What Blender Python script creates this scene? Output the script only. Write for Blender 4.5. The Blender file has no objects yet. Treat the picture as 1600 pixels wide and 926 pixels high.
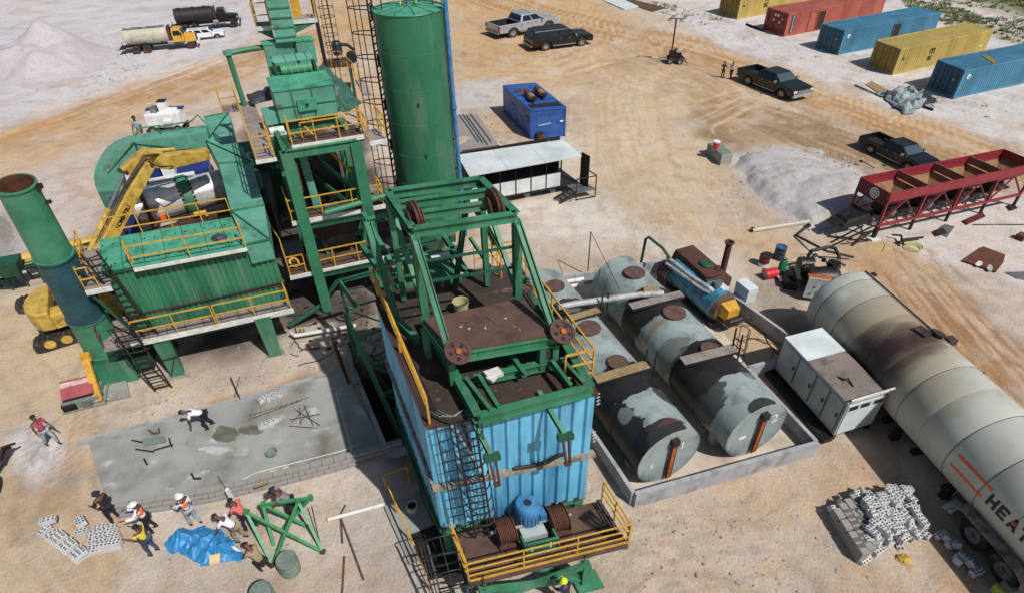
import bpy, math, random
import numpy as np
from mathutils import Vector, Matrix
random.seed(7); RNG=np.random.RandomState(5)
S=bpy.context.scene; COL=S.collection
R_=math.radians; PI=math.pi
# ---------------- camera ----------------
F=930.0; PITCH=R_(38); ROLL=R_(-1.2); CH=18.0
_f=Vector((0,math.cos(PITCH),-math.sin(PITCH))); _r=Vector((1,0,0)); _u=_r.cross(_f)
CR=math.cos(ROLL)*_r+math.sin(ROLL)*_u; CU=-math.sin(ROLL)*_r+math.cos(ROLL)*_u
cam=bpy.data.cameras.new('camera'); camo=bpy.data.objects.new('camera',cam); COL.objects.link(camo)
camo.matrix_world=Matrix.Translation((0,0,CH))@Matrix((CR,CU,-_f)).transposed().to_4x4()
cam.sensor_width=36; cam.lens=36*F/1600; cam.clip_start=0.1; cam.clip_end=5000
S.camera=camo
def at(x,y,z=0.0):
    d=_f+(x-800)/F*CR-(y-463)/F*CU
    t=(z-CH)/d.z
    return Vector((0,0,CH))+d*t
# ---------------- light -----------------
w=bpy.data.worlds.new('World'); S.world=w; w.use_nodes=True
nt=w.node_tree; nt.nodes.clear()
sky=nt.nodes.new('ShaderNodeTexSky'); sky.sky_type='NISHITA'; sky.sun_disc=False
SUN_EL=R_(52); SUN_AZ=R_(135)      # sun stands at +x,-y : 135 deg clockwise from +y
sky.sun_elevation=SUN_EL; sky.sun_rotation=SUN_AZ; sky.dust_density=1.5; sky.air_density=1.0
bg=nt.nodes.new('ShaderNodeBackground'); bg.inputs[1].default_value=0.06
wo=nt.nodes.new('ShaderNodeOutputWorld'); nt.links.new(sky.outputs[0],bg.inputs[0]); nt.links.new(bg.outputs[0],wo.inputs[0])
sl=bpy.data.lights.new('sun','SUN'); sl.energy=4.1; sl.angle=R_(0.6); sl.color=(1,0.955,0.89)
so=bpy.data.objects.new('sun',sl); COL.objects.link(so)
sd=Vector((math.sin(SUN_AZ)*math.cos(SUN_EL),math.cos(SUN_AZ)*math.cos(SUN_EL),math.sin(SUN_EL)))
so.rotation_euler=sd.to_track_quat('Z','Y').to_euler(); so.location=(30,-30,40)
S.view_settings.view_transform='Standard'; S.view_settings.look='None'
S.view_settings.exposure=0.0; S.view_settings.gamma=1.0; S.view_settings.use_curve_mapping=False
S.render.engine='CYCLES'
S.cycles.max_bounces=6; S.cycles.diffuse_bounces=3
# ---------------- materials -------------
def srgb(r,g,b):
    f=lambda c:(c/255/12.92 if c/255<=0.04045 else ((c/255+0.055)/1.055)**2.4)
    return (f(r),f(g),f(b),1)
MATS={}
def mat(name,col,rough=0.6,metal=0.0,fade=0.0,dirt=None,damt=0.35,dscale=1.5,bump=0.0,bscale=20,streak=False,var=0.12,rust=None,ramt=0.0,rscale=2.5):
    """weathered paint or bare surface: value variation, dirt patches, optional rust patches"""
    m=bpy.data.materials.new(name); m.use_nodes=True; n=m.node_tree; L=n.links
    b=n.nodes['Principled BSDF']; b.inputs['Roughness'].default_value=rough; b.inputs['Metallic'].default_value=metal
    tc=n.nodes.new('ShaderNodeTexCoord'); src=tc.outputs['Object']
    if streak:
        mp=n.nodes.new('ShaderNodeMapping'); mp.inputs['Scale'].default_value=(1,1,0.16); L.new(src,mp.inputs[0]); ssrc=mp.outputs[0]
    else: ssrc=src
    def noise(sc,det=5,s=None):
        t=n.nodes.new('ShaderNodeTexNoise'); t.inputs['Scale'].default_value=sc; t.inputs['Detail'].default_value=det; t.inputs['Roughness'].default_value=0.62
        L.new(s or src,t.inputs['Vector']); return t.outputs[0]
    def ramp(f,a,c):
        r=n.nodes.new('ShaderNodeMapRange'); r.inputs[1].default_value=a; r.inputs[2].default_value=c; L.new(f,r.inputs[0]); return r.outputs[0]
    def mix(f,a,c,mode='MIX'):
        x=n.nodes.new('ShaderNodeMix'); x.data_type='RGBA'; x.blend_type=mode
        (L.new(f,x.inputs[0]) if not isinstance(f,float) else setattr(x.inputs[0],'default_value',f))
        for q,v in ((6,a),(7,c)):
            if isinstance(v,tuple): x.inputs[q].default_value=v
            else: L.new(v,x.inputs[q])
        return x.outputs[2]
    c0=tuple(col)
    hi=tuple(min(1,v*(1+var)) for v in c0[:3])+(1,); lo=tuple(v*(1-var) for v in c0[:3])+(1,)
    c=mix(ramp(noise(dscale*0.6,4),0.35,0.65),lo,hi)
    if dirt:
        mm=n.nodes.new('ShaderNodeMath'); mm.operation='MULTIPLY'; mm.inputs[1].default_value=min(1,damt*1.6)
        L.new(ramp(noise(dscale,7,ssrc),0.47,0.72),mm.inputs[0]); c=mix(mm.outputs[0],c,tuple(dirt))
    if rust:
        mm=n.nodes.new('ShaderNodeMath'); mm.operation='MULTIPLY'; mm.inputs[1].default_value=0.85
        L.new(ramp(noise(rscale,8,ssrc),0.72-ramt,0.80-ramt),mm.inputs[0]); c=mix(mm.outputs[0],c,tuple(rust))
    if fade:
        mm=n.nodes.new('ShaderNodeMath'); mm.operation='MULTIPLY'; mm.inputs[1].default_value=fade
        L.new(ramp(noise(dscale*1.7,9,ssrc),0.5,0.75),mm.inputs[0]); c=mix(mm.outputs[0],c,tuple(v*.45+.16 for v in c0[:3])+(1,))
        mm=n.nodes.new('ShaderNodeMath'); mm.operation='MULTIPLY'; mm.inputs[1].default_value=fade
        L.new(ramp(noise(dscale*9,9,ssrc),0.62,0.72),mm.inputs[0]); c=mix(mm.outputs[0],c,tuple(v*.3 for v in c0[:3])+(1,))
    L.new(c,b.inputs['Base Color'])
    rr=n.nodes.new('ShaderNodeMapRange'); rr.inputs[3].default_value=max(0.05,rough-0.12); rr.inputs[4].default_value=min(1,rough+0.15)
    L.new(noise(dscale*3,4),rr.inputs[0]); L.new(rr.outputs[0],b.inputs['Roughness'])
    if bump:
        bp=n.nodes.new('ShaderNodeBump'); bp.inputs['Strength'].default_value=bump; bp.inputs['Distance'].default_value=0.02
        L.new(noise(bscale,6),bp.inputs['Height']); L.new(bp.outputs[0],b.inputs['Normal'])
    MATS[name]=m; return m
RUST=srgb(96,58,40); DK=srgb(38,34,32); DUST=srgb(176,158,138)
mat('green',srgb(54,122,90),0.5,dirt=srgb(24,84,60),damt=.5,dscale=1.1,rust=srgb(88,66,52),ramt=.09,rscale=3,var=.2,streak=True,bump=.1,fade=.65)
mat('green_duct',srgb(94,158,138),0.45,dirt=srgb(62,128,104),damt=.6,dscale=.9,rust=srgb(104,76,60),ramt=.12,rscale=1.6,fade=.5,var=.16,bump=.1,bscale=6)
mat('green_silo',srgb(46,112,82),0.42,dirt=srgb(30,100,72),damt=.5,dscale=.7,var=.14,rust=srgb(60,70,50),ramt=.07,rscale=5,fade=.65,streak=True,bump=.06,bscale=5)
mat('green_stack',srgb(64,134,104),0.45,dirt=srgb(34,104,72),damt=.45,dscale=1.2,rust=srgb(90,84,60),ramt=.06,rscale=5,fade=.4)
mat('teal_stack',srgb(32,78,88),0.55,dirt=srgb(24,58,68),damt=.6,fade=.2)
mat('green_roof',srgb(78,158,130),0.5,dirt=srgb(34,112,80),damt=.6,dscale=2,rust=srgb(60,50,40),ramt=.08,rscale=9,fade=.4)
mat('green_dark',srgb(34,84,62),0.55,dirt=srgb(24,60,44),damt=.6,rust=RUST,ramt=.08)
mat('blue_clad',srgb(106,186,222),0.4,dirt=srgb(62,122,164),damt=.65,dscale=1.0,streak=True,rust=srgb(70,84,96),ramt=.05,rscale=7,var=.14,fade=.3,bump=.12,bscale=3)
mat('ledge',srgb(150,140,128),0.8,dirt=srgb(72,54,44),damt=.7,dscale=3,rust=RUST,ramt=.15)
mat('yellow',srgb(206,158,58),0.45,dirt=srgb(150,112,40),damt=.4,dscale=6,rust=RUST,ramt=.06,rscale=10)
mat('yellow_mach',srgb(196,164,76),0.45,dirt=srgb(128,104,58),damt=.6,dscale=3,rust=srgb(70,56,40),ramt=.07,rscale=5)
mat('deck_rust',srgb(92,70,60),0.75,dirt=srgb(52,40,36),damt=.6,dscale=2,rust=srgb(140,112,96),ramt=.1,rscale=4,bump=.25)
mat('roof_dirty',srgb(62,50,45),0.85,dirt=srgb(34,28,27),damt=.8,dscale=1.2,rust=srgb(128,104,88),ramt=.1,rscale=2.2,bump=.4)
mat('rust',srgb(98,58,40),0.85,dirt=srgb(56,38,32),damt=.6,dscale=4,bump=.3)
mat('rust_brown',srgb(84,54,44),0.75,dirt=srgb(48,36,34),damt=.6,dscale=5,bump=.3)
mat('black',srgb(34,32,33),0.6,dirt=srgb(60,54,50),damt=.3,dscale=4)
mat('black_oily',srgb(26,24,24),0.45,dirt=srgb(54,46,40),damt=.5,dscale=3,bump=.4)
mat('rubber',srgb(38,36,36),0.85,dirt=srgb(120,104,88),damt=.4,dscale=5)
mat('walk',srgb(142,132,128),0.8,dirt=srgb(96,84,78),damt=.5,dscale=3,bump=.2)
mat('white_edge',srgb(214,216,212),0.55,dirt=srgb(150,144,134),damt=.35,dscale=4)
mat('white_panel',srgb(206,212,214),0.5,dirt=srgb(168,168,162),damt=.3,dscale=1.5)
mat('white_paint',srgb(228,230,232),0.35,dirt=srgb(180,176,170),damt=.3)
mat('roof_white',srgb(204,212,214),0.5,dirt=srgb(166,172,172),damt=.35,dscale=.8)
mat('chrome',srgb(222,224,226),0.36,metal=.4,dirt=srgb(120,112,106),damt=.4,dscale=2,bump=.12,bscale=7)
mat('steel',srgb(150,152,152),0.45,metal=.7,dirt=srgb(90,84,80),damt=.4)
mat('pipe_white',srgb(214,214,210),0.5,dirt=srgb(150,140,128),damt=.4)
mat('tank_grey',srgb(150,162,162),0.5,dirt=srgb(96,102,102),damt=.7,dscale=1.2,var=.1,rust=srgb(70,58,52),ramt=.04,rscale=4)
mat('bitumen',srgb(30,26,26),0.5,dirt=srgb(72,62,58),damt=.4,dscale=3,bump=.3)
mat('lid_rust',srgb(100,74,66),0.7,dirt=srgb(60,42,40),damt=.5,dscale=4)
mat('orange_rust',srgb(176,92,36),0.8,dirt=srgb(60,36,26),damt=.7,dscale=8)
mat('cabinet',srgb(168,180,180),0.45,dirt=srgb(138,148,146),damt=.4)
mat('cabinet_top',srgb(206,216,218),0.4,dirt=srgb(170,176,176),damt=.3)
mat('soot_top',srgb(128,116,112),0.8,dirt=srgb(28,24,28),damt=1.2,dscale=1.0,bump=.2)
mat('cab_blue',srgb(46,92,164),0.45,dirt=srgb(28,50,124),damt=.45,dscale=1.5,rust=RUST,ramt=.04)
mat('motor_blue',srgb(66,128,178),0.4,dirt=srgb(44,84,120),damt=.4,dscale=4)
mat('heater_blue',srgb(66,140,172),0.5,dirt=srgb(36,70,86),damt=.7,dscale=3,rust=RUST,ramt=.12)
mat('tarp_blue',srgb(52,130,184),0.42,dirt=srgb(30,104,170),damt=.4,dscale=5,bump=.5,bscale=9)
mat('tarp_green',srgb(58,98,84),0.55,dirt=srgb(30,52,46),damt=.6,dscale=3,bump=.5,bscale=6)
mat('tarp_grey',srgb(140,152,156),0.5,dirt=srgb(90,104,108),damt=.6,dscale=2,bump=.5,bscale=5)
mat('tarp_black',srgb(60,64,72),0.5,dirt=srgb(36,38,42),damt=.5,dscale=3,bump=.5,bscale=5)
mat('red',srgb(142,44,56),0.5,dirt=srgb(110,36,42),damt=.5,dscale=2,rust=RUST,ramt=.06)
mat('red_dark',srgb(96,34,42),0.6,dirt=srgb(60,26,30),damt=.5,rust=RUST,ramt=.1)
mat('bin_inside',srgb(142,108,82),0.9,dirt=srgb(96,62,44),damt=.8,dscale=2,rust=srgb(70,44,34),ramt=.1)
mat('red_bright',srgb(204,44,56),0.45,dirt=srgb(140,30,36),damt=.4)
mat('c_yellow',srgb(190,168,96),0.55,dirt=srgb(150,128,64),damt=.45,dscale=1.2,streak=True,rust=RUST,ramt=.07,rscale=3,var=.08)
mat('c_red',srgb(178,100,84),0.55,dirt=srgb(146,70,58),damt=.5,dscale=1,streak=True,rust=srgb(110,56,42),ramt=.06)
mat('c_blue',srgb(74,132,162),0.55,dirt=srgb(58,100,128),damt=.5,dscale=1.1,streak=True,rust=srgb(112,92,78),ramt=.07)
mat('c_navy',srgb(28,40,92),0.55,dirt=srgb(22,30,66),damt=.4)
mat('c_door_y',srgb(140,118,48),0.6,dirt=srgb(96,80,40),damt=.5,rust=RUST,ramt=.1)
mat('c_door_r',srgb(138,52,42),0.6,dirt=srgb(96,36,30),damt=.5,rust=RUST,ramt=.1)
mat('c_door_b',srgb(44,88,110),0.6,dirt=srgb(32,62,78),damt=.5,rust=RUST,ramt=.1)
mat('opening',srgb(58,34,34),0.9)
mat('concrete',srgb(150,152,148),0.9,dirt=srgb(104,101,93),damt=.95,dscale=.6,rust=srgb(184,188,184),ramt=.12,rscale=1.1,bump=.3)
mat('concrete_wall',srgb(160,162,167),0.9,dirt=srgb(104,104,104),damt=.5,dscale=1.6,bump=.25)
mat('block',srgb(198,199,200),0.9,dirt=srgb(136,138,140),damt=.4,dscale=4,bump=.25,bscale=40)
mat('block_dark',srgb(150,147,143),0.9,dirt=srgb(112,108,104),damt=.4,dscale=4,bump=.25,bscale=40)
mat('hole',srgb(34,34,36),0.95)
mat('wood',srgb(150,128,92),0.85,dirt=srgb(104,84,60),damt=.5,dscale=5,bump=.2)
mat('stick',srgb(92,72,60),0.9,dirt=srgb(60,50,44),damt=.4,dscale=8)
mat('trestle',srgb(64,140,90),0.5,dirt=srgb(36,110,66),damt=.4,dscale=4)
mat('drum_green',srgb(118,134,124),0.6,dirt=srgb(84,98,92),damt=.5,dscale=4)
mat('blue_drum',srgb(48,98,150),0.45,dirt=srgb(30,56,92),damt=.5,dscale=4)
mat('bottle_green',srgb(34,120,88),0.4,dirt=srgb(24,84,62),damt=.4,dscale=4)
mat('navy_drum',srgb(44,56,76),0.5,dirt=srgb(28,36,50),damt=.4)
mat('tank_cream',srgb(186,182,164),0.5,dirt=srgb(150,142,126),damt=.4,dscale=1)
mat('glass',srgb(28,36,44),0.08)
mat('glass_light',srgb(70,84,92),0.12)
mat('paint_silver',srgb(176,182,192),0.28,metal=.35,dirt=srgb(150,146,140),damt=.25)
mat('paint_black',srgb(18,22,24),0.25,dirt=srgb(60,54,48),damt=.3,dscale=2)
mat('paint_green',srgb(16,34,32),0.25,dirt=srgb(52,50,44),damt=.3,dscale=2)
mat('paint_white',srgb(226,230,236),0.3)
mat('truck_yellow',srgb(206,164,66),0.4,dirt=srgb(160,124,48),damt=.4,dscale=3)
mat('crane_blue',srgb(40,52,116),0.4,dirt=srgb(26,36,90),damt=.3)
mat('lamp',srgb(210,214,214),0.15)
mat('tail',srgb(170,24,34),0.2)
mat('rim',srgb(160,160,158),0.4,metal=.6)
mat('orange_paint',srgb(232,98,44),0.5)
mat('letter_black',srgb(24,22,22),0.5)
mat('letter_white',srgb(230,230,226),0.5)
mat('strip_blue',srgb(34,62,110),0.5)
mat('skin',srgb(96,64,48),0.55,var=.05)
mat('hair',srgb(24,20,20),0.8)
for nm,c in dict(cloth_white=(222,226,236),cloth_black=(30,28,36),cloth_navy=(34,38,62),cloth_jean=(58,72,100),cloth_grey=(134,128,136),cloth_pink=(226,112,108),cloth_yellow=(222,208,66),cloth_orange=(236,116,66),cloth_red=(176,72,88),cloth_ltgrey=(150,160,170),cloth_lime=(198,232,60),cloth_khaki=(150,132,108),shoe=(30,26,26)).items():
    mat(nm,srgb(*c),0.85,dirt=tuple(v*.7 for v in srgb(*c)[:3])+(1,),damt=.4,dscale=9,bump=.3,bscale=25)
mat('helmet',srgb(236,238,240),0.3)
mat('cable_yellow',srgb(190,196,70),0.6)
mat('sheet_tan',srgb(226,196,150),0.7)
mat('grass',srgb(112,122,78),0.8,dirt=srgb(78,94,56),damt=.6,dscale=3)
mat('debris_grey',srgb(150,142,134),0.9,dirt=srgb(90,86,84),damt=.5)
# ---------------- mesh builder ----------
def fin(name,V,Fc,m,parent=None,smooth=False,kind=None,label=None,mi=None,ang=0.6):
    me=bpy.data.meshes.new(name); me.from_pydata([tuple(v) for v in V],[],Fc); 
    ms=m if isinstance(m,(list,tuple)) else [m]
    for q in ms: me.materials.append(MATS[q])
    if mi: me.polygons.foreach_set('material_index',mi)
    me.update()
    if smooth: me.shade_smooth(); me.set_sharp_from_angle(angle=ang)
    o=bpy.data.objects.new(name,me); COL.objects.link(o)
    if parent is not None: o.parent=parent
    if kind: o['kind']=kind
    if label: o['label']=label
    return o
def V3(a): return Vector(a)
class MB:
    def __init__(s,T=None): s.v=[];s.f=[];s.T=T;s.mi=[];s.cur=0
    def add(s,vs,fs):
        n=len(s.v); s.v+= [Vector(q) for q in vs]; s.f+=[tuple(i+n for i in f) for f in fs]; s.mi+=[s.cur]*len(fs); return s
    def box(s,a,b):
        x0,y0,z0=a;x1,y1,z1=b
        return s.hexa([(x0,y0,z0),(x1,y0,z0),(x1,y1,z0),(x0,y1,z0),(x0,y0,z1),(x1,y0,z1),(x1,y1,z1),(x0,y1,z1)])
    def hexa(s,p):
        return s.add(p,[(3,2,1,0),(4,5,6,7),(0,1,5,4),(1,2,6,5),(2,3,7,6),(3,0,4,7)])
    def cbox(s,c,d,yaw=0,tilt=None):
        hx,hy,hz=d[0]/2,d[1]/2,d[2]/2; M=Matrix.Rotation(yaw,3,'Z')
        if tilt: M=M@Matrix.Rotation(tilt[0],3,'X')@Matrix.Rotation(tilt[1],3,'Y')
        c=Vector(c)
        P=[c+M@Vector(q) for q in [(-hx,-hy,-hz),(hx,-hy,-hz),(hx,hy,-hz),(-hx,hy,-hz),(-hx,-hy,hz),(hx,-hy,hz),(hx,hy,hz),(-hx,hy,hz)]]
        return s.hexa(P)
    def basis(s,p,q,up=(0,0,1)):
        d=(Vector(q)-Vector(p)).normalized(); up=Vector(up)
        if abs(d.dot(up))>0.98: up=Vector((0,1,0)) if abs(d.y)<.9 else Vector((1,0,0))
        a=d.cross(up).normalized(); b=a.cross(d).normalized(); return d,a,b
    def beam(s,p,q,w,h=None,up=(0,0,1)):
        h=h or w; p=Vector(p);q=Vector(q); d,a,b=s.basis(p,q,up); a=a*w/2;b=b*h/2
        return s.hexa([p-a-b,p+a-b,q+a-b,q-a-b,p-a+b,p+a+b,q+a+b,q-a+b])
    def ibeam(s,p,q,w,h,up=(0,0,1),t=.025):
        p=Vector(p);q=Vector(q); d,a,b=s.basis(p,q,up)
        s.beam(p+b*(h/2-t/2),q+b*(h/2-t/2),w,t,up); s.beam(p-b*(h/2-t/2),q-b*(h/2-t/2),w,t,up)
        return s.beam(p,q,t,h-2*t-.002,up)
    def tube(s,pts,r,n=8,cap=True):
        P=[Vector(p) for p in pts]; N=len(P); rs=r if isinstance(r,(list,tuple)) else [r]*N
        base=len(s.v); prev=None
        for i in range(N):
            t=(P[min(i+1,N-1)]-P[max(i-1,0)]).normalized()
            if prev is None: d,a,b=s.basis((0,0,0),t); 
            else:
                a=(prev-t*prev.dot(t)); a=a.normalized() if a.length>1e-6 else s.basis((0,0,0),t)[1]; b=a.cross(t)
            if prev is None: b=a.cross(t)
            prev=a
            for k in range(n):
                c=2*PI*k/n; s.v.append(P[i]+(a*math.cos(c)+b*math.sin(c))*rs[i])
        for i in range(N-1):
            for k in range(n):
                k2=(k+1)%n; s.f.append((base+i*n+k,base+i*n+k2,base+(i+1)*n+k2,base+(i+1)*n+k)); s.mi.append(s.cur)
        if cap:
            s.f.append(tuple(base+k for k in range(n))[::-1]); s.f.append(tuple(base+(N-1)*n+k for k in range(n))); s.mi+=[s.cur]*2
        return s
    def lathe(s,p,q,prof,n=24,a0=0,a1=2*PI):
        """prof: list of (t along p->q in metres, radius)"""
        p=Vector(p); d,a,b=s.basis(p,q); base=len(s.v); full=abs(a1-a0-2*PI)<1e-6; m=n if full else n+1
        for t,r in prof:
            for k in range(m):
                c=a0+(a1-a0)*k/n; s.v.append(p+d*t+(a*math.cos(c)+b*math.sin(c))*r)
        for i in range(len(prof)-1):
            for k in range(n):
                k2=(k+1)%m; s.f.append((base+i*m+k,base+i*m+k2,base+(i+1)*m+k2,base+(i+1)*m+k)); s.mi.append(s.cur)
        return s
    def cyl(s,p,q,r,r2=None,n=20):
        r2=r if r2 is None else r2; L=(Vector(q)-Vector(p)).length
        return s.lathe(p,q,[(0,0.0001),(0,r),(L,r2),(L,0.0001)],n)
    def ring(s,c,axis,R,r,n=20,m=6,a0=0,a1=2*PI):
        c=Vector(c); d,a,b=s.basis((0,0,0),axis); full=abs(a1-a0-2*PI)<1e-6
        pts=[c+(a*math.cos(a0+(a1-a0)*k/n)+b*math.sin(a0+(a1-a0)*k/n))*R for k in range(n+1)]
        return s.tube(pts,r,m,cap=not full)
    def prism(s,pts,z0,z1):
        n=len(pts); vs=[(p[0],p[1],z0) for p in pts]+[(p[0],p[1],z1) for p in pts]
        return s.add(vs,[tuple(range(n))[::-1],tuple(range(n,2*n))]+[(i,(i+1)%n,n+(i+1)%n,n+i) for i in range(n)])
    def extr(s,pts,d):
        n=len(pts); d=Vector(d); vs=[Vector(p) for p in pts]+[Vector(p)+d for p in pts]
        return s.add(vs,[tuple(range(n))[::-1],tuple(range(n,2*n))]+[(i,(i+1)%n,n+(i+1)%n,n+i) for i in range(n)])
    def corr(s,p0,p1,h,pitch,dep,nrm,up=(0,0,1)):
        """trapezoidal ribbed sheet from p0 to p1, h high"""
        p0=Vector(p0);p1=Vector(p1);L=(p1-p0).length; d=(p1-p0)/L; nrm=Vector(nrm).normalized(); up=Vector(up)
        n=max(1,round(L/pitch)); pt=L/n; pr=[]
        for i in range(n):
            for t,e in ((0.0,0),(.28,0),(.40,1),(.88,1)): pr.append((i*pt+t*pt,e))
        pr.append((L,0)); base=len(s.v)
        for t,e in pr:
            for z in (0,h): s.v.append(p0+d*t+nrm*(e*dep)+up*z)
        for i in range(len(pr)-1):
            s.f.append((base+2*i,base+2*i+2,base+2*i+3,base+2*i+1)); s.mi.append(s.cur)
        return s
    def out(s,name,m,parent=None,smooth=False,kind=None,label=None,ang=0.6):
        p=parent; V=s.v
        if s.T is not None:
            V=[s.T.fix(v) for v in s.v]
            if p is None: p=s.T.root
        if isinstance(p,Thing): p=p.root
        return fin(name,V,s.f,m,p,smooth,kind,label,s.mi if isinstance(m,(list,tuple)) else None,ang)
class Thing:
    def __init__(s,name,label,cat,o=(0,0,0),yaw=0.0,group=None,skew=0.0):
        s.root=bpy.data.objects.new(name,None); s.root.empty_display_size=.3; COL.objects.link(s.root)
        s.o=Vector(o); s.yaw=yaw; s.sk=skew; s.root.location=s.o; s.root.rotation_euler=(0,0,yaw)
        s.root['label']=label; s.root['category']=cat
        if group: s.root['group']=group
        s.R=Matrix.Rotation(-yaw,3,'Z')
    def fix(s,v):
        return Vector((v[0]-v[1]*math.sin(s.sk),v[1]*math.cos(s.sk),v[2])) if s.sk else Vector(v)
    def w2l(s,p):
        q=s.R@(Vector(p)-s.o)
        if s.sk: y=q.y/math.cos(s.sk); q=Vector((q.x+y*math.sin(s.sk),y,q.z))
        return q
    def l(s,x,y,z=0): return s.w2l(at(x,y,z+0.0))
    def mb(s): return MB(s)
def solo(m,name,label,cat,mt,group=None,smooth=False,kind=None,ang=.6):
    """a thing that is one mesh: verts in world coordinates, origin moved to its base"""
    xs=[v.x for v in m.v];ys=[v.y for v in m.v];zs=[v.z for v in m.v]
    o=Vector(((min(xs)+max(xs))/2,(min(ys)+max(ys))/2,min(zs)))
    ob=fin(name,[v-o for v in m.v],m.f,mt,None,smooth,kind,None,m.mi if isinstance(mt,(list,tuple)) else None,ang)
    ob.location=o
    if kind!='structure':
        ob['label']=label; 
        if cat: ob['category']=cat
    if group: ob['group']=group
    return ob
def dup(root,loc,rotz,label,group=None,scale=None):
    r=root.copy(); COL.objects.link(r); r.location=loc; r.rotation_euler=(0,0,rotz); r['label']=label
    if group: r['group']=group
    def rec(a,b):
        for ch in list(a.children):
            c=ch.copy(); COL.objects.link(c); c.parent=b; rec(ch,c)
    rec(root,r); return r
def railing(T,pts,h=1.0,bars=(1.0,.52),sp=1.1,mt='yellow',w=.045,toe=False,parent=None,flat=False):
    """railing along local points at floor level; posts are sub-parts"""
    P=[Vector(p) for p in pts]; m=MB(T)
    for b in bars:
        for i in range(len(P)-1): m.beam(P[i]+Vector((0,0,h*b)),P[i+1]+Vector((0,0,h*b)),w,w)
    if toe:
        for i in range(len(P)-1): m.beam(P[i]+Vector((0,0,.07)),P[i+1]+Vector((0,0,.07)),.015,.12)
    r=m.out('railing',mt,parent)
    done=[]
    for i in range(len(P)-1):
        L=(P[i+1]-P[i]).length; n=max(1,round(L/sp))
        for k in range(n+1):
            q=P[i]+(P[i+1]-P[i])*k/n
            if any((q-d).length<.15 for d in done): continue
            done.append(q); mm=MB(T).beam(q,q+Vector((0,0,h*max(bars)-w/2-.002)),w*.95,w*.95); mm.out('post',mt,r)
    return r
def ladder(T,p,q,w=.45,side=(1,0,0),mt='black',sp=.3,cage=None,parent=None,r=.022,cage_from=0.25,hoops=.7,name='ladder'):
    """ladder from p to q; side = direction of its width; cage = outward vector or None"""
    p=Vector(p);q=Vector(q);s=Vector(side).normalized(); L=(q-p).length; d=(q-p)/L
    m=MB(T); m.beam(p-s*w/2,q-s*w/2,r*2.2,r*2.2); m.beam(p+s*w/2,q+s*w/2,r*2.2,r*2.2)
    o=m.out(name,mt,parent)
    n=int(L/sp)
    for i in range(1,n+1):
        c=p+d*(i*sp-.1); MB(T).beam(c-s*w/2,c+s*w/2,r*1.4,r*1.4).out('rung',mt,o)
    if cage is not None:
        a=Vector(cage); R=a.length/2*1.0; ad=a.normalized(); m=MB(T); k=max(2,int(L*(1-cage_from)/hoops)); Rr=w*.78
        def hp(t,ang):  # half ellipse
            c=p+d*t; return c+s*(Rr*math.cos(ang))+ad*(a.length*math.sin(ang))
        t0=L*cage_from
        for j in range(k+1):
            t=t0+(L-t0)*j/k; m.tube([hp(t,PI*x/10) for x in range(11)],r*.8,5)
        for ang in (PI*.2,PI*.5,PI*.8): m.tube([hp(t0,ang),hp(L,ang)],r*.7,5)
        m.out('safety_cage',mt,o)
    return o
def textmesh(s,size=1.0,bold=.022,sp=.92):
    cu=bpy.data.curves.new('txt','FONT'); cu.body=s; cu.offset=bold; cu.space_character=sp; cu.size=size; cu.resolution_u=2
    o=bpy.data.objects.new('txt',cu); COL.objects.link(o); dg=bpy.context.evaluated_depsgraph_get(); dg.update()
    me=bpy.data.meshes.new_from_object(o.evaluated_get(dg)); V=[v.co.copy() for v in me.vertices]; Fc=[tuple(p.vertices) for p in me.polygons]
    bpy.data.objects.remove(o); bpy.data.curves.remove(cu); bpy.data.meshes.remove(me); return V,Fc
def lettering(T,s,org,ex,ey,size,mt,parent=None,off=.006,bend=None,name='lettering'):
    V,Fc=textmesh(s,1.0); xs=[v.x for v in V]; ys=[v.y for v in V]; x0,x1=min(xs),max(xs); y0,y1=min(ys),max(ys)
    ex=Vector(ex).normalized();ey=Vector(ey).normalized();n=ex.cross(ey); k=size/(y1-y0); org=Vector(org)
    out=[]
    for v in V:
        a=(v.x-x0)*k; b=(v.y-y0)*k
        out.append(bend(a,b) if bend else org+ex*a+ey*b+n*off)
    m=MB(T); m.v=out; m.f=Fc; m.mi=[0]*len(Fc); return m.out(name,mt,parent)
# ================= GROUND =================
def lat(nx,seed):
    r=np.random.RandomState(seed); return r.rand(nx,nx)
def vnoise(x,y,sc,seed):
    g=lat(64,seed); X=(x/sc)%64; Y=(y/sc)%64; i=X.astype(int);j=Y.astype(int); fx=X-i; fy=Y-j
    fx=fx*fx*(3-2*fx); fy=fy*fy*(3-2*fy); i1=(i+1)%64;j1=(j+1)%64; i%=64;j%=64
    return (g[i,j]*(1-fx)+g[i1,j]*fx)*(1-fy)+(g[i,j1]*(1-fx)+g[i1,j1]*fx)*fy
def fbm(x,y,sc,seed,o=4):
    t=0;a=1;s=0
    for k in range(o): t=t+a*vnoise(x,y,sc/2**k,seed+k);s+=a;a*=.55
    return t/s
def axis(segs):
    o=[]
    for a,b,st in segs: o+=list(np.arange(a,b,st))
    o.append(segs[-1][1]); return np.array(o)
gx=axis([(-1500,-120,60),(-120,-40,1.2),(-40,-22,.4),(-22,22,.16),(22,45,.3),(45,90,1.0),(90,1500,60)])
gy=axis([(-600,-30,40),(-30,4,2),(4,30,.16),(30,62,.3),(62,130,.8),(130,300,6),(300,2500,100)])
GX,GY=np.meshgrid(gx,gy,indexing='ij'); X=GX.ravel();Y=GY.ravel()
wx=X+(fbm(X,Y,3.0,11)-.5)*2.4; wy=Y+(fbm(X,Y,3.0,31)-.5)*2.4
colr=np.zeros((len(X),3)); 
def lin(*c): return np.array(srgb(*c)[:3])
n1=fbm(X,Y,9,3)[:,None]; n2=fbm(X,Y,1.3,5)[:,None]; n3=fbm(X,Y,4,8)[:,None]
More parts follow.
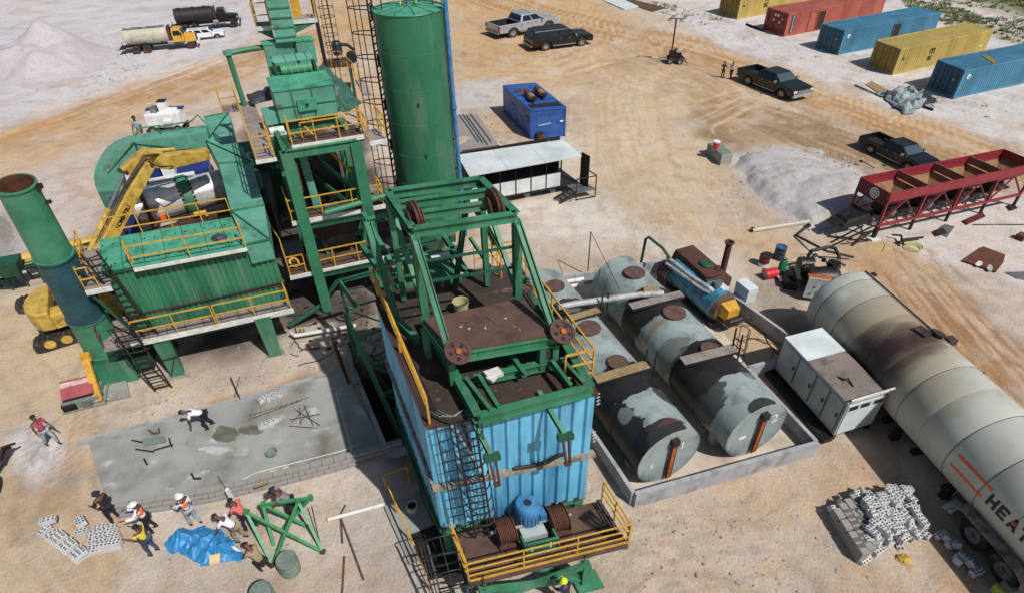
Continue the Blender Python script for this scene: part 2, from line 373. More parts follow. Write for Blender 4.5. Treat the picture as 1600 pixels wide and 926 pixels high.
colr[:]=lin(196,178,160)*(1-n1)+lin(208,190,170)*n1
HZ=np.zeros(len(X))
def sm(d,w0,w1): return np.clip((w1-d)/(w1-w0),0,1)**1.0
def seg_dist(pts,x,y):
    D=np.full(len(x),1e9); SGN=np.zeros(len(x))
    for a,b in zip(pts[:-1],pts[1:]):
        ax,ay,bx,by=a[0],a[1],b[0],b[1]; L2=(bx-ax)**2+(by-ay)**2+1e-9
        t=np.clip(((x-ax)*(bx-ax)+(y-ay)*(by-ay))/L2,0,1)
        dx=x-ax-t*(bx-ax);dy=y-ay-t*(by-ay); d=np.hypot(dx,dy)
        sg=((bx-ax)*(y-ay)-(by-ay)*(x-ax))/math.sqrt(L2); k=d<D; D[k]=d[k]; SGN[k]=np.sign(sg[k])*d[k]
    return D,SGN
def stroke(px,w,c,a=1.0,soft=1.0,warp=1.0,z=None,h=0.0):
    pts=[at(*p)[:2] for p in px]
    x=X+(wx-X)*warp;y=Y+(wy-Y)*warp
    xs=[p[0] for p in pts];ys=[p[1] for p in pts]; M=w+soft+3
    k=(X>min(xs)-M)&(X<max(xs)+M)&(Y>min(ys)-M)&(Y<max(ys)+M)
    if not k.any(): return
    D,sg=seg_dist(pts,x[k],y[k]); m=sm(D,w-soft*.5,w+soft*.5)*a
    if c is not None:
        mm=m[:,None]; colr[k]=colr[k]*(1-mm)+lin(*c)*mm*(.92+.16*n2[k])
    if h: HZ[k]+=h*m/max(a,1e-6)
def region(px,c,a=1.0,soft=1.0,warp=1.0,kmul=None):
    pts=np.array([at(*p)[:2] for p in px]); x=X+(wx-X)*warp;y=Y+(wy-Y)*warp
    k=(X>pts[:,0].min()-soft-3)&(X<pts[:,0].max()+soft+3)&(Y>pts[:,1].min()-soft-3)&(Y<pts[:,1].max()+soft+3)
    xx=x[k];yy=y[k]; ins=np.zeros(len(xx),bool); n=len(pts)
    for i in range(n):
        x0,y0=pts[i];x1,y1=pts[(i+1)%n]
        c_=((y0>yy)!=(y1>yy))&(xx<(x1-x0)*(yy-y0)/(y1-y0+1e-12)+x0); ins^=c_
    D,_=seg_dist([tuple(p) for p in pts]+[tuple(pts[0])],xx,yy); D=np.where(ins,-D,D)
    m=(sm(D,-soft*.5,soft*.5)*a)[:,None]; colr[k]=colr[k]*(1-m)+lin(*c)*m*(.93+.14*n2[k])
def tracks(px,n,spread,w,c,a0,seed=1,h=-.02,ln=(.3,1)):
    """many wheel marks running along a route"""
    a=a0*1.35; r=random.Random(seed); P=[at(*p) for p in px]
    for i in range(n):
        off=r.uniform(-spread,spread); tw=r.choice([0,1]); t0=r.uniform(0,1-ln[0]); t1=min(1,t0+r.uniform(*ln)); N=14; q=[]
        Ls=[(P[j+1]-P[j]).length for j in range(len(P)-1)]; T=sum(Ls); ph=r.uniform(0,6)
        for s_ in range(N+1):
            t=(t0+(t1-t0)*s_/N)*T; j=0
            while j<len(Ls)-1 and t>Ls[j]: t-=Ls[j]; j+=1
            d=(P[j+1]-P[j]).normalized(); nn=Vector((-d.y,d.x,0)); q.append(P[j]+d*t+nn*(off+math.sin(ph+s_*.35)*spread*.12))
        for sgn in ((-.8,.8) if tw else (0,)):
            pts=[]
            for s_ in range(N+1):
                d=(q[min(s_+1,N)]-q[max(s_-1,0)]); 
                d.normalize(); pts.append(q[s_]+Vector((-d.y,d.x,0))*sgn)
            xs=[p.x for p in pts];ys=[p.y for p in pts]
            k=(X>min(xs)-1)&(X<max(xs)+1)&(Y>min(ys)-1)&(Y<max(ys)+1)
            D,_=seg_dist([(p.x,p.y) for p in pts],X[k],Y[k]); m=sm(D,w*.3,w)*a*(0.4+1.1*n3[k,0])
            m=np.clip(m,0,1); mm=m[:,None]; colr[k]=colr[k]*(1-mm)+lin(*c)*mm; HZ[k]+=h*m
def blotch(sc,sd,th,c,a,w_=.12):
    m=(np.clip((fbm(X,Y,sc,sd,4)-th)/w_,0,1)*a)[:,None]; colr[:]=colr*(1-m)+lin(*c)*m
blotch(7,61,.52,(196,158,118),.4); blotch(5,71,.54,(216,206,196),.5); blotch(2.2,81,.56,(172,152,134),.35)
WH=(206,202,210); OC=(204,168,122); OR=(200,152,98)
# pale sand, upper left
region([(-300,230),(0,215),(120,172),(250,128),(360,85),(470,20),(560,-60),(300,-140),(-600,-120)],(198,195,199),1,5)
region([(-200,470),(0,455),(150,405),(160,330),(60,280),(-60,300)],(204,198,200),.85,2)
region([(0,330),(40,340),(50,395),(-40,430),(-100,380)],(150,146,152),.7,1.5)
region([(-50,260),(160,235),(200,330),(120,370),(0,300)],(206,192,184),.8,2)
stroke([(-80,262),(60,205),(160,170),(300,120),(420,80),(620,30)],2.9,OC,.9,3.0)
stroke([(-40,240),(180,148),(330,95)],.7,(196,140,84),.6,1.0)
stroke([(0,275),(130,215),(260,170),(380,120)],1.4,(206,166,116),.6,1.5)
tracks([(-60,270),(160,190),(380,100),(620,25)],26,3.4,.22,(176,136,94),.45,2)
tracks([(-60,235),(160,150),(330,90)],14,2.2,.18,(222,206,190),.5,3)
# top centre
region([(700,-60),(690,60),(720,130),(860,140),(960,110),(1010,60),(900,-40)],OC,.85,5)
region([(470,-30),(520,130),(600,200),(560,60),(560,-40)],OC,.8,3)
stroke([(690,-30),(830,20),(960,50),(1100,80),(1300,150),(1450,205),(1680,290)],3.4,(200,162,116),.95,2.0)
tracks([(690,-30),(830,20),(960,50),(1100,80),(1300,150),(1450,205),(1680,290)],34,3.6,.22,(172,130,88),.5,4)
tracks([(690,-30),(830,20),(960,50),(1100,80),(1300,150),(1450,205),(1680,290)],14,3.2,.18,(218,190,156),.5,5)
tracks([(720,60),(820,95),(980,85),(1110,140),(1200,200)],24,4.5,.2,(186,152,110),.45,6)
tracks([(700,100),(860,110),(1000,60)],16,4,.25,(214,190,160),.45,7)
region([(720,130),(800,120),(790,165),(730,180),(720,240),(700,180)],(190,190,190),.8,2)
region([(915,120),(1040,110),(1090,230),(1120,330),(1000,390),(900,330),(930,220)],(212,190,158),.9,4)
stroke([(840,330),(960,345),(1100,400)],1.8,(216,208,200),.8,2.5)
region([(735,330),(860,320),(960,290),(1000,360),(880,400),(780,390)],(214,206,196),.9,2)
region([(1090,150),(1180,160),(1340,205),(1350,245),(1270,225),(1150,235),(1110,215)],(172,144,112),.85,3)
stroke([(1095,180),(1110,210),(1150,232)],.9,(136,108,80),.7,1.2)
tracks([(1080,160),(1200,180),(1340,230),(1500,290)],30,3.0,.22,(150,120,88),.5,8)
tracks([(1060,210),(1090,190),(1200,150),(1300,180)],12,2.5,.18,(214,190,156),.4,9)
# white margin by the containers
region([(1000,-10),(1120,75),(1250,115),(1350,155),(1480,190),(1700,285),(1750,60),(1500,-60),(1050,-80)],(203,199,198),1,2.4)
tracks([(1480,30),(1600,70),(1750,120)],10,2,.3,(150,140,120),.4,10)
region([(1430,-40),(1520,0),(1610,30),(1760,60),(1760,-120),(1450,-120)],(112,116,76),1,3)
stroke([(1400,-10),(1500,30),(1620,66),(1760,110)],1.0,(206,192,180),.9,1.2)
stroke([(1440,-20),(1540,15),(1680,60)],.8,(190,176,156),.9,1.0)
# middle right
region([(1130,240),(1250,230),(1340,262),(1400,330),(1340,370),(1240,360),(1180,310)],(196,192,192),.9,1.6)
region([(1340,370),(1450,330),(1600,300),(1750,330),(1750,480),(1620,470),(1520,440),(1420,410)],(208,200,197),.95,2)
stroke([(1370,400),(1450,450),(1540,560),(1620,650),(1700,720)],1.4,(196,146,92),.95,1.5)
stroke([(1330,380),(1400,400),(1470,430)],1.0,OC,.7,1.3)
stroke([(1440,430),(1560,540),(1680,640)],.8,(210,180,146),.8,1.0)
tracks([(1400,380),(1500,480),(1620,610),(1720,700)],16,1.8,.12,(164,118,70),.5,11)
region([(1500,440),(1600,460),(1720,560),(1600,560)],(206,188,172),.7,2)
stroke([(1170,380),(1250,395),(1330,420)],1.6,(204,166,118),.6,2)
stroke([(1020,330),(1080,370),(1190,380)],1.4,(206,172,126),.6,2)
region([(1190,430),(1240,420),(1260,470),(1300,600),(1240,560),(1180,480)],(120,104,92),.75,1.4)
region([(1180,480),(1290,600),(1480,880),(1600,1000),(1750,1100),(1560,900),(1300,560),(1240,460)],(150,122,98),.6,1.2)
# lower right: pinkish beige
region([(930,800),(1280,720),(1340,700),(1480,900),(1500,1000),(900,1000)],(202,180,156),.9,2)
stroke([(1290,760),(1360,735)],.5,(196,136,84),.5,.6); stroke([(1180,770),(1330,740),(1400,800)],1.0,(208,176,136),.5,1.5)
region([(1295,770),(1330,750),(1400,830),(1330,880),(1290,820)],(176,166,158),.5,1)
stroke([(1470,890),(1560,940)],.5,(196,142,80),.6,.8)
region([(1000,700),(1180,640),(1240,700),(1040,770)],(198,186,172),.6,1)
# lower left
region([(-100,480),(120,470),(160,640),(150,800),(200,1000),(-100,1000)],(206,180,142),.85,3)
region([(12,660),(66,640),(112,680),(116,748),(40,775),(8,725)],(206,204,214),1,.6)
stroke([(100,730),(60,780),(150,880)],.9,(202,162,108),.5,1.5); stroke([(0,470),(110,560),(130,640)],1.2,(214,184,144),.5,2)
region([(130,600),(520,520),(545,570),(140,680)],(204,186,164),.85,.8)
stroke([(330,625),(440,600),(490,590)],.16,(198,138,86),.8,.25,.5)
region([(300,545),(420,520),(440,560),(330,590)],(172,150,130),.5,.8)
region([(290,580),(300,560),(520,530),(530,560)],(190,180,170),.5,.6)
# oily ground beneath the plant, plus painted darkness for the gap by the duct
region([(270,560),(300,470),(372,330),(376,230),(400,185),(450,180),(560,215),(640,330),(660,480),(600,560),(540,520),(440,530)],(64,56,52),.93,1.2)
region([(600,560),(700,600),(720,860),(640,760),(560,600)],(120,108,98),.7,.7)
region([(440,520),(530,510),(545,560),(450,560)],(196,184,168),.9,.4)
region([(530,800),(600,740),(700,860),(760,1000),(600,1000)],(184,172,164),.7,1.2)
region([(850,900),(960,880),(1010,930),(900,960)],(168,150,132),.6,.8)
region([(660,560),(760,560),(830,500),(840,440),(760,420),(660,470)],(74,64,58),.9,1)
region([(1060,400),(1180,480),(1270,590),(1180,640),(1060,520)],(206,172,128),.85,.8)
region([(960,600),(1010,560),(1170,700),(1100,740),(1000,640)],(150,142,138),.5,.8)
blotch(3.0,91,.55,(176,148,120),.28); blotch(2.0,101,.57,(214,200,186),.35)
blotch(.9,111,.6,(150,128,108),.3)
tracks([(1000,60),(980,160),(1010,260),(1080,360),(1100,420)],16,3.6,.16,(192,164,128),.24,21)
tracks([(930,110),(960,210),(1020,300),(1060,390)],9,3.6,.14,(220,204,182),.26,22)
tracks([(0,520),(120,640),(100,780),(200,900)],10,1.6,.09,(176,140,104),.4,23)
tracks([(1300,760),(1200,830),(1000,860),(900,960)],10,1.4,.08,(172,150,128),.4,24)
tracks([(60,250),(180,300),(140,400),(0,430)],10,2.2,.14,(190,160,136),.4,25)
tracks([(1440,420),(1540,530),(1680,660)],12,1.6,.08,(150,104,64),.5,26)
# fine speckle
kk=np.clip((38-Y)/14,0,1)[:,None]*.24; colr=colr*(1-kk)+(colr.mean(1,keepdims=True)*np.array([[1.10,1.0,.90]]))*kk*1.03
sp=(fbm(X,Y,.45,77,2)[:,None]-.5); colr*= (1+sp*.22); colr*=(1+(n3-.5)*.16)
lum=colr.mean(1,keepdims=True); w=np.clip((colr[:,2:3]/colr[:,0:1]-.74)/.2,0,1)
colr=(lum*.0+colr*1.0)*(.94*(1-w)+1.04*w)
HZ+=(fbm(X,Y,1.1,41,4)-.5)*.07+(fbm(X,Y,6,51,2)-.5)*.12
# level pads: fade relief out around the plant
HZ=np.where((X>-18)&(X<16)&(Y>8)&(Y<30),HZ*.45,HZ)
# the pit beside the blue tower is dug into the ground
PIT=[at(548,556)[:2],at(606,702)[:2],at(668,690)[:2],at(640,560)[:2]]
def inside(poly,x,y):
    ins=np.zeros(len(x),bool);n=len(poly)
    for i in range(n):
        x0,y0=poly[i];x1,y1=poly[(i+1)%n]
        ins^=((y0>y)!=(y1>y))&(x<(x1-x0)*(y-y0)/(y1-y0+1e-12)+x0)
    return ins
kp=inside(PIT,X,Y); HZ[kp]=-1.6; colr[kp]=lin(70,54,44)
nx,ny=len(gx),len(gy)
me=bpy.data.meshes.new('ground'); nv=nx*ny
me.vertices.add(nv); me.vertices.foreach_set('co',np.stack([X,Y,HZ],1).ravel().astype(np.float32))
I,J=np.meshgrid(np.arange(nx-1),np.arange(ny-1),indexing='ij'); I=I.ravel();J=J.ravel()
q=np.stack([I*ny+J,(I+1)*ny+J,(I+1)*ny+J+1,I*ny+J+1],1).astype(np.int32); nf=len(q)
me.loops.add(nf*4); me.loops.foreach_set('vertex_index',q.ravel()); me.polygons.add(nf)
me.polygons.foreach_set('loop_start',np.arange(0,nf*4,4,dtype=np.int32)); me.polygons.foreach_set('loop_total',np.full(nf,4,np.int32))
me.update(); me.validate()
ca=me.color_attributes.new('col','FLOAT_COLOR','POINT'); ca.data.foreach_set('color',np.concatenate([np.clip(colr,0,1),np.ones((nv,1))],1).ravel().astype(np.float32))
me.shade_smooth()
def sand_mat(name,attr=True,base=(200,190,190)):
    m=bpy.data.materials.new(name); m.use_nodes=True; n=m.node_tree; L=n.links; b=n.nodes['Principled BSDF']; b.inputs['Roughness'].default_value=.95
    tc=n.nodes.new('ShaderNodeTexCoord')
    def no(sc,d=6):
        t=n.nodes.new('ShaderNodeTexNoise'); t.inputs['Scale'].default_value=sc; t.inputs['Detail'].default_value=d; t.inputs['Roughness'].default_value=.7; L.new(tc.outputs['Object'],t.inputs['Vector']); return t.outputs[0]
    def mr(f,a,b_,c,d):
        r=n.nodes.new('ShaderNodeMapRange'); [setattr(r.inputs[i+1],'default_value',v) for i,v in enumerate((a,b_,c,d))]; L.new(f,r.inputs[0]); return r.outputs[0]
    if attr:
        a=n.nodes.new('ShaderNodeAttribute'); a.attribute_name='col'; c=a.outputs['Color']
    else:
        r=n.nodes.new('ShaderNodeRGB'); r.outputs[0].default_value=srgb(*base); c=r.outputs[0]
    def mul(c,f):
        x=n.nodes.new('ShaderNodeMix'); x.data_type='RGBA'; x.blend_type='MULTIPLY'; x.inputs[0].default_value=1; L.new(c,x.inputs[6]); L.new(f,x.inputs[7]); return x.outputs[2]
    def mixc(f,c,k):
        x=n.nodes.new('ShaderNodeMix'); x.data_type='RGBA'; L.new(f,x.inputs[0]); L.new(c,x.inputs[6]); y=n.nodes.new('ShaderNodeMix'); y.data_type='RGBA'; y.blend_type='MULTIPLY'; y.inputs[0].default_value=1; L.new(c,y.inputs[6]); y.inputs[7].default_value=k; L.new(y.outputs[2],x.inputs[7]); return x.outputs[2]
    def no2(sc,off):
        mp=n.nodes.new('ShaderNodeMapping'); mp.inputs['Location'].default_value=(off,off*.7,0); L.new(tc.outputs['Object'],mp.inputs[0])
        t=n.nodes.new('ShaderNodeTexNoise'); t.inputs['Scale'].default_value=sc; t.inputs['Detail'].default_value=9; t.inputs['Roughness'].default_value=.68; t.inputs['Distortion'].default_value=.6; L.new(mp.outputs[0],t.inputs['Vector']); return t.outputs[0]
    c=mixc(mr(no2(1.3,3),.52,.62,0,.75),c,(.86,.90,.98,1)); c=mixc(mr(no2(.9,17),.54,.64,0,.8),c,(1.0,.88,.72,1)); c=mixc(mr(no2(3.0,31),.55,.66,0,.7),c,(.74,.72,.70,1)); c=mixc(mr(no2(4.5,47),.56,.66,0,.8),c,(1.12,1.1,1.08,1))
    c=mul(c,mr(no(9,8),.3,.7,.83,1.11)); c=mul(c,mr(no(38,4),.33,.5,.8,1.0))
    L.new(c,b.inputs['Base Color'])
    bp=n.nodes.new('ShaderNodeBump'); bp.inputs['Strength'].default_value=.85; bp.inputs['Distance'].default_value=.07
    L.new(no(9,9),bp.inputs['Height']); L.new(bp.outputs[0],b.inputs['Normal'])
    MATS[name]=m; return m
sand_mat('sand'); sand_mat('heap_lilac',False,(190,184,188)); sand_mat('heap_grey',False,(184,180,180)); sand_mat('gravel',False,(150,144,140))
me.materials.append(MATS['sand']); g=bpy.data.objects.new('ground',me); COL.objects.link(g); g['kind']='structure'
def heap(name,label,px,c,h,mt,seed=0,peaks=None,cat='sand heap',n=70,sharp=1.3):
    """irregular heap over the outline px; peaks = list of (pixel, height, radius)"""
    P=[at(*p)[:2] for p in px]; xs=[p[0] for p in P];ys=[p[1] for p in P]
    ax=np.linspace(min(xs)-.3,max(xs)+.3,n);ay=np.linspace(min(ys)-.3,max(ys)+.3,n); A,B=np.meshgrid(ax,ay,indexing='ij'); a=A.ravel();b=B.ravel()
    ww=(max(xs)-min(xs))*.06
    aw=a+(fbm(a,b,ww*5,seed+1)-.5)*ww*4; bw=b+(fbm(a,b,ww*5,seed+9)-.5)*ww*4
    ins=inside(P,aw,bw); D,_=seg_dist(P+[P[0]],aw,bw); D=np.where(ins,D,-D)
    Z=np.full(len(a),1e9)
    hh=np.zeros(len(a))
    for (pp,ph,pr) in peaks:
        c0=at(*pp)[:2]; d=np.hypot(aw-c0[0],bw-c0[1]); hh=np.maximum(hh,ph*np.clip(1-d/pr,0,1)**sharp)
    edge=np.clip(D/(h*1.9+.3),0,1); edge=edge*edge*(3-2*edge)
    rg=1-np.abs(2*fbm(a,b,ww*2.2,seed+70,4)-1)
    z=hh*edge-edge*rg**4*h*.10+(fbm(a,b,.35,seed+99,3)-.5)*.09*edge+edge*(fbm(a,b,ww*3,seed+20,5)-.35)*h*.3+(fbm(a,b,ww*.8,seed+40,3)-.5)*h*.08*edge-.12*(1-edge)
    z=np.where(D<0,-.3,z)
    V=np.stack([a,b,z],1); f=[]
    Dn=D.reshape(n,n); 
    for i in range(n-1):
        for j in range(n-1):
            if max(Dn[i,j],Dn[i+1,j],Dn[i,j+1],Dn[i+1,j+1])>-.02: f.append((i*n+j,(i+1)*n+j,(i+1)*n+j+1,i*n+j+1))
    m=MB(); m.v=[Vector(v) for v in V.tolist()]; m.f=f; m.mi=[0]*len(f)
    # drop unused verts
    used=sorted(set(i for q in f for i in q)); mp={o:i for i,o in enumerate(used)}; m.v=[m.v[i] for i in used]; m.f=[tuple(mp[i] for i in q) for q in f]
    return solo(m,name,label,cat,mt,smooth=True,ang=3)
heap('sand_heap','big pale lilac sand heap with a pointed ridge in the upper left corner',[(-120,130),(-60,60),(60,10),(200,60),(215,105),(140,140),(30,150)],0,3.5,'heap_lilac',1,[((40,118),3.2,9),((62,96),3.6,7),((-30,130),2.6,9),((110,100),2.2,7)],n=110)
heap('sand_heap','grey white sand heap beside the red feed bins',[(1128,262),(1165,232),(1260,222),(1345,252),(1378,310),(1345,362),(1265,372),(1172,322)],0,.7,'heap_grey',5,[((1230,285),.85,5),((1285,310),1.0,5),((1200,262),.5,4)],n=100,sharp=1)
heap('sand_heap','small white sand heap under the man in a striped shirt',[(20,690),(40,650),(75,650),(95,690),(98,740),(60,765),(28,740)],0,.5,'heap_lilac',9,[((58,715),.45,1.6)],n=50)
heap('gravel_heap','dark grey gravel heap at the left edge behind the stack',[(-60,370),(-10,310),(35,330),(40,375),(10,410),(-40,420)],0,1.0,'gravel',12,[((-5,375),1.2,4)],n=50,cat='gravel heap')
# ================= SLAB, PIT, BLOCK WALL =================
def wpoly(px,z): return [at(x,y,z) for x,y in px]
m=MB(); m.prism([p[:2] for p in wpoly([(137,686),(300,640),(450,600),(534,575),(602,700),(450,738),(320,768),(190,797),(160,765)],.12)],-.4,.12)
slab=m.out('concrete_slab','concrete',kind='structure')
# curb between slab and pit, pit walls
def wall_px(pa,pb,z0,z1,th,name,label,mt='concrete_wall',cat='wall',group=None,za=None):
    a=at(*pa,za if za is not None else z1);b=at(*pb,za if za is not None else z1); d=(b-a).normalized(); n=Vector((-d.y,d.x,0))*th/2
    m=MB().prism([(a-n)[:2],(b-n)[:2],(b+n)[:2],(a+n)[:2]],z0,z1)
    return solo(m,name,label,cat,mt,group)
wall_px((541,548),(604,702),-1.7,.34,.16,'curb_wall','concrete curb wall between the grey slab and the dark pit',cat='curb wall')
wall_px((604,705),(664,692),-1.7,.30,.2,'curb_wall','short concrete wall closing the near end of the dark pit',cat='curb wall')
wall_px((655,690),(640,556),-1.7,.05,.2,'curb_wall','low pit wall under the blue clad tower',cat='curb wall')
wall_px((120,690),(534,577),-.1,.2,.12,'curb_wall','thin concrete kerb along the far edge of the grey slab',cat='curb wall')
MATS['slab_wet']=None
def flat_patch(name,label,px,z,mt,cat,th=.02,kind=None):
    P=[at(x,y,z)[:2] for x,y in px]
    return solo(MB().prism(P,z-th,z),name,label,cat,mt,kind=kind)
mat('mortar_wet',srgb(96,94,84),0.8,dirt=srgb(120,118,108),damt=.5,dscale=3)
mat('mortar_pale',srgb(186,186,182),0.9,dirt=srgb(150,148,142),damt=.8,dscale=3)
def blob(cx,cy,rx,ry,n=18,seed=1,j=.18):
    r=random.Random(seed); return [(cx+rx*math.cos(2*PI*k/n)*(1+r.uniform(-j,j)),cy+ry*math.sin(2*PI*k/n)*(1+r.uniform(-j,j))) for k in range(n)]
flat_patch('mortar_patch','dark round patch of wet mortar on the slab beside the bending worker',blob(352,677,19,13,seed=2),.15,'mortar_wet','wet mortar',.03)
flat_patch('mortar_patch','long patch of wet mortar right of the round one on the slab',blob(393,671,20,7,seed=3),.145,'mortar_wet','wet mortar',.03)
flat_patch('mortar_patch','pale splash of dry mortar below the round wet patch',blob(338,702,22,6,seed=6,j=.5),.145,'mortar_pale','dry mortar',.03)
# block wall, coursed: each block a piece
A=at(186,806,0);B=at(330,782,0);C=at(470,748,0);D=at(632,704,0)
bw=Thing('block_wall','low grey block wall in three courses along the near side of the slab','block wall',A,0)
r=random.Random(3)
bm_cache={}
def block_piece(T,o,d,L,h,th,mt='block_dark'):
    key=(round(L,2),h,th,mt)
    if key not in bm_cache:
        m=MB().cbox((0,0,h/2),(L-.015,th,h-.015)); me=bpy.data.meshes.new('brick'); me.from_pydata([tuple(v) for v in m.v],[],m.f); me.materials.append(MATS[mt]); bm_cache[key]=me
    ob=bpy.data.objects.new('block',bm_cache[key]); COL.objects.link(ob); ob.parent=T.root; ob.location=T.w2l(o); ob.rotation_euler=(0,0,math.atan2(d.y,d.x)-T.yaw); return ob
def run_wall(T,pts,courses,h,th,L=.42,setback=.04,mt='block_dark'):
    for c in range(courses):
        for i in range(len(pts)-1):
            a,b=Vector(pts[i]),Vector(pts[i+1]); d=(b-a); Ls=d.length; d.normalize(); n=Vector((-d.y,d.x,0)); k=max(1,round(Ls/L)); l=Ls/k; off=.5*l if c%2 else 0
            for j in range(k+(1 if c%2 else 0)):
                s0=max(0,j*l-off); s1=min(Ls,(j+1)*l-off)
                if s1-s0<.1: continue
                ll=round((s1-s0)*20)/20 if abs(s1-s0-l)>.01 else l
                cpt=a+d*((s0+s1)/2)+n*(setback*c+r.uniform(-.012,.012))+Vector((0,0,c*h+r.uniform(-.003,.003)))
                block_piece(T,cpt,d,ll,h,th,mt)
run_wall(bw,[A,B,C,D],3,.15,.2,setback=.075)
# ================= BLUE TOWER =================
BT=Thing('blue_clad_tower','tall hot storage tower clad in blue ribbed sheets with yellow roof rail','storage tower',at(700,822,1.8)*1.0,R_(13),skew=R_(9.5))
BT.o=Vector((BT.o.x,BT.o.y,0)); BT.root.location=BT.o
W=4.38; ZB=1.8; ZT=6.5; ZM=3.95; DV=5.4; U0=-.12; U1=U0+W
BT.mb().box((U0+.08,.08,ZB),(U1-.08,DV-.08,ZT-.06)).out('tower_core','green_dark')
r=random.Random(9)
for (z0,z1) in ((ZB,ZM-.05),(ZM+.06,ZT-.12)):
    n=6
    for i in range(n):
        a=U0+W*i/n; BT.mb().corr((a,0.0-.01*(i%2),z0),(a+W/n+.01,0.0-.01*(i%2),z0),z1-z0,W/n/2,-.075,(0,1,0)).out('cladding_panel','blue_clad')
    n=7
    for i in range(n):
        a=DV*i/n; BT.mb().corr((U0+.01*(i%2),a+DV/n,z0),(U0+.01*(i%2),a,z0),z1-z0,DV/n/2,-.075,(1,0,0)).out('cladding_panel','blue_clad')
        BT.mb().corr((U1,a,z0),(U1,a+DV/n,z0),z1-z0,DV/n/2,-.075,(-1,0,0)).out('cladding_panel','blue_clad')
m=BT.mb(); m.box((U0-.16,-.19,ZM-.07),(U1+.12,.02,ZM+.055)); m.box((U0-.16,.0,ZM-.07),(U0+.02,DV,ZM+.055)); m.out('seam_ledge','ledge')
for a,b in (((U0-.04,-.05,ZT-.08),(U1+.04,-.05,ZT-.08)),((U0-.03,0,ZT-.08),(U0-.03,DV,ZT-.08)),((U1+.03,0,ZT-.08),(U1+.03,DV,ZT-.08)),((U0,0,ZB-.03),(U1,0,ZB-.03))): BT.mb().beam(a,b,.1,.1).out('edge_trim','rust_brown')
BT.mb().box((U0-.02,-.02,ZT-.05),(U1+.02,DV+.6,ZT)).out('roof_deck','roof_dirty')
m=BT.mb(); r=random.Random(2)
for i in range(46):   # fasteners on the left side
    a=DV*(i+.5)/46; m.cbox((U0-.1,a,ZM-.5+r.uniform(-.05,.05)),(.05,.05,.05))
m.out('fastener_row','black')
m=BT.mb()
for i in range(4):
    for z in (ZB+.3,ZM+.5,ZT-.5): m.ring((U1+.1,-.06+.02*i,z+i*.11),(0,1,.4),.05,.007,10,4)
m.out('tie_wire_loops','white_edge',kind='stuff')
# base frame and legs
for (u,v) in ((U0+.1,.15),(U1-.15,.15),(U0+.1,DV-.2),(U1-.15,DV-.2)): BT.mb().box((u-.13,v-.13,0),(u+.13,v+.13,ZB-.1)).out('leg','green')
m=BT.mb(); m.ibeam((U0,.1,ZB-.2),(U1,.1,ZB-.2),.2,.3); m.ibeam((U0,.1,ZB-.2),(U0,DV,ZB-.2),.2,.3); m.ibeam((U1,.1,ZB-.2),(U1,DV,ZB-.2),.2,.3); m.out('base_frame','green')
m=BT.mb()
for q in (1.2,2.6,4.0): m.hexa([(U0+.3,q,ZB-.15),(U0+1.5,q,ZB-.15),(U0+1.5,q+1.1,ZB-.15),(U0+.3,q+1.1,ZB-.15),(U0+.3,q,ZB-.05),(U0+1.5,q,ZB-.05),(U0+1.5,q+1.1,ZB-.05),(U0+.3,q+1.1,ZB-.05)])
m.beam((U0-.1,.1,ZB-.3),(U0-.1,DV,.25),.1,.12); m.beam((U0-.1,DV,ZB-.3),(U0-.1,2.4,.25),.1,.12); m.out('side_bracing','green_dark')
# winch platform
PZ=1.5; pFL=BT.l(731,904,PZ); pFR=BT.l(984,853,PZ)
pv0=(pFL.y+pFR.y)/2; pu0=pFL.x; pu1=pFR.x
BT.mb().box((pu0,pv0,PZ-.08),(pu1,-.12,PZ)).out('winch_platform','deck_rust')
BT.mb().beam((pu0,pv0,PZ-.12),(pu1,pv0,PZ-.12),.1,.1).out('platform_edge','deck_rust'); m=BT.mb(); m.ibeam((pu0+.1,pv0+.25,PZ-.24),(pu1-.1,pv0+.25,PZ-.24),.14,.24); m.ibeam((pu0+.03,pv0,PZ-.22),(pu0+.03,0,PZ-.22),.14,.24); m.ibeam((pu1-.03,pv0,PZ-.22),(pu1-.03,0,PZ-.22),.14,.24)
for k in (1,2,3): m.ibeam((pu0+(pu1-pu0)*k/4,pv0,PZ-.2),(pu0+(pu1-pu0)*k/4,0,PZ-.2),.1,.2)
m.out('platform_frame','green')
lg=BT.l(912,910,0)
for (u,v) in ((lg.x,lg.y),(pu0+.35,lg.y)): BT.mb().box((u-.12,v-.12,.1),(u+.12,v+.12,PZ-.32)).out('leg','green'); 
for (u,v) in ((lg.x,lg.y),(pu0+.35,lg.y)): BT.mb().box((u-.3,v-.3,0),(u+.5,v+.3,.1)).out('foot_plate','green')
m=BT.mb(); a=BT.l(775,918,.25); b=BT.l(858,885,PZ-.35)
m.beam((pu0+.4,lg.y,PZ-.4),(lg.x-.1,lg.y+.02,.3),.16,.16); m.beam((pu0+.4,lg.y+.03,.3),(lg.x-.1,lg.y-.02,PZ-.4),.16,.16); m.out('cross_brace','green')
m=BT.mb(); m.beam((lg.x-.6,lg.y+.1,.3),(lg.x+.1,lg.y+.1,.3),.12,.12); m.beam((pu0+1.0,lg.y+1.1,.35),(lg.x,lg.y,.5),.14,.14); m.out('cross_brace','green')
railing(BT,[(pu0,-.3,PZ),(pu0,pv0,PZ),(pu1,pv0,PZ)],h=1.0,bars=(1.0,.68,.36),sp=1.5,toe=True,w=.036)
railing(BT,[(pu1,pv0+.05,PZ),(pu1,-.15,PZ)],h=1.0,bars=(1.0,.7,.4),sp=.8)
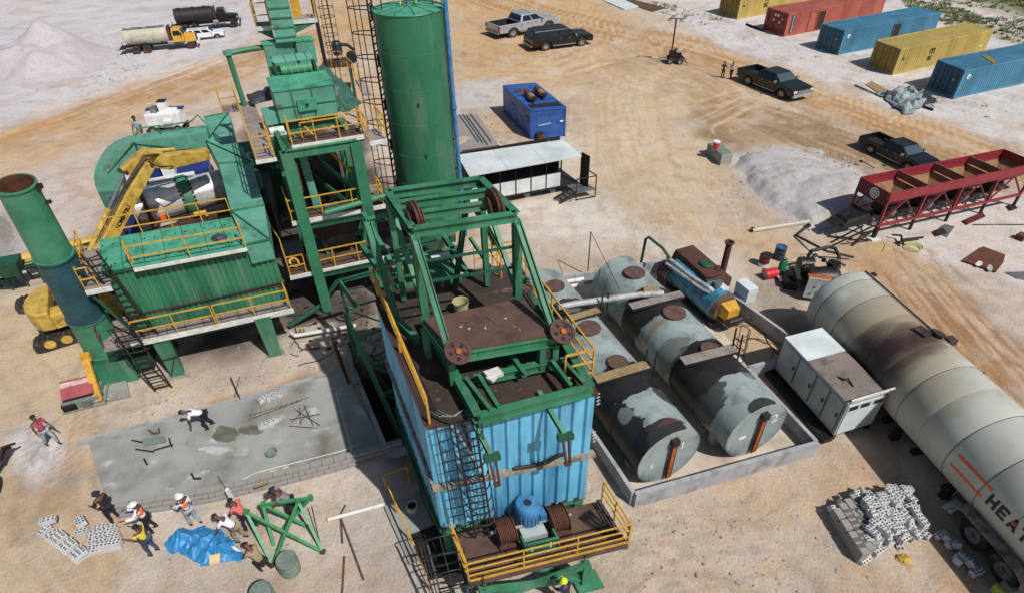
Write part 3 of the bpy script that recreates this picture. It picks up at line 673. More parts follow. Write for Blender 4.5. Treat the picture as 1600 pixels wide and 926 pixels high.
# winch: motor, gear base, drums
mc=BT.l(838,835,PZ); mu,mv=mc.x-.12,mc.y+.35
m=BT.mb(); m.box((mu-.35,mv-.55,PZ),(mu+.38,mv+.3,PZ+.32)); m.out('gearbox','cabinet')
m=BT.mb(); m.box((mu-.42,mv-.95,PZ),(mu+.55,mv-.55,PZ+.08)); m.box((mu-.42,mv-.9,PZ+.08),(mu+.5,mv-.82,PZ+.5)); m.box((mu+.5,mv-.95,PZ+.08),(mu+.56,mv-.55,PZ+.5)); m.box((mu-.46,mv-.95,PZ+.08),(mu-.4,mv-.55,PZ+.5)); gb=m.out('gear_bracket','green')
for (a,b) in ((-.25,.2),(-.25,.38),(.3,.2),(.3,.38)): BT.mb().cyl((mu+a,mv-.93,PZ+b),(mu+a,mv-.9,PZ+b),.03,n=8).out('bolt','white_edge',gb)
mo=BT.mb().lathe((mu,mv,PZ+.3),(mu,mv,PZ+1.3),[(0,.001),(0,.2),(.1,.26),(.12,.32),(.62,.34),(.64,.36),(.82,.36),(.9,.32),(.93,.2),(.93,.001)],24).out('winch_motor','motor_blue',smooth=True)
BT.mb().lathe((mu,mv,PZ+1.232),(mu,mv,PZ+1.3),[(0,.001),(0,.12),(.02,.1),(.02,.001)],16).out('fan_hub','black',mo)
m=BT.mb()
for k in range(20): a=2*PI*k/20; m.cbox((mu+.345*math.cos(a),mv+.345*math.sin(a),PZ+.65),(.035,.02,.42),a)
m.out('cooling_fins','motor_blue',mo)
m=BT.mb(); m.box((mu+.3,mv-.25,PZ+.5),(mu+.48,mv+.05,PZ+.8)); m.out('terminal_box','motor_blue',mo)
for s_,du in ((-1,-.78),(1,.82)):
    c0=(mu+du-.26,mv-.2,PZ+.42); c1=(mu+du+.26,mv-.2,PZ+.42)
    pr=[(0,.001),(0,.42),(.03,.42),(.03,.33)]+[(.03+.46*k/24,.33+.025*(k%2)) for k in range(25)]+[(.49,.33),(.49,.42),(.52,.42),(.52,.001)]
    cd=BT.mb().lathe(c0,c1,pr,22).out('cable_drum','rust_brown')
    for k in range(9): BT.mb().ring((c0[0]+.07+.048*k,c0[1],c0[2]),(1,0,0),.355,.02,18,5).out('cable_turn','rust',cd)
    BT.mb().box((mu+du-.3,mv-.6,PZ),(mu+du+.3,mv-.48,PZ+.12)).out('drum_stand','rust_brown')
BT.mb().cyl((mu-1.2,mv-.2,PZ+.42),(mu+1.25,mv-.2,PZ+.42),.06,n=12).out('drum_shaft','steel')
m=BT.mb(); r=random.Random(8)
for i in range(9): 
    u=pu1-.5-.055*i; m.tube([(u,-.35-.02*i,PZ+.03),(u+.12,pv0*.5,PZ+.05+.02*(i%3)),(u+.5,pv0+.25,PZ+.03)],.014,5)
m.out('cable_bundle','black')
m=BT.mb(); m.tube([(pu0+.2,pv0+.2,PZ+.05),(pu0+.4,pv0-.06,PZ+.3),(pu0+.35,pv0-.1,PZ-.2),(pu0+.6,pv0-.08,PZ-.3),(pu0+.65,pv0+.4,PZ+.06)],.02,6); m.tube([(pu0+3.4,pv0-.06,PZ),(pu0+3.3,pv0-.1,PZ-.5),(pu0+3.1,pv0,.3)],.012,5); m.out('loose_cable','black')
# roof railings
railing(BT,[(U0+.05,-.02,ZT),(U0+.05,DV+.2,ZT)],h=.95,bars=(1.0,.78,.56),sp=2.8,w=.055)
railing(BT,[(U0+.05,DV+.2,ZT),(U0+1.0,DV+.45,ZT)],h=.95,bars=(1.0,.5),sp=.9)
q=BT.l(925,612,ZT)
ra_=BT.l(835,424,ZT+.95);rb_=BT.l(929,545,ZT+.95);rc_=BT.l(884,556,ZT+.95)
for q in (ra_,rb_,rc_): q.z=ZT
railing(BT,[ra_,rb_,rc_],h=.95,bars=(1.0,.55,.12),sp=1.3)
railing(BT,[(U1-.35,DV+.1,ZT),(U1-.35,DV+1.6,ZT)],h=.95,bars=(1.0,.5),sp=1.0)
# hoses at the roof corner
m=BT.mb(); r=random.Random(4)
for i in range(6):
    z=ZT+.03; pts=[(U0+.1+.09*i+r.uniform(-.05,.05),-.02+r.uniform(-.08,.08),z+r.uniform(0,.08)) for _ in range(1)]
    x=U0+.1+.03*i; m.tube([(x,2.6,z+.02),(x+.03,1.2,z+.03+.01*i),(x+.05,.15,z+.05),(x+.25,-.1-.02*i,z+.04),(x+.6,-.12,z),(x+.8,-.14,z-.5-.3*i)],.022,6)
m.out('cable_bundle','black')
m=BT.mb()
for i in range(3): m.tube([(U0+.15+.1*i,.3,ZT+.08),(U0+.3+.1*i,.02,ZT+.14),(U0+.6+.05*i,.0,ZT+.06),(U0+.95,.12,ZT+.1)],.012,6)
m.out('hose_tangle','drum_green')
m=BT.mb(); m.tube([(U0+1.05,.9,ZT+.03),(U0+1.35,1.1,ZT+.25),(U0+1.5,.6,ZT+.35),(U0+1.3,.1,ZT+.1),(U0+1.0,-.05,ZT+.02)],.016,6); m.out('loose_cable','black')
# caged ladder on the front
ladder(BT,(U0+1.05,-.42,ZB-.2),(U0+.82,-.34,ZT+.2),w=.5,mt='black',cage=(0,-.62,0),cage_from=.18,hoops=.52)
ladder(BT,(U0+.42,-.3,ZB+.6),(U0+.3,-.3,ZT+.1),w=.34,mt='black',sp=.42,r=.016)
m=BT.mb(); m.beam(BT.l(705,660,6.4),BT.l(756,738,4.1)-Vector((0,.15,0)),.05,.05); m.out('conduit','white_edge')
m=BT.mb(); m.cbox(BT.l(752,740,3.95)+Vector((0,-.1,0)),(.2,.12,.14)); m.out('junction_box','rust')
# gate arms hanging from the roof edge
for (p0,p1,p2) in (((738,660),(767,697),(781,738)),((852,630),(884,672),(894,714))):
    a=BT.l(*p0,6.55); b=a+Vector((.18,-.75,-.45)); c=b+Vector((.05,-.1,-1.05))
    ar=BT.mb().ibeam(a+Vector((0,.4,.05)),b,.12,.14).out('gate_arm','green')
    BT.mb().box((b.x-.2,b.y-.1,b.z-.12),(b.x+.2,b.y+.05,b.z+.08)).out('arm_bracket','green_dark',ar)
    m=BT.mb(); m.beam((b.x-.07,b.y-.05,b.z-.1),(c.x-.02,c.y,c.z),.05,.06); m.beam((b.x+.08,b.y-.05,b.z-.1),(c.x+.08,c.y,c.z),.05,.06); m.cbox((c.x+.02,c.y,c.z),(.16,.1,.1)); m.out('hanger_rod','rust_brown',ar)
m=BT.mb(); m.tube([(U0+2.1,-.1,ZM+.1),(U0+2.7,-.16,ZM+.12),(U0+3.05,-.2,ZM+.22),(U0+3.3,-.3,ZM+.55),(U0+3.5,-.35,ZM+.6)],.06,8); m.out('black_hose','black')
# ================= HOIST FRAME on the tower =================
HF=Thing('skip_hoist_frame','green steel hoist frame with rusty deck and four sheaves on the blue tower roof','hoist frame',BT.o+Vector((0,0,ZT)),R_(13),skew=R_(9.5)); HF.o=Vector((BT.o.x,BT.o.y,0)); HF.root.location=(BT.o.x,BT.o.y,0)
DZ=7.85; TZ=10.45
dFL=HF.l(703,552,DZ);dFR=HF.l(868,524,DZ);dBL=HF.l(661,500,DZ);dBR=HF.l(815,467,DZ)
def lp(x,y,z): 
    q=HF.l(x,y,z); return q
HF.mb().extr([dFL,dFR,dBR,dBL],(0,0,.04)).out('deck_plate','deck_rust')
h=Vector((0,0,-.16))
bm_=[('deck_beam',dFL+h,dFR+h,.16,.3),('deck_beam',dBL+h,dBR+h,.12,.24),('deck_beam',dFL+h,dBL+h,.12,.24),('deck_beam',dFR+h,dBR+h,.12,.24)]
for nm,a,b,w_,h_ in bm_: HF.mb().ibeam(a,b,w_,h_).out(nm,'green')
tFL=lp(646,362,TZ-.1);tFR=lp(807,338,TZ-.1);tBL=lp(606,303,TZ-.1);tBR=lp(751,283,TZ-.1)
for a,b in ((tFL,tFR),(tBL,tBR),(tFL,tBL),(tFR,tBR)): HF.mb().ibeam(a,b,.2,.24).out('top_beam','green')
for t in (.3,.62):
    a=tBL.lerp(tFL,t)+Vector((0,0,-.03));b=tBR.lerp(tFR,t)+Vector((0,0,-.03)); HF.mb().ibeam(a,b,.16,.22).out('cross_beam','green')
dn=Vector((0,0,-.1))
# vertical rear posts, raking front legs
for a,b in ((tFR+dn,Vector((tFR.x,tFR.y,DZ-.1))),(tFL+dn,Vector((tFL.x,tFL.y,DZ-.1)))): HF.mb().ibeam(a,b,.2,.2,up=(0,1,0)).out('post','green')
for a,b in ((tFL+dn,dFL+Vector((0,.05,0))),(tFR+dn,dFR+Vector((0,.05,0)))): HF.mb().ibeam(a,b,.17,.17,up=(1,0,0)).out('raking_leg','green')
for t in (.36,.62):
    a=tFL.lerp(Vector((tFL.x,tFL.y,DZ)),t);b=tFR.lerp(Vector((tFR.x,tFR.y,DZ)),t); HF.mb().beam(a,b,.06,.06).out('tie_bar','green_dark')
rb=Vector((0,0,ZT+.1))
bl=lp(590,345,TZ-.6); 
for a,b in ((tBR,Vector((tBR.x+.1,tBR.y+.2,ZT+.1))),(tBL,Vector((tBL.x,tBL.y+.2,ZT+.1)))): HF.mb().ibeam(a+dn,b,.16,.16,up=(0,1,0)).out('post','green')
HF.mb().ibeam(tBR+dn,Vector((tFR.x,tFR.y+.1,DZ+.1)),.12,.12).out('diagonal_brace','green')
HF.mb().ibeam(tBL+dn,Vector((tFL.x,tFL.y+.1,DZ+.1)),.12,.12).out('diagonal_brace','green')
HF.mb().ibeam(tBR+dn+Vector((-.3,.1,0)),Vector((tBR.x-.9,tBR.y+.3,ZT+.1)),.14,.14).out('diagonal_brace','green_dark')
HF.mb().ibeam(tBR+Vector((-.1,.2,-1.0)),Vector((tBR.x+1.2,tBR.y+1.6,ZT+.1)),.14,.14).out('diagonal_brace','green')
# left outer ladder like frame
p=lp(574,346,9.4); q2=lp(603,338,9.4)
HF.mb().ibeam(p,q2,.16,.18).out('side_frame','green')
for t in (0,):
    e=Vector((p.x+.15,p.y-1.3,ZT+.25)); HF.mb().ibeam(p,e,.18,.2,up=(1,0,0)).out('side_frame','green')
    e2=Vector((p.x+.5,p.y-2.3,ZT+.15)); HF.mb().ibeam(e,e2,.18,.2).out('side_frame','green')
HF.mb().ibeam(Vector((p.x+.1,p.y-.2,8.4)),Vector((p.x+1.9,p.y+.1,8.4)),.12,.14).out('side_frame','green_dark')
# lower frame resting on the roof
LZ=6.98
fa=lp(748,654,LZ-.15);fb=lp(923,608,LZ-.15); ba=lp(663,500,LZ-.1);bb=lp(840,470,LZ-.1)
for a,b in ((fa,fb),(fa,ba),(fb,bb)): HF.mb().ibeam(a,b,.22,.3).out('base_beam','green')
c0=fa.lerp(ba,.32);c1=fb.lerp(bb,.3); HF.mb().ibeam(c0+Vector((.4,0,0)),c1-Vector((.4,0,0)),.2,.26).out('base_beam','green')
for (x0,y0,x1,y1) in ((728,592,765,640),(748,588,778,636),(862,565,892,604),(877,562,912,600)):
    HF.mb().ibeam(lp(x0,y0,LZ+.06),lp(x1,y1,LZ+.06),.1,.2).out('guide_beam','green')
HF.mb().beam(lp(885,566,LZ),lp(905,603,LZ),.07,.08).out('guide_rod','rust_brown')
HF.mb().beam(lp(752,592,LZ),lp(770,636,LZ),.07,.08).out('guide_rod','rust_brown')
for q in (dFL,dFR,dFR+Vector((-.35,.0,0))): HF.mb().ibeam(q+Vector((0,.02,-.3)),Vector((q.x,q.y+.02,LZ-.2)),.16,.16,up=(0,1,0)).out('deck_support','green')
for q in (dBL,dBR): HF.mb().ibeam(q+Vector((0,-.02,-.3)),Vector((q.x,q.y,ZT)),.16,.16,up=(0,1,0)).out('deck_support','green')
HF.mb().ibeam(lp(795,550,LZ),lp(820,585,LZ),.12,.18).out('guide_beam','green')
m=HF.mb(); m.cbox(lp(771,583,LZ+.1),(.42,.26,.12),.2); m.cbox(lp(768,590,LZ+.1),(.2,.2,.08),.6); m.out('white_block','white_edge')
def sheave(name,c,axis,R,th,mt='rust_brown',holes=True):
    c=Vector(c);ax=Vector(axis).normalized()
    pr=[(0,.001),(0,.09),(.02,.1),(.03,R*.75),(0,R*.82),(0,R),(th*.3,R),(th*.5,R*.88),(th*.7,R),(th,R),(th,R*.8),(th-.03,R*.75),(th-.02,.001)]
    o=HF.mb().lathe(c-ax*th/2,c+ax*th/2,pr,26).out(name,mt,smooth=True,ang=.5)
    HF.mb().cyl(c-ax*(th/2+.05),c+ax*(th/2+.05),.07,n=12).out('axle',('orange_rust'),o)
    if holes:
        d,a,b=MB().basis((0,0,0),ax)
        for k in range(5):
            an=2*PI*k/5; q=c+(a*math.cos(an)+b*math.sin(an))*R*.55; HF.mb().cyl(q-ax*(th/2-.018),q+ax*(th/2-.008),.05,n=10).out('spoke_hole','hole',o)
    return o
sheave('sheave',lp(713,545,DZ+.15)+Vector((0,-.1,0)),(.1,-.6,.75),.33,.09)
sheave('sheave',lp(877,516,DZ+.15)+Vector((0,-.05,0)),(.1,-.6,.75),.33,.09)
for (x,y) in ((648,338),(772,318)):
    c=lp(x,y,TZ+.05); s_=sheave('hoist_pulley',c,(1,.1,0),.4,.14,'rust_brown',False)
    for k in (-.17,.17): HF.mb().extr([(c.x+k,c.y-.32,TZ-.1),(c.x+k,c.y+.32,TZ-.1),(c.x+k,c.y+.06,TZ+.22),(c.x+k,c.y-.06,TZ+.22)],(.03,0,0)).out('pulley_bracket','rust_brown',s_)
# stub brackets on the back left
m=HF.mb(); m.tube([Vector((dBL.x+.7,dBL.y+.35,ZT+.05)),Vector((dBL.x+.7,dBL.y+.35,ZT+.3))],.1,8)
# bucket, debris on the deck
def add_bucket(loc,label,mt,Rr=.16,h=.3,name='bucket',cat='bucket',yaw=0):
    m=MB(); m.lathe(loc,loc+Vector((0,0,h)),[(0,.001),(0,Rr*.8),(h,Rr),(h+.01,Rr*1.06),(h-.02,Rr*1.06),(h-.02,Rr*.95),(.03,Rr*.76),(.03,.001)],20); return solo(m,name,label,cat,mt,smooth=True)
mat('bucket_cream',srgb(182,176,136),0.5,dirt=srgb(120,112,84),damt=.5,dscale=5)
p=at(721,487,ZT+.02); add_bucket(p,'cream plastic bucket on the tower roof behind the rusty deck','bucket_cream',.24,.4)
def stick(pts,r,name,label,cat,mt='stick',group=None,n=6): return solo(MB().tube(pts,r,n),name,label,cat,mt,group,smooth=True)
p=[HF.o+Vector((0,0,0))]
def hp_(x,y): return at(x,y,DZ+.06)
stick([hp_(762,494),hp_(777,505)],.022,'steel_rod','thin steel rod lying on the rusty hoist deck','rod','steel')
for k,(x,y) in enumerate([(720,510),(733,513),(758,512),(790,497)]):
    solo(MB().cbox(at(x,y,DZ+.055),(.05,.03,.02),k),'paint_chip',['pale scrap at the left of the rusty hoist deck','pale scrap in the middle left of the rusty hoist deck','pale scrap below the thin rod on the hoist deck','small pale scrap right of the rod on the hoist deck'][k],'scrap','white_edge')
# green mixer body behind the deck with pale patch
MX=Thing('green_mixer_housing','green mixer housing between the hoist frame and the tall silo','mixer housing',BT.o,R_(13),skew=R_(9.5)); MX.o=Vector((BT.o.x,BT.o.y,0)); MX.root.location=MX.o
a=MX.l(640,500,6.7); 
MX.mb().box((a.x+.1,DV+.3,3.0),(a.x+2.2,DV+2.2,6.6)).out('housing','green_silo')
MX.mb().box((a.x+1.3,DV+.26,5.9),(a.x+1.7,DV+.3,6.25)).out('inspection_patch','green_roof')
m=MX.mb(); m.ibeam((a.x-.3,DV+1.2,6.9),(a.x+2.6,DV+1.6,6.9),.16,.2); m.ibeam((a.x-.2,DV+.4,6.95),(a.x-.5,DV+2.6,6.95),.16,.2); m.ibeam((a.x+2.3,DV+.2,6.9),(a.x+2.3,DV+2.6,6.9),.14,.2); m.ibeam((a.x+.3,DV+.3,6.7),(a.x-.2,DV+2.9,8.0),.14,.14); m.out('housing_frame','green')
MX.mb().cbox(MX.l(688,400,7.3),(.6,.25,.05),.1).out('white_sheet','white_edge')
for (u,v) in ((a.x+.2,DV+.5),(a.x+2.1,DV+.5),(a.x+.2,DV+2.1),(a.x+2.1,DV+2.1)): MX.mb().box((u-.1,v-.1,0),(u+.1,v+.1,3.0)).out('leg','green_dark')
# right hand platform with yellow rails seen through the frame
RP=Thing('side_platform','small rusty platform with yellow railing right of the mixer housing','platform',at(800,440,5.4),R_(15)); 
o0=RP.l(770,412,5.4); o1=RP.l(832,440,5.4)
RP.mb().box((-1.1,-.6,-.08),(.6,1.1,0)).out('deck','deck_rust'); m=RP.mb()
for (u,v) in ((-1.0,-.5),(.5,-.5),(.5,1.0),(-1,1.0)): m=RP.mb().box((u-.07,v-.07,-5.4),(u+.07,v+.07,-.08)); m.out('leg','green_dark')
railing(RP,[(-1.1,1.1,0),(.6,1.1,0),(.6,-.6,0)],h=.95,bars=(1,.5),sp=.85)
m=RP.mb(); m.ibeam((-1.2,1.1,1.4),(-.4,-.3,.05),.1,.12); m.ibeam((-1.8,.9,.3),(.6,-.2,.1),.1,.12); m.out('brace','green')
# truss of the skip track left of the tower
TR=Thing('skip_track_truss','dark green lattice truss dropping into the pit left of the blue tower','truss',BT.o,R_(13),skew=R_(9.5)); TR.o=Vector((BT.o.x,BT.o.y,0)); TR.root.location=TR.o
t0=TR.l(538,483,3.4);t1=TR.l(600,465,3.4)
q0=Vector((t0.x+.9,t0.y-3.6,-1.3)); q1=Vector((t1.x+.55,t1.y-3.6,-1.3))
def truss(T,a0,a1,b0,b1,h,n,mt):
    """two chords a0-b0, a1-b1 with a lower pair h beneath"""
    dz=Vector((0,0,-h))
    for (p,q) in ((a0,b0),(a1,b1),(a0+dz,b0+dz),(a1+dz,b1+dz)): T.mb().ibeam(p,q,.11,.13).out('chord',mt)
    for i in range(n+1):
        t=i/n; A=a0.lerp(b0,t);B=a1.lerp(b1,t)
        T.mb().beam(A,B,.07,.07).out('strut',mt); T.mb().beam(A,A+dz,.06,.06).out('strut',mt); T.mb().beam(B,B+dz,.06,.06).out('strut',mt)
        if i<n:
            A2=a0.lerp(b0,(i+1)/n);B2=a1.lerp(b1,(i+1)/n)
            T.mb().beam(A,A2+dz,.05,.05).out('brace',mt); T.mb().beam(B,B2+dz,.05,.05).out('brace',mt); T.mb().beam(A,B2,.05,.05).out('brace',mt)
truss(TR,t0,t1,q0,q1,.6,5,'green')
for p in (t0,t1): TR.mb().ibeam(p,Vector((p.x,p.y,0)),.14,.14,up=(0,1,0)).out('post','green_dark')
e0=TR.l(530,440,3.6);e1=TR.l(556,478,3.4); TR.mb().ibeam(e0,e1,.14,.16).out('arm','green'); TR.mb().ibeam(e0,TR.l(585,425,3.6),.14,.16).out('arm','green_dark')
e2=Vector((e0.x,e0.y,0)); TR.mb().ibeam(e0,e2,.12,.12,up=(0,1,0)).out('post','green_dark')
# pipes into the pit
stick([at(545,548,.5),at(556,600,.45)],.09,'pipe','short pale pipe lying by the far end of the curb wall','pipe','steel',n=10)
stick([at(575,570,-.4),at(640,650,-1.2)],.12,'pipe','long dark pipe leaning down inside the pit','pipe','rust_brown',n=10)
# ================= TALL SILO =================
c=at(638,13,12.2); SR=1.5
SI=Thing('cement_silo','tall green cylindrical silo with pipe and caged ladder','silo',(c.x,c.y,0),0)
prof=[(0,.35),(1.6,1.45),(1.6,SR)]
zz=1.6
for k in range(1,8): zz=1.6+k*(12.2-1.6)/7; prof+=[(zz-.012,SR),(zz-.006,SR-.012),(zz+.006,SR-.012)]
prof=[(min(t,12.2),r_) for t,r_ in prof][:-2]+[(12.2,SR)]
SI.mb().lathe((0,0,0),(0,0,12.2),prof,56).out('shell','green_silo',smooth=True,ang=.3)
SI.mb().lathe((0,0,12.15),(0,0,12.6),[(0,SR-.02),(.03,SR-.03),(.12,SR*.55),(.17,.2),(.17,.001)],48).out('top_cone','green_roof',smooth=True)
for k in range(10): a=2*PI*k/10; SI.mb().beam((math.cos(a)*.2,math.sin(a)*.2,12.335),(math.cos(a)*(SR-.05),math.sin(a)*(SR-.05),12.2),.04,.03).out('roof_rib','green_silo')
SI.mb().ring((0,0,12.2),(0,0,1),SR+.01,.025,48,6).out('top_rim','green_silo')
for k in range(4): a=PI/4+k*PI/2; SI.mb().box((math.cos(a)*1.3-.12,math.sin(a)*1.3-.12,0),(math.cos(a)*1.3+.12,math.sin(a)*1.3+.12,1.8)).out('leg','green_dark')
for (x,y) in ((597,17),(636,15),(676,9),(690,5)): 
    q=SI.l(x,y,12.2); SI.mb().cyl(q,q+Vector((0,0,.65)),.03,n=8).out('roof_post','rust_brown')
for (x,y) in ((662,141),(672,222)):
    pass
q=SI.l(625,22,12.1); SI.mb().cyl(q+Vector((0,-.12,0)),q+Vector((0,.1,0)),.13,n=14).out('vent_flange','rust_brown')
SI.mb().tube([(-.35,.2,12.3),(-.35,.2,12.75),(.3,.35,12.75),(.3,.35,12.35)],.05,8).out('roof_pipe','cable_yellow')
for (a,z) in ((-PI/2+.12,8.6),(-PI/2+.18,6.2)): SI.mb().cbox((math.cos(a)*SR,math.sin(a)*SR,z),(.08,.08,.16),a).out('lug','black')
# fill pipe, hugging the right side
a=R_(-12); px_,py_=math.cos(a)*(SR+.16),math.sin(a)*(SR+.16)
fp=SI.mb().tube([(px_-.02,py_,12.9),(px_,py_,8),(px_+.05,py_-.05,4),(px_+.1,py_-.1,1.2)],.1,14).out('fill_pipe','heater_pipe_blue' if 'heater_pipe_blue' in MATS else 'motor_blue',smooth=True)
for z in (2.2,3.6,5,6.5,8,9.5,11): SI.mb().cbox((px_-.12,py_,z),(.3,.06,.06),a).out('pipe_bracket','rust_brown',fp)
for z in (4,8): SI.mb().cyl((px_,py_,z),(px_,py_,z+.08),.15,n=14).out('flange','motor_blue',fp)
SI.mb().tube([(px_-.06,py_+.2,12.2),(px_-.05,py_+.22,1)],.035,8).out('conduit','pipe_white')
# caged ladder to silo
lt=SI.l(573,8,12.3)
a=math.atan2(lt.y,lt.x); dd=Vector((math.cos(a),math.sin(a),0)); sd_=Vector((-dd.y,dd.x,0)); lo=dd*(SR+.18)
ladder(SI,(lo.x,lo.y,.6),(lo.x,lo.y,13.2),w=.5,side=sd_,cage=dd*1.0,cage_from=.2,hoops=.95,mt='black',sp=.32,r=.032)
for z in (2,4,6,8,10,12): SI.mb().beam(dd*(SR-.02)+Vector((0,0,z)),dd*(SR+.2)+Vector((0,0,z)),.06,.5).out('ladder_bracket','black')
# ================= BAGHOUSE =================
BH=Thing('dust_filter_house','long green ribbed filter house with roof walkway and yellow railings','filter house',(-15.2,18.35,0),R_(18.5),skew=R_(11))
bl=5.85; z0=2.35; z1=5.3; bd=2.5
BH.mb().box((.05,.05,z0),(bl-.05,bd-.05,z1-.08)).out('inner_wall','green_dark')
n=9
for i in range(n):
    a=bl*i/n
    BH.mb().corr((a,-.005*(i%2),z0+.82),(a+bl/n,-.005*(i%2),z0+.82),z1-z0-.9,.22,-.045,(0,1,0)).out('cladding_panel','green')
    BH.mb().corr((a,-.005*(i%2),z0-.05),(a+bl/n,-.005*(i%2),z0-.05),.8,.22,-.045,(0,1,0)).out('cladding_panel','green')
for i in range(4):
    a=bd*i/4; BH.mb().corr((bl,a,z0),(bl,a+bd/4,z0),z1-z0-.08,.22,-.045,(-1,0,0)).out('cladding_panel','green'); BH.mb().corr((0,a+bd/4,z0),(0,a,z0),z1-z0-.08,.22,-.045,(1,0,0)).out('cladding_panel','green')
m=BH.mb(); m.box((-.06,-.1,z0+.76),(bl+.06,.04,z0+.83)); m.out('ledge','rust_brown'); BH.mb().box((-.06,-.14,z1-.12),(bl+.06,.02,z1-.065)).out('eaves_trim','green_dark')
nr=8; ra=.0
for i in range(nr):
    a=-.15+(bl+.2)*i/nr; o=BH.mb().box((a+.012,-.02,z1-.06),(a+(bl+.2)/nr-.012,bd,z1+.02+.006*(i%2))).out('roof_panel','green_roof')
    for (u,v) in ((.12,.3),(.5,.3),(.12,1.9),(.5,1.9)): BH.mb().cyl((a+u,v,z1+.02),(a+u,v,z1+.045),.035,n=8).out('bolt','black',o)
# roof walkway
w0=BH.l(210,421,z1);w1=BH.l(384,386,z1)
ru0,ru1=w0.x,w1.x
BH.mb().box((ru0,-.34,z1-.03),(ru1,-.0,z1+.03)).out('roof_walkway','green_roof')
BH.mb().box((ru0-.02,-.40,z1-.08),(ru1+.02,-.345,z1+.06)).out('kick_edge','white_edge')
railing(BH,[(ru0,-.32,z1+.03),(ru1,-.32,z1+.03)],h=.95,bars=(1,.5),sp=1.6)
railing(BH,[(ru0,-.3,z1+.03),(ru0,.2,z1+.03)],h=.95,bars=(1,.5),sp=.6)
railing(BH,[(ru1,-.3,z1+.03),(ru1,.3,z1+.03)],h=.95,bars=(1,.5),sp=.6)
railing(BH,[(.3,bd+.02,z1-.2),(4.9,bd+.02,z1-.2)],h=1.1,bars=(1,.5),sp=1.15)
BH.mb().beam((.3,bd+.1,z1-.12),(4.9,bd+.1,z1-.12),.08,.1).out('rear_edge','rust')
bg_=BH.l(343,371,z1+.02)
m=MB(); 
def lump(c,rx,ry,rz,seed,n=12,k=8,j=.25):
    r=random.Random(seed); V=[];Fc=[]
    for i in range(k+1):
        t=PI/2*i/k
        for q in range(n):
            f=1+r.uniform(-j,j); V.append(Vector(c)+Vector((rx*math.cos(t)*math.cos(2*PI*q/n)*f,ry*math.cos(t)*math.sin(2*PI*q/n)*f,rz*math.sin(t)*(1+r.uniform(-j,j)*.6))))
    for i in range(k):
        for q in range(n): Fc.append((i*n+q,i*n+(q+1)%n,(i+1)*n+(q+1)%n,(i+1)*n+q))
    return V,Fc
V_,F_=lump(at(343,373,z1+.03),.3,.2,.2,3); m.v=V_;m.f=F_;m.mi=[0]*len(F_); solo(m,'plastic_bag','crumpled black plastic bag on the green filter house roof','bag','tarp_black')
# lower walkway
lv=-.78
BH.mb().box((-.3,lv,z0-.1),(bl+.02,-.06,z0-.04)).out('lower_walkway','walk')
m=BH.mb()
for k in range(1,9): m.box((-.3+(bl+.3)*k/9-.01,lv,z0-.04),(-.3+(bl+.3)*k/9+.01,-.08,z0-.03))
for v in (-.6,-.45,-.3): m.box((-.2,v-.008,z0-.04),(bl,v+.008,z0-.028))
m.out('plate_seam','black')
BH.mb().box((-.32,lv-.06,z0-.2),(bl+.05,lv,z0+.02)).out('kick_edge','white_edge')
half=bl*.5
railing(BH,[(.0,lv+.03,z0),(half-.03,lv+.03,z0)],h=.95,bars=(1,.5),sp=1.25)
railing(BH,[(half+.05,lv+.03,z0),(bl-.02,lv+.03,z0),(bl-.02,-.1,z0)],h=.95,bars=(1,.5),sp=1.35)
BH.mb().box((-1.25,lv-.1,z0-.12),(-.32,1.3,z0-.05)).out('end_landing','walk')
railing(BH,[(-1.22,1.3,z0-.05),(-1.22,lv+.1,z0-.05)],h=.9,bars=(1,.5),sp=.8,mt='rust')
# upper end platform
up0=BH.l(133,455,4.95);up1=BH.l(173,446,4.95)
BH.mb().box((up0.x,up0.y,4.85),(up1.x,bd,4.95)).out('end_platform','walk'); BH.mb().box((up0.x,up0.y-.05,4.78),(up1.x+.02,up0.y,4.98)).out('kick_edge','white_edge')
railing(BH,[(up0.x+.03,bd,4.95),(up0.x+.03,up0.y+.03,4.95)],h=.95,bars=(1,.5),sp=.6)
railing(BH,[(up0.x+.03,up0.y+.03,4.95),(up0.x+.5,up0.y+.03,4.95)],h=.95,bars=(1,.5),sp=.6)
for v in (up0.y+.1,bd-.2): BH.mb().beam((up1.x,v,z0),(up0.x+.1,v,4.8),.08,.08).out('bracket','green_dark')
# supports
def boxleg(T,cx,cy,w,zb,zt,mt,taper=.75):
    h=w/2; k=h*taper; T.mb().hexa([(cx-k,cy-k,zb),(cx+k,cy-k,zb),(cx+k,cy+k,zb),(cx-k,cy+k,zb),(cx-h,cy-h,zt),(cx+h,cy-h,zt),(cx+h,cy+h,zt),(cx-h,cy+h,zt)]).out('leg',mt)
q=BH.l(284,588,0);q2=BH.l(432,558,0)
boxleg(BH,q.x-.1,q.y+.3,.66,0,z0-.1,'green'); boxleg(BH,q2.x,q2.y+.3,.66,0,z0-.1,'green')
boxleg(BH,q.x-.1,q.y+2.3,.6,0,z0-.1,'green_dark'); boxleg(BH,q2.x,q2.y+2.3,.6,0,z0-.1,'green_dark')
m=BH.mb(); m.hexa([(q.x+.4,.7,1.0),(q2.x-.5,.7,1.0),(q2.x-.5,1.4,1.0),(q.x+.4,1.4,1.0),(q.x,.0,z0-.1),(q2.x,.0,z0-.1),(q2.x,2.2,z0-.1),(q.x,2.2,z0-.1)]); m.out('hopper','rust_brown')
m=BH.mb(); m.tube([(q.x,1.05,.85),(q2.x+.6,1.05,.85)],.16,12); m.out('screw_conveyor','green_dark')
for u in (q.x-.1,q2.x): BH.mb().box((u-.4,q.y-.1,-.05),(u+.4,q.y+.7,.04)).out('footing','concrete')
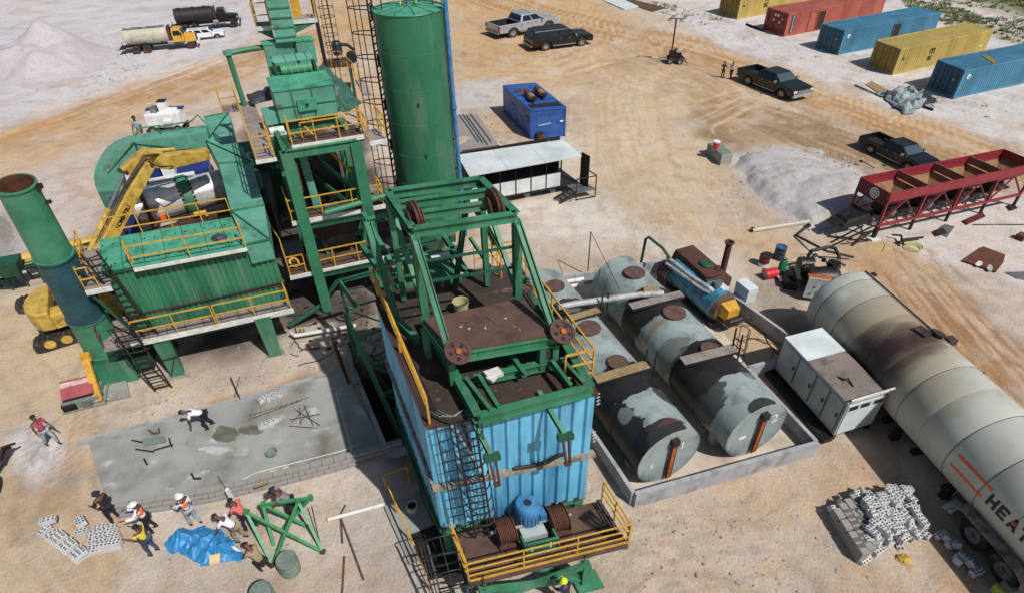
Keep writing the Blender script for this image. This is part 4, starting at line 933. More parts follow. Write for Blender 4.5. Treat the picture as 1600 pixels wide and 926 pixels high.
m=BH.mb(); m.beam((q.x-.36,q.y-.05,.2),(q.x+.12,q.y-.05,1.2),.03,.03); m.beam((q.x-.1-.3,q.y-.06,1.15),(q.x+.2,q.y-.06,1.15),.03,.03); m.out('bracing_rod','black')
# ladders
a0=BH.l(233,503,z0);a1=BH.l(190,425,z1+.5)
ladder(BH,(a0.x,-.55,z0),(a0.x-.62,-.3,z1+1.0),w=.5,cage=(0,-.45,0),cage_from=.84,hoops=.6,sp=.27,r=.03)
b0=BH.l(256,608,0);b1=BH.l(205,512,z0)
ladder(BH,(b0.x,b0.y,0),(b1.x-.1,lv-.1,z0+.9),w=.62,sp=.27,r=.03,cage=(0,-.4,.2),cage_from=.65,hoops=.4)
m=BH.mb(); m.tube([(bl*.25,-.13,z0+.8),(bl*.6,-.13,z0+.86),(bl,-.13,z0+.95)],.03,6); m.out('cable_line','black')
# ================= STACK =================
b=at(183,586,0); ST0=Thing('exhaust_stack','tall green exhaust stack with a teal middle section','exhaust stack',(b.x,b.y,0),R_(18))
tp=at(23,287,9.35); 
ax0=Vector((0,.25,1.0)); tl=ST0.w2l(tp); 
# lens makes the stack lean slightly; the axis leans 2-3 degrees
def axp(t): return ax0.lerp(tl,t)
def sec(ta,tb,ra,rb,mt,flz=True):
    p,q=axp(ta),axp(tb); L=(q-p).length
    return ST0.mb().lathe(p,q,[(0,ra-.03),(0,ra+.05),(.05,ra+.05),(.05,ra),(L-.05,rb),(L-.05,rb+.05),(L,rb+.05),(L,rb-.03)],40).out('stack_section',mt,smooth=True,ang=.4)
def tpx(x,y):
    best=min([i/400 for i in range(401)],key=lambda t: abs(proj_y(axp(t))-y)); return best
def proj(P):
    d=Vector(P)-Vector((0,0,CH)); z=d.dot(_f); return (800+F*d.dot(CR)/z,463-F*d.dot(CU)/z)
def proj_y(lp_):
    c,s=math.cos(ST0.yaw),math.sin(ST0.yaw); wv=Vector((ST0.o.x+c*lp_.x-s*lp_.y,ST0.o.y+s*lp_.x+c*lp_.y,lp_.z)); return proj(wv)[1]
t1=tpx(135,490) ; t2=tpx(83,398); t3=tpx(166,542)
sec(t3 if t3>0 else .0,t1,.68,.66,'green_stack'); sec(t1,t2,.65,.61,'teal_stack'); top=sec(t2,1.0,.60,.55,'green_stack')
p,q=axp(.86),axp(1.0); L=(q-p).length
ST0.mb().lathe(p,q,[(0,.50),(L-.001,.525),(L+.01,.55)],40).out('stack_inside','rust',top,smooth=True)
for k in (-1,1): ST0.mb().cbox(axp(.97)+Vector((.6,.1*k,0)),(.12,.1,.16)).out('lug','black',top)
ST0.mb().cbox(axp(.9)+Vector((.62,0,0)),(.2,.12,.1)).out('lug','black',top)
ST0.mb().hexa([(-.75,-.6,.0),(.95,-.6,.0),(.95,.9,.0),(-.75,.9,.0),(-.7,-.5,1.05),(.8,-.5,1.05),(.8,.95,1.05),(-.7,.95,1.05)]).out('stack_base','green')
ST0.mb().lathe((0,.25,1.03),axp(t3 if t3>0 else .02),[(0,.74),((axp(max(t3,.02))-ax0).length,.70)],36).out('base_cone','green',smooth=True)
ST0.mb().box((.9,-.3,.3),(1.6,.7,.9)).out('inlet_duct','green_dark')
flat_patch('concrete_pad','small concrete pad under the green stack base',[(150,590),(195,585),(203,618),(168,625)],.1,'concrete','concrete pad',.15)
# ================= DUCTWORK =================
DU=Thing('exhaust_duct','big light green square duct arching over the silver drum onto the filter house','duct',at(187,341,1.2)*1.0,R_(10)); DU.o.z=0; DU.root.location=DU.o
def rect_path(T,pts,w,h,nrm,name,mt,seams=True):
    """square duct along pts; nrm = plane normal, w along normal, h in plane"""
    P=[Vector(p) for p in pts]; N=Vector(nrm).normalized(); m=T.mb(); base=0
    for i,p in enumerate(P):
        t=(P[min(i+1,len(P)-1)]-P[max(i-1,0)]).normalized(); b=t.cross(N).normalized(); hh=h[i] if isinstance(h,list) else h
        m.v+=[p-N*w/2-b*hh/2,p+N*w/2-b*hh/2,p+N*w/2+b*hh/2,p-N*w/2+b*hh/2]
    for i in range(len(P)-1):
        for k in range(4): m.f.append((4*i+k,4*i+(k+1)%4,4*i+4+(k+1)%4,4*i+4+k))
    m.f+=[(3,2,1,0),tuple(4*(len(P)-1)+k for k in range(4))]; m.mi=[0]*len(m.f); return m.out(name,mt)
Lb=DU.l(200,348,1.4); Lt=DU.l(176,292,4.0); Tr=DU.l(330,222,5.6)
Pm=[Lb,Lb.lerp(Lt,.5),Lt]
cen=Vector((Lt.x+1.9,Lt.y+.5,Lt.z+.1))
arc=[]
for k in range(1,11):
    a=PI-PI/2*k/10; arc.append(Vector((cen.x+1.9*math.cos(a),0,cen.z+1.65*math.sin(a))))
arc=[Vector((p.x,Lt.y+(Tr.y-Lt.y)*max(0,(p.x-Lt.x)/(Tr.x-Lt.x)),p.z)) for p in arc]
run=[arc[-1].lerp(Vector((Tr.x,Tr.y,arc[-1].z)),t) for t in (.5,1)]
dn_=Vector((-(Tr.y-Lt.y),(Tr.x-Lt.x),0)).normalized()
rect_path(DU,Pm+arc+run,1.0,1.15,dn_,'duct_bend','green_duct')
m=DU.mb(); 
for a,b in ((arc[1],arc[-1]),):
    pass
off=-dn_*.52
m.beam(arc[1]+off+Vector((-.5,0,-.2)),arc[8]+off+Vector((.2,0,.5)),.05,.05); m.beam(arc[-1]+off+Vector((-.1,0,.5)),run[-1]+off+Vector((0,0,-.5)),.05,.05); m.beam(arc[-1]+off+Vector((0,0,-.57)),arc[-1]+off+Vector((0,0,.57)),.05,.05)
m.out('stiffener','green_dark')
# access rail on top of the duct
m=DU.mb(); a=run[0]+Vector((-.5,0,.6)); b=run[1]+Vector((0,0,.6)); m.tube([a,a+Vector((0,0,.35)),b+Vector((-.6,0,.4)),b+Vector((-.2,0,.7)),b+Vector((0,0,.3))],.04,6); m.tube([a+Vector((-1.2,0,0)),a+Vector((-1.1,.3,.25)),a+Vector((0,.3,.3))],.03,6); m.out('top_rail','green')
def ribbon(T,L,Rr,th,name,mt):
    """box duct whose top face runs between two lists of points"""
    m=T.mb(); 
    for a,b in zip(L,Rr): m.v+=[a,b,b-Vector((0,0,th)),a-Vector((0,0,th))]
    n=len(L)
    for i in range(n-1):
        for k in range(4): m.f.append((4*i+k,4*i+(k+1)%4,4*i+4+(k+1)%4,4*i+4+k))
    m.f+=[(3,2,1,0),tuple(4*(n-1)+k for k in range(4))]; m.mi=[0]*len(m.f); return m.out(name,mt)
zs=[5.9,5.85,5.75,5.6,5.42]
Lp=[DU.l(x,y,z) for (x,y),z in zip([(319,184),(323,222),(342,256),(361,331),(384,383)],zs)]
Rp=[DU.l(x,y,z) for (x,y),z in zip([(358,176),(367,217),(392,253),(413,321),(421,375)],zs)]
ribbon(DU,Lp[:3],Rp[:3],.9,'duct_section','green_duct'); ribbon(DU,[p+Vector((0,0,.0)) for p in Lp[2:4]],Rp[2:4],.8,'duct_section','green_duct'); ribbon(DU,Lp[3:],Rp[3:],.9,'duct_section','green_duct')
for i in (0,2,3,4): DU.mb().beam(Lp[i]+Vector((-.03,0,.03)),Rp[i]+Vector((.03,0,.03)),.09,.05).out('flange','green')
m=DU.mb(); u3=Vector((0,0,.04)); m.beam(Lp[1]+u3,Rp[0]+u3,.05,.05); m.beam(Lp[1]+u3,Rp[2]+u3,.05,.05); m.beam(Lp[3]+u3,Rp[4]+u3,.05,.05); m.out('stiffener','green_dark')
# ================= DRYER DRUM =================
da=at(212,326,3.0);db=at(362,286,3.0)
DD=Thing('dryer_drum','silver rotating dryer drum with a green drive ring behind the filter house','dryer drum',(da.x,da.y,0),math.atan2((db-da).y,(db-da).x))
dl=(db-da).to_2d().length; RR=.86
pr=[(-.15,.3),(-.15,RR*.86),(0,RR)]
for k in range(1,9): t=dl*k/8; pr+=[(t-.012,RR),(t,RR+.02),(t+.012,RR)]
DD.mb().lathe((0,0,3.0),(dl,0,3.0),pr,44).out('drum_shell','chrome',smooth=True,ang=.5)
DD.mb().lathe((dl*.47,0,3.0),(dl*.56,0,3.0),[(0,RR),(0,RR+.2),(dl*.09,RR+.2),(dl*.09,RR)],44).out('drive_ring','green',smooth=True,ang=.5)
m=DD.mb()
for s_ in (.455,.575):
    for k in range(26):
        a=2*PI*k/26; m.cbox((dl*s_,math.cos(a)*(RR+.07),3.0+math.sin(a)*(RR+.07)),(.1,.08,.08))
m.out('ring_teeth','green_dark')
for t in (.08,.93): DD.mb().lathe((dl*t,0,3.0),(dl*t+.18,0,3.0),[(0,RR),(0,RR+.1),(.18,RR+.1),(.18,RR)],44).out('tyre_ring','rust',smooth=True,ang=.5)
m=DD.mb(); m.box((-.5,-.9,1.7),(dl+.6,-.6,1.95)); m.box((-.5,.6,1.7),(dl+.6,.9,1.95)); m.out('drum_bed','rust_brown')
for t in (.1,.5,.9):
    for v in (-.75,.75): DD.mb().box((dl*t-.12,v-.12,0),(dl*t+.12,v+.12,1.7)).out('bed_leg','green_dark')
    DD.mb().cyl((dl*t-.15,-.62,2.2),(dl*t+.15,-.62,2.2),.2,n=14).out('roller','rust')
DD.mb().tube([(dl*.5,-.95,2.3),(dl*.62,-.95,2.25),(dl*.62,-.95,2.0)],.1,8).out('drive_motor','yellow')
m=DD.mb(); m.box((-.9,-1.1,1.6),(-.2,1.1,3.6)); m.out('burner_breech','crane_blue')
DD.mb().cbox((1.0,-1.0,2.6),(.25,.2,.3)).out('drive_guard','orange_paint')
DD.mb().box((-.3,-1.7,1.3),(dl+.8,-.95,1.36)).out('service_walk','rust')
# ================= SCREENING TOWER =================
SO=at(512,484,0)
SC=Thing('screening_tower','green screening tower with three railed platforms between filter house and silo','screening tower',(SO.x,SO.y,0),R_(20),skew=R_(5))
LW=2.75; LD=3.0
for (u,v) in ((0,.1),(LW,.1),(0,LD),(LW,LD)):
    m=SC.mb(); m.ibeam((u,v,0),(u,v,8.05),.46,.42,up=(0,1,0),t=.05); m.box((u-.19,v-.2,.0),(u-.13,v+.2,8.0)); m.box((u+.13,v-.2,.0),(u+.19,v+.2,8.0)); m.out('leg','green')
m=SC.mb(); m.ibeam((0,.1,7.95),(LW,.1,7.95),.2,.34); m.ibeam((0,LD,7.95),(LW,LD,7.95),.2,.34); m.ibeam((0,.1,7.95),(0,LD,7.95),.2,.34); m.ibeam((LW,.1,7.95),(LW,LD,7.95),.2,.34); m.out('top_frame','green')
SC.mb().ibeam((0,.1,4.6),(LW,.1,4.6),.18,.26).out('mid_frame','green_dark'); SC.mb().ibeam((0,LD,4.6),(LW,LD,4.6),.18,.26).out('mid_frame','green_dark'); SC.mb().ibeam((0,.1,2.0),(LW,.1,2.0),.18,.26).out('mid_frame','green_dark'); SC.mb().ibeam((LW,.1,4.6),(LW,LD,4.6),.18,.26).out('mid_frame','green_dark'); SC.mb().ibeam((0,.1,4.6),(0,LD,4.6),.18,.26).out('mid_frame','green_dark'); 
SC.mb().ibeam((.5,LD-.2,7.8),(LW+.2,.6,4.9),.14,.16).out('diagonal_brace','green')
SC.mb().ibeam((.1,LD-.6,7.2),(LW-.5,.9,4.7),.12,.14).out('diagonal_brace','green_dark')
SC.mb().beam((1.2,LD,7.9),(LW-.2,1.2,6.2),.08,.08).out('chute_rail','yellow')
SC.mb().hexa([(.7,1.2,2.3),(1.05,1.2,2.3),(1.05,1.7,2.3),(.7,1.7,2.3),(.55,1.2,7.6),(.85,1.2,7.6),(.85,1.7,7.6),(.55,1.7,7.6)]).out('drop_chute','green_duct')
SC.mb().box((.5,1.9,4.7),(2.2,2.9,6.8)).out('hot_bin','black_oily')
SC.mb().hexa([(.9,1.0,2.6),(1.9,1.0,2.6),(1.9,2.0,2.6),(.9,2.0,2.6),(.3,.5,4.3),(2.5,.5,4.3),(2.5,2.6,4.3),(.3,2.6,4.3)]).out('weigh_hopper','black_oily')
for k,(u,v) in enumerate(((1.1,.3),(1.3,.25),(1.5,.3))): SC.mb().cyl((u,v,5.05),(u,v+.3,5.15),.13,n=12).out('actuator','steel')
m=SC.mb(); m.cyl((.9,-.15,5.2),(3.6,.1,5.35),.13,n=14); m.out('cross_pipe','green',smooth=True)
V_,F_=lump((1.3,1.0,2.9),.9,.6,.5,12,14,8,.2); 
def plat(T,pl,pr_,z,dv,white=True,h=.95,both=True,mt='deck_rust'):
    a=T.l(*pl,z);b=T.l(*pr_,z); v=(a.y+b.y)/2
    T.mb().box((a.x,v,z-.07),(b.x,dv,z)).out('platform',mt)
    T.mb().box((a.x-.02,v-.05,z-.17),(b.x+.02,v,z+.03)).out('kick_edge','white_edge')
    T.mb().ibeam((a.x,v+.12,z-.2),(b.x,v+.12,z-.2),.1,.18).out('platform_beam','green')
    return a.x,b.x,v
u0,u1,v0=plat(SC,(457,229),(569,210),8.2,1.1)
railing(SC,[(u0+.03,.9,8.2),(u0+.03,v0+.03,8.2),(u1-.03,v0+.03,8.2),(u1-.03,.9,8.2)],h=1.0,bars=(1,.5),sp=1.1)
railing(SC,[(u0+.5,v0+.35,8.2),(u1-.6,v0+.35,8.2)],h=.75,bars=(1,.5),sp=1.4)
u0,u1,v0=plat(SC,(457,349),(600,318),4.9,1.0)
railing(SC,[(u0+.03,1.6,4.9),(u0+.03,v0+.03,4.9),(u1-.03,v0+.03,4.9),(u1-.03,1.0,4.9)],h=1.0,bars=(1,.5),sp=1.4)
u0,u1,v0=plat(SC,(453,431),(600,402),2.24,1.6)
railing(SC,[(u0+.03,1.9,2.24),(u0+.03,v0+.03,2.24),(u0+.75,v0+.03,2.24)],h=1.0,bars=(1,.5),sp=.9)
railing(SC,[(u0+.95,v0+.03,2.24),(u1-.03,v0+.03,2.24)],h=1.0,bars=(1,.5),sp=1.3)
SC.mb().ring((u0+.35,v0+.7,2.5),(.3,-.6,.6),.2,.05,16,6).out('handwheel','yellow')
railing(SC,[(u0+.03,1.9,2.24),(u0-.3,4.4,2.24)],h=1.0,bars=(1,),sp=2.4)
# screen deck housing
def rect2(p,q,z):
    a=SC.l(*p,z);b=SC.l(*q,z); return a,b
A0,A1=rect2((437,198),(526,175),8.3);B0,B1=rect2((432,146),(518,131),9.65);C0,C1=rect2((429,123),(512,112),9.75)
ul=(A0.x+B0.x)/2;ur=(A1.x+B1.x)/2
for a,b in ((A0,A1),(B0,B1),(C0,C1)): a.x=ul;b.x=ur;a.y=b.y=(a.y+b.y)/2
dep=Vector((0,1.35,0))
mh=SC.mb().hexa([A0,A1,A1+Vector((0,2.0,0)),A0+Vector((0,2.0,0)),B0,B1,C1,C0]).out('screen_housing','green_duct')
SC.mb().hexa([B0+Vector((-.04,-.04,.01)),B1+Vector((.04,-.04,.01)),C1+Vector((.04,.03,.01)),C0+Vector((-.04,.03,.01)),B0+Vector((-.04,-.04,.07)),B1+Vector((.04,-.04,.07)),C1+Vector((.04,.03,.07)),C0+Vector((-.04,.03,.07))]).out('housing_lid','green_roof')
def fr(u,w,o=.02): 
    p=A0.lerp(A1,u).lerp(B0.lerp(B1,u),w); return p+Vector((0,-o,0))
for (u,a,b) in ((.28,0,1),(.62,0,1)): SC.mb().beam(fr(u,a),fr(u,b),.05,.03).out('housing_rib','green')
SC.mb().beam(fr(0,.5),fr(1,.5),.05,.03).out('housing_rib','green')
m=SC.mb(); m.add([fr(.34,.3),fr(.66,.3),fr(.66,.68),fr(.34,.68),fr(.34,.3,.1),fr(.66,.3,.1),fr(.66,.68,.1),fr(.34,.68,.1)],[(0,1,2,3),(4,7,6,5),(0,4,5,1),(1,5,6,2),(2,6,7,3),(3,7,4,0)]); hd=m.out('hatch','green_roof')
SC.mb().cbox(fr(.5,.52,.14),(.12,.06,.06)).out('handle','black',hd)
# feed head with curved hood and green roll
H0=SC.l(428,120,9.8);H1=SC.l(500,108,9.8)
m=SC.mb(); m.box((H0.x-.05,H0.y,9.3),(H1.x,H0.y+1.6,9.78)); m.out('feed_box','green')
hc=SC.mb(); pts=[]
for k in range(9): a=PI*.15+PI*.6*k/8; pts.append((0,H0.y+.8+.75*math.cos(a),9.95+.45*math.sin(a)))
L_=[Vector((H0.x+.15,p[1],p[2])) for p in pts]; R2=[Vector((H1.x-.2,p[1],p[2])) for p in pts]
for a,b in zip(L_,R2): hc.v+=[a,b]
hc.f=[(2*i,2*i+1,2*i+3,2*i+2) for i in range(8)]; hc.mi=[0]*8; hc.out('curved_hood','green_duct',smooth=True)
for u in (.3,.6,.85): 
    m=SC.mb(); m.tube([L_[i].lerp(R2[i],u)+Vector((0,0,.01)) for i in range(9)],.02,5); m.out('hood_rib','green')
m=SC.mb(); m.cyl((H0.x+.35,H0.y+.12,9.98),(H1.x-.35,H0.y+.12,9.98),.2,n=18); rl=m.out('screen_roll','trestle',smooth=True)
for k in range(5): u=H0.x+.45+k*(H1.x-H0.x-.9)/4; SC.mb().cyl((u,H0.y+.12,9.98),(u+.06,H0.y+.12,9.98),.23,n=18).out('roll_collar','green_duct',rl)
m=SC.mb(); m.box((H0.x+.1,H0.y+.1,9.8),(H0.x+.2,H0.y+.7,10.2)); m.box((H1.x-.25,H0.y+.1,9.8),(H1.x-.15,H0.y+.7,10.2)); m.out('hood_cheek','green_dark')
E0=SC.l(412,72,10.6);E1=SC.l(487,60,10.6)
m=SC.mb(); m.box((E0.x,E0.y,9.6),(E1.x,E0.y+.7,10.6)); m.out('elevator_head','green_duct')
SC.mb().box((E0.x-.03,E0.y-.03,10.601),(E1.x+.03,E0.y+.73,10.66)).out('head_lid','green_roof')
# motor on the left walkway
W0=SC.l(400,252,7.9);W1=SC.l(430,244,7.9)
Wb=SC.l(383,160,7.9)
SC.mb().hexa([W0-Vector((0,0,.06)),W1-Vector((0,0,.06)),Vector((W1.x,Wb.y,7.84)),Vector((W0.x,Wb.y,7.84)),W0,W1,Vector((W1.x,Wb.y,7.9)),Vector((W0.x,Wb.y,7.9))]).out('side_walkway','walk')
SC.mb().box((W0.x-.02,W0.y-.05,7.78),(W1.x+.02,W0.y,7.93)).out('kick_edge','white_edge')
railing(SC,[(W0.x+.03,Wb.y,7.9),(W0.x+.03,W0.y+.03,7.9),(W1.x-.03,W0.y+.03,7.9),(W1.x-.03,W0.y+1.0,7.9)],h=.95,bars=(1,.5),sp=1.1)
railing(SC,[(W1.x-.03,W0.y+1.7,7.9),(W1.x-.03,W0.y+2.3,7.9)],h=.95,bars=(1,.5),sp=.5)
SC.mb().box((W0.x-.75,Wb.y-1.0,7.84),(W0.x,Wb.y,7.9)).out('corner_platform','walk')
railing(SC,[(W0.x-.72,Wb.y,7.9),(W0.x-.72,Wb.y-.97,7.9),(W0.x,Wb.y-.97,7.9)],h=.95,bars=(1,.66,.33),sp=.5)
g=SC.l(428,190,8.3); m=SC.mb(); m.box((g.x-.35,g.y-.1,8.2),(g.x+.3,g.y+.6,8.75)); m.out('drive_guard','green_duct')
m=SC.mb(); m.cyl((g.x-.3,g.y-.45,8.05),(g.x+.3,g.y-.45,8.05),.17,n=14); m.cbox((g.x,g.y-.45,7.9),(.7,.3,.06)); m.out('drive_motor','white_edge',smooth=True)
SC.mb().box((g.x-.35,g.y-.8,6.9),(g.x+.3,g.y-.05,7.85)).out('motor_support','green_dark')
# right hand landing
a=SC.l(578,222,8.0);b=SC.l(604,218,8.0)
SC.mb().box((a.x,a.y,7.93),(b.x,a.y+1.3,8.0)).out('right_landing','walk'); railing(SC,[(a.x,a.y+1.2,8.0),(a.x,a.y+.03,8.0)],h=1.0,bars=(1,.5),sp=.6); railing(SC,[(b.x,a.y+.03,8.0),(b.x,a.y+1.3,8.0)],h=1.0,bars=(1,.5),sp=.6)
SC.mb().box((a.x-.02,a.y-.05,7.85),(b.x+.02,a.y,8.03)).out('kick_edge','white_edge')
# arched vent pipe
p0=SC.l(382,165,7.9);pt=SC.l(356,84,10.2);pe=SC.l(412,74,10.2)
SC.mb().tube([p0,pt+Vector((.0,0,-.1)),pt,pt.lerp(pe,.3)+Vector((0,0,.02)),pe],.12,12).out('vent_pipe','green',smooth=True)
SC.mb().cyl(pt+Vector((0,0,-.05)),pt+Vector((0,0,.14)),.2,n=16).out('pipe_cap','green_duct')
for (a,b) in (((385,155),(380,120)),): pass
cloth_later=1
# bucket elevator
BE=Thing('bucket_elevator','upright green bucket elevator casing with two small platforms above the screen','elevator',(-9.55,27.3,0),R_(15))
eo=BE.l(447,60,10.8)
for k in range(4): BE.mb().box((eo.x-.44,eo.y-.3,10.7+.95*k+.01),(eo.x+.44,eo.y+.5,10.7+.95*(k+1)-.01)).out('casing_section','green_duct')
for k in range(9): BE.mb().box((eo.x-.47,eo.y-.34,10.9+.4*k),(eo.x-.1+.57,eo.y-.3,10.95+.4*k)).out('casing_rib','green')
m=BE.mb()
for (u,v) in ((eo.x-.3,eo.y),(eo.x+.3,eo.y),(eo.x-.3,eo.y+.4),(eo.x+.3,eo.y+.4)): m.box((u-.06,v-.06,0),(u+.06,v+.06,10.7))
m.out('support_legs','green_dark')
for (x0,x1,y,z) in ((399,424,44,11.2),(458,495,33,11.2)):
    a=BE.l(x0,y,z);b=BE.l(x1,y-4,z)
    BE.mb().box((a.x,a.y,z-.06),(b.x,a.y+1.1,z)).out('platform','walk'); BE.mb().box((a.x-.02,a.y-.04,z-.14),(b.x+.02,a.y,z+.04)).out('kick_edge','white_edge'); BE.mb().extr([(a.x,a.y+.02,z-.15),(b.x,a.y+.02,z-.15),((b.x if x0<430 else a.x),a.y+.02,z-.55)],(0,.08,0)).out('bracket','green')
    railing(BE,[(a.x+.02,a.y+1.1,z),(a.x+.02,a.y+.02,z),(b.x-.02,a.y+.02,z),(b.x-.02,a.y+1.1,z)] if x0<430 else [(a.x+.02,a.y+1.1,z),(a.x+.02,a.y+.6,z)],h=1.0,bars=(1,.5),sp=.7)
    if x0>430: railing(BE,[(b.x-.02,a.y+.02,z),(b.x-.02,a.y+1.1,z)],h=1.0,bars=(1,.5),sp=.5); BE.mb().box((a.x+.0,a.y+.7,z),(a.x+.4,a.y+1.0,z+.8)).out('yellow_cabinet','yellow')
# black mast with ladder cages
mb_=at(498,48,9.0)
LM=Thing('black_ladder_mast','thin black mast with narrow ringed ladder cage left of the tall silo','ladder mast',(mb_.x,mb_.y,0),R_(10))
LM.mb().box((-.1,-.1,4.0),(.1,.1,13.5)).out('mast','black')
for (x) in (.45,.72): LM.mb().beam((x,.3,5.5),(x,.3,13.5),.045,.045).out('rail','black')
LM.mb().box((-.1,.2,5.4),(1.2,1.0,5.6)).out('base_frame','black')
for k in range(12): LM.mb().ring((.62,.1,7.2+.5*k),(0,0,1),.42,.02,18,5).out('hoop','black')
for a in (0,1.3,2.6,3.9,5.2): LM.mb().beam((.62+.42*math.cos(a),.1+.42*math.sin(a),7.2),(.62+.42*math.cos(a),.1+.42*math.sin(a),12.9),.025,.025).out('cage_bar','black')
# dark drive unit near it
DUu=Thing('black_drive_unit','black pump motor on a railed yellow landing behind the screening tower','drive unit',at(525,68,6.0)-Vector((0,0,6)),R_(12))
DUu.mb().lathe((0,0,5.2),(0,0,6.2),[(0,.001),(0,.3),(.2,.36),(.8,.36),(.95,.25),(1.0,.001)],18).out('motor','navy_drum',smooth=True)
DUu.mb().box((-1.2,-1.4,4.7),(.8,.7,4.8)).out('landing','rust_brown')
DUu.mb().tube([(.3,0,5.9),(.8,.1,5.8),(1.2,.1,5.4)],.12,10).out('elbow','black')
DUu.mb().cyl((.9,-.4,4.95),(.9,.3,4.95),.38,n=18).out('fan_housing','black')
railing(DUu,[(-1.2,-1.2,4.8),(.2,-1.4,4.8),(1.0,-2.4,4.2),(1.3,-3.2,3.6)],h=1.0,bars=(1,.5),sp=.9)
for (u,v) in ((-1.1,-1.3),(.7,-1.3),(-1.1,.6),(.7,.6)): DUu.mb().box((u-.07,v-.07,0),(u+.07,v+.07,4.7)).out('leg','green_dark')
DUu.mb().hexa([(1.0,-2.6,4.0),(1.6,-2.6,4.0),(2.0,-3.8,3.3),(1.4,-3.8,3.3),(1.0,-2.6,4.1),(1.6,-2.6,4.1),(2.0,-3.8,3.4),(1.4,-3.8,3.4)]).out('stair_landing','walk')
# green tarpaulin draped beside the housing
def cloth(corners,name,label,cat,mt,amp=.12,n=26,seed=1,drop=0.0,th=.0,edge=.12,fsc=.9):
    """draped sheet over a 4 corner patch (world), folded by noise"""
    a,b,c,d=[Vector(p) for p in corners]; V=[];Fc=[]; us=[];vs=[]
    for i in range(n+1):
        for j in range(n+1): us.append(i/n);vs.append(j/n)
    us=np.array(us);vs=np.array(vs); L1=(b-a).length;L2=(d-a).length
    nz=fbm(us*L1+seed*7,vs*L2+seed*3,fsc,seed+60,4)-.5; nz2=fbm(us*L1*1.7+seed,vs*L2*.6+seed*3,fsc*.5,seed+80,3)-.5
    ex=(fbm(us*L1+9,vs*L2+4,fsc*1.2,seed+90,3)-.5)*edge*4; ey=(fbm(us*L1+3,vs*L2+8,fsc*1.2,seed+95,3)-.5)*edge*4
    for k in range(len(us)):
        u,v=float(us[k]),float(vs[k]); p=a*(1-u)*(1-v)+b*u*(1-v)+c*u*v+d*(1-u)*v
        p=p+Vector((float(ex[k]),float(ey[k]),float(abs(nz[k])*2+nz2[k]*.8+.15)*amp*(1-max(abs(2*u-1),abs(2*v-1))**6*.9)))
        V.append(p)
    for i in range(n):
        for j in range(n): q=i*(n+1)+j; Fc.append((q,q+n+1,q+n+2,q+1))
    m=MB(); m.v=V;m.f=Fc;m.mi=[0]*len(Fc); return solo(m,name,label,cat,mt,smooth=True,ang=1.2)
cloth([at(462,128,9.0),at(502,100,9.4),at(572,160,8.1),at(545,180,8.1)],'tarpaulin','dark green tarpaulin draped from the screen housing to the right landing','tarpaulin','tarp_green',amp=.5,seed=4,edge=.18,fsc=1.2)
cloth([at(386,150,8.15),at(428,135,8.5),at(432,156,8.2),at(394,166,8.0)],'plastic_sheet','dark crumpled sheeting left of the green screen housing','plastic sheet','tarp_black',amp=.3,seed=14,edge=.15,n=20)
DKH=Thing('dark_gap_filler','added dark body filling the gap between the green duct and the screening tower','hood',at(425,400,0),R_(18))  # made-up body, added to keep this gap dark
DKH.mb().hexa([(-1.0,.5,.3),(.6,.5,.3),(.6,4.5,.3),(-1.0,4.5,.3),(-1.3,.2,3.0),(.7,.2,3.0),(.7,4.8,3.0),(-1.3,4.8,3.0)]).out('bin','black_oily')
DKH.mb().cyl((-.3,2.2,3.0),(-.3,2.2,3.9),.7,n=20).out('filler_top','green_dark',smooth=True); DKH.mb().box((-1.3,5.0,.2),(1.8,8.0,3.4)).out('rear_filler','green_dark'); DKH.mb().tube([(-1.2,1.5,3.6),(-1.6,3.5,4.2),(-1.4,5.5,4.0)],.16,10).out('filler_pipe','steel')  # further added shapes of the same dark filler
# oily machinery and pipes under the screening tower
UM=Thing('mixer_unit','oily black mixer machinery under the lowest screening tower platform','mixer',at(540,470,0),R_(18))
UM.mb().box((-1.4,.8,.8),(1.4,2.6,2.0)).out('mixer_trough','black_oily'); 
for k in range(3): UM.mb().cyl((-1.2+.9*k,.5,1.2),(-1.2+.9*k,.9,1.2),.28,n=16).out('gear_cover','black_oily')
m=UM.mb()
for (u,v) in ((-1.3,.9),(1.3,.9),(-1.3,2.5),(1.3,2.5)): m.box((u-.08,v-.08,0),(u+.08,v+.08,.8))
m.out('stand','black')
UM.mb().beam((-1.0,-.2,.4),(.2,.1,1.6),.14,.16).out('chute_arm','green_dark')
stick([at(455,520,.3),at(460,524,.3),at(556,508,.3)],.09,'pipe','white pipe with an elbow lying at the slab side of the screening tower','pipe','pipe_white',n=12)
stick([at(452,508,.25),at(500,478,.9)],.12,'pipe','green tube leaning from the ground to the tower foot','pipe','green_dark',n=12)
for (a,b,l) in (((520,528),(545,600),'left'),((545,535),(570,590),'right')):
    stick([at(*a,.15),at(*b,.1)],.07,'beam_offcut','%s rusty beam running toward the pit beside the curb wall'%l,'steel beam','rust_brown',n=4)
m=MB(); A_=at(462,535,.05); m.tube([at(469,517,.0),at(469,512,.45),at(473,512,.45),at(476,518,0)],.035,8); solo(m,'yellow_hoop','small bent yellow bar standing by the white pipe','guard bar','yellow',smooth=True)
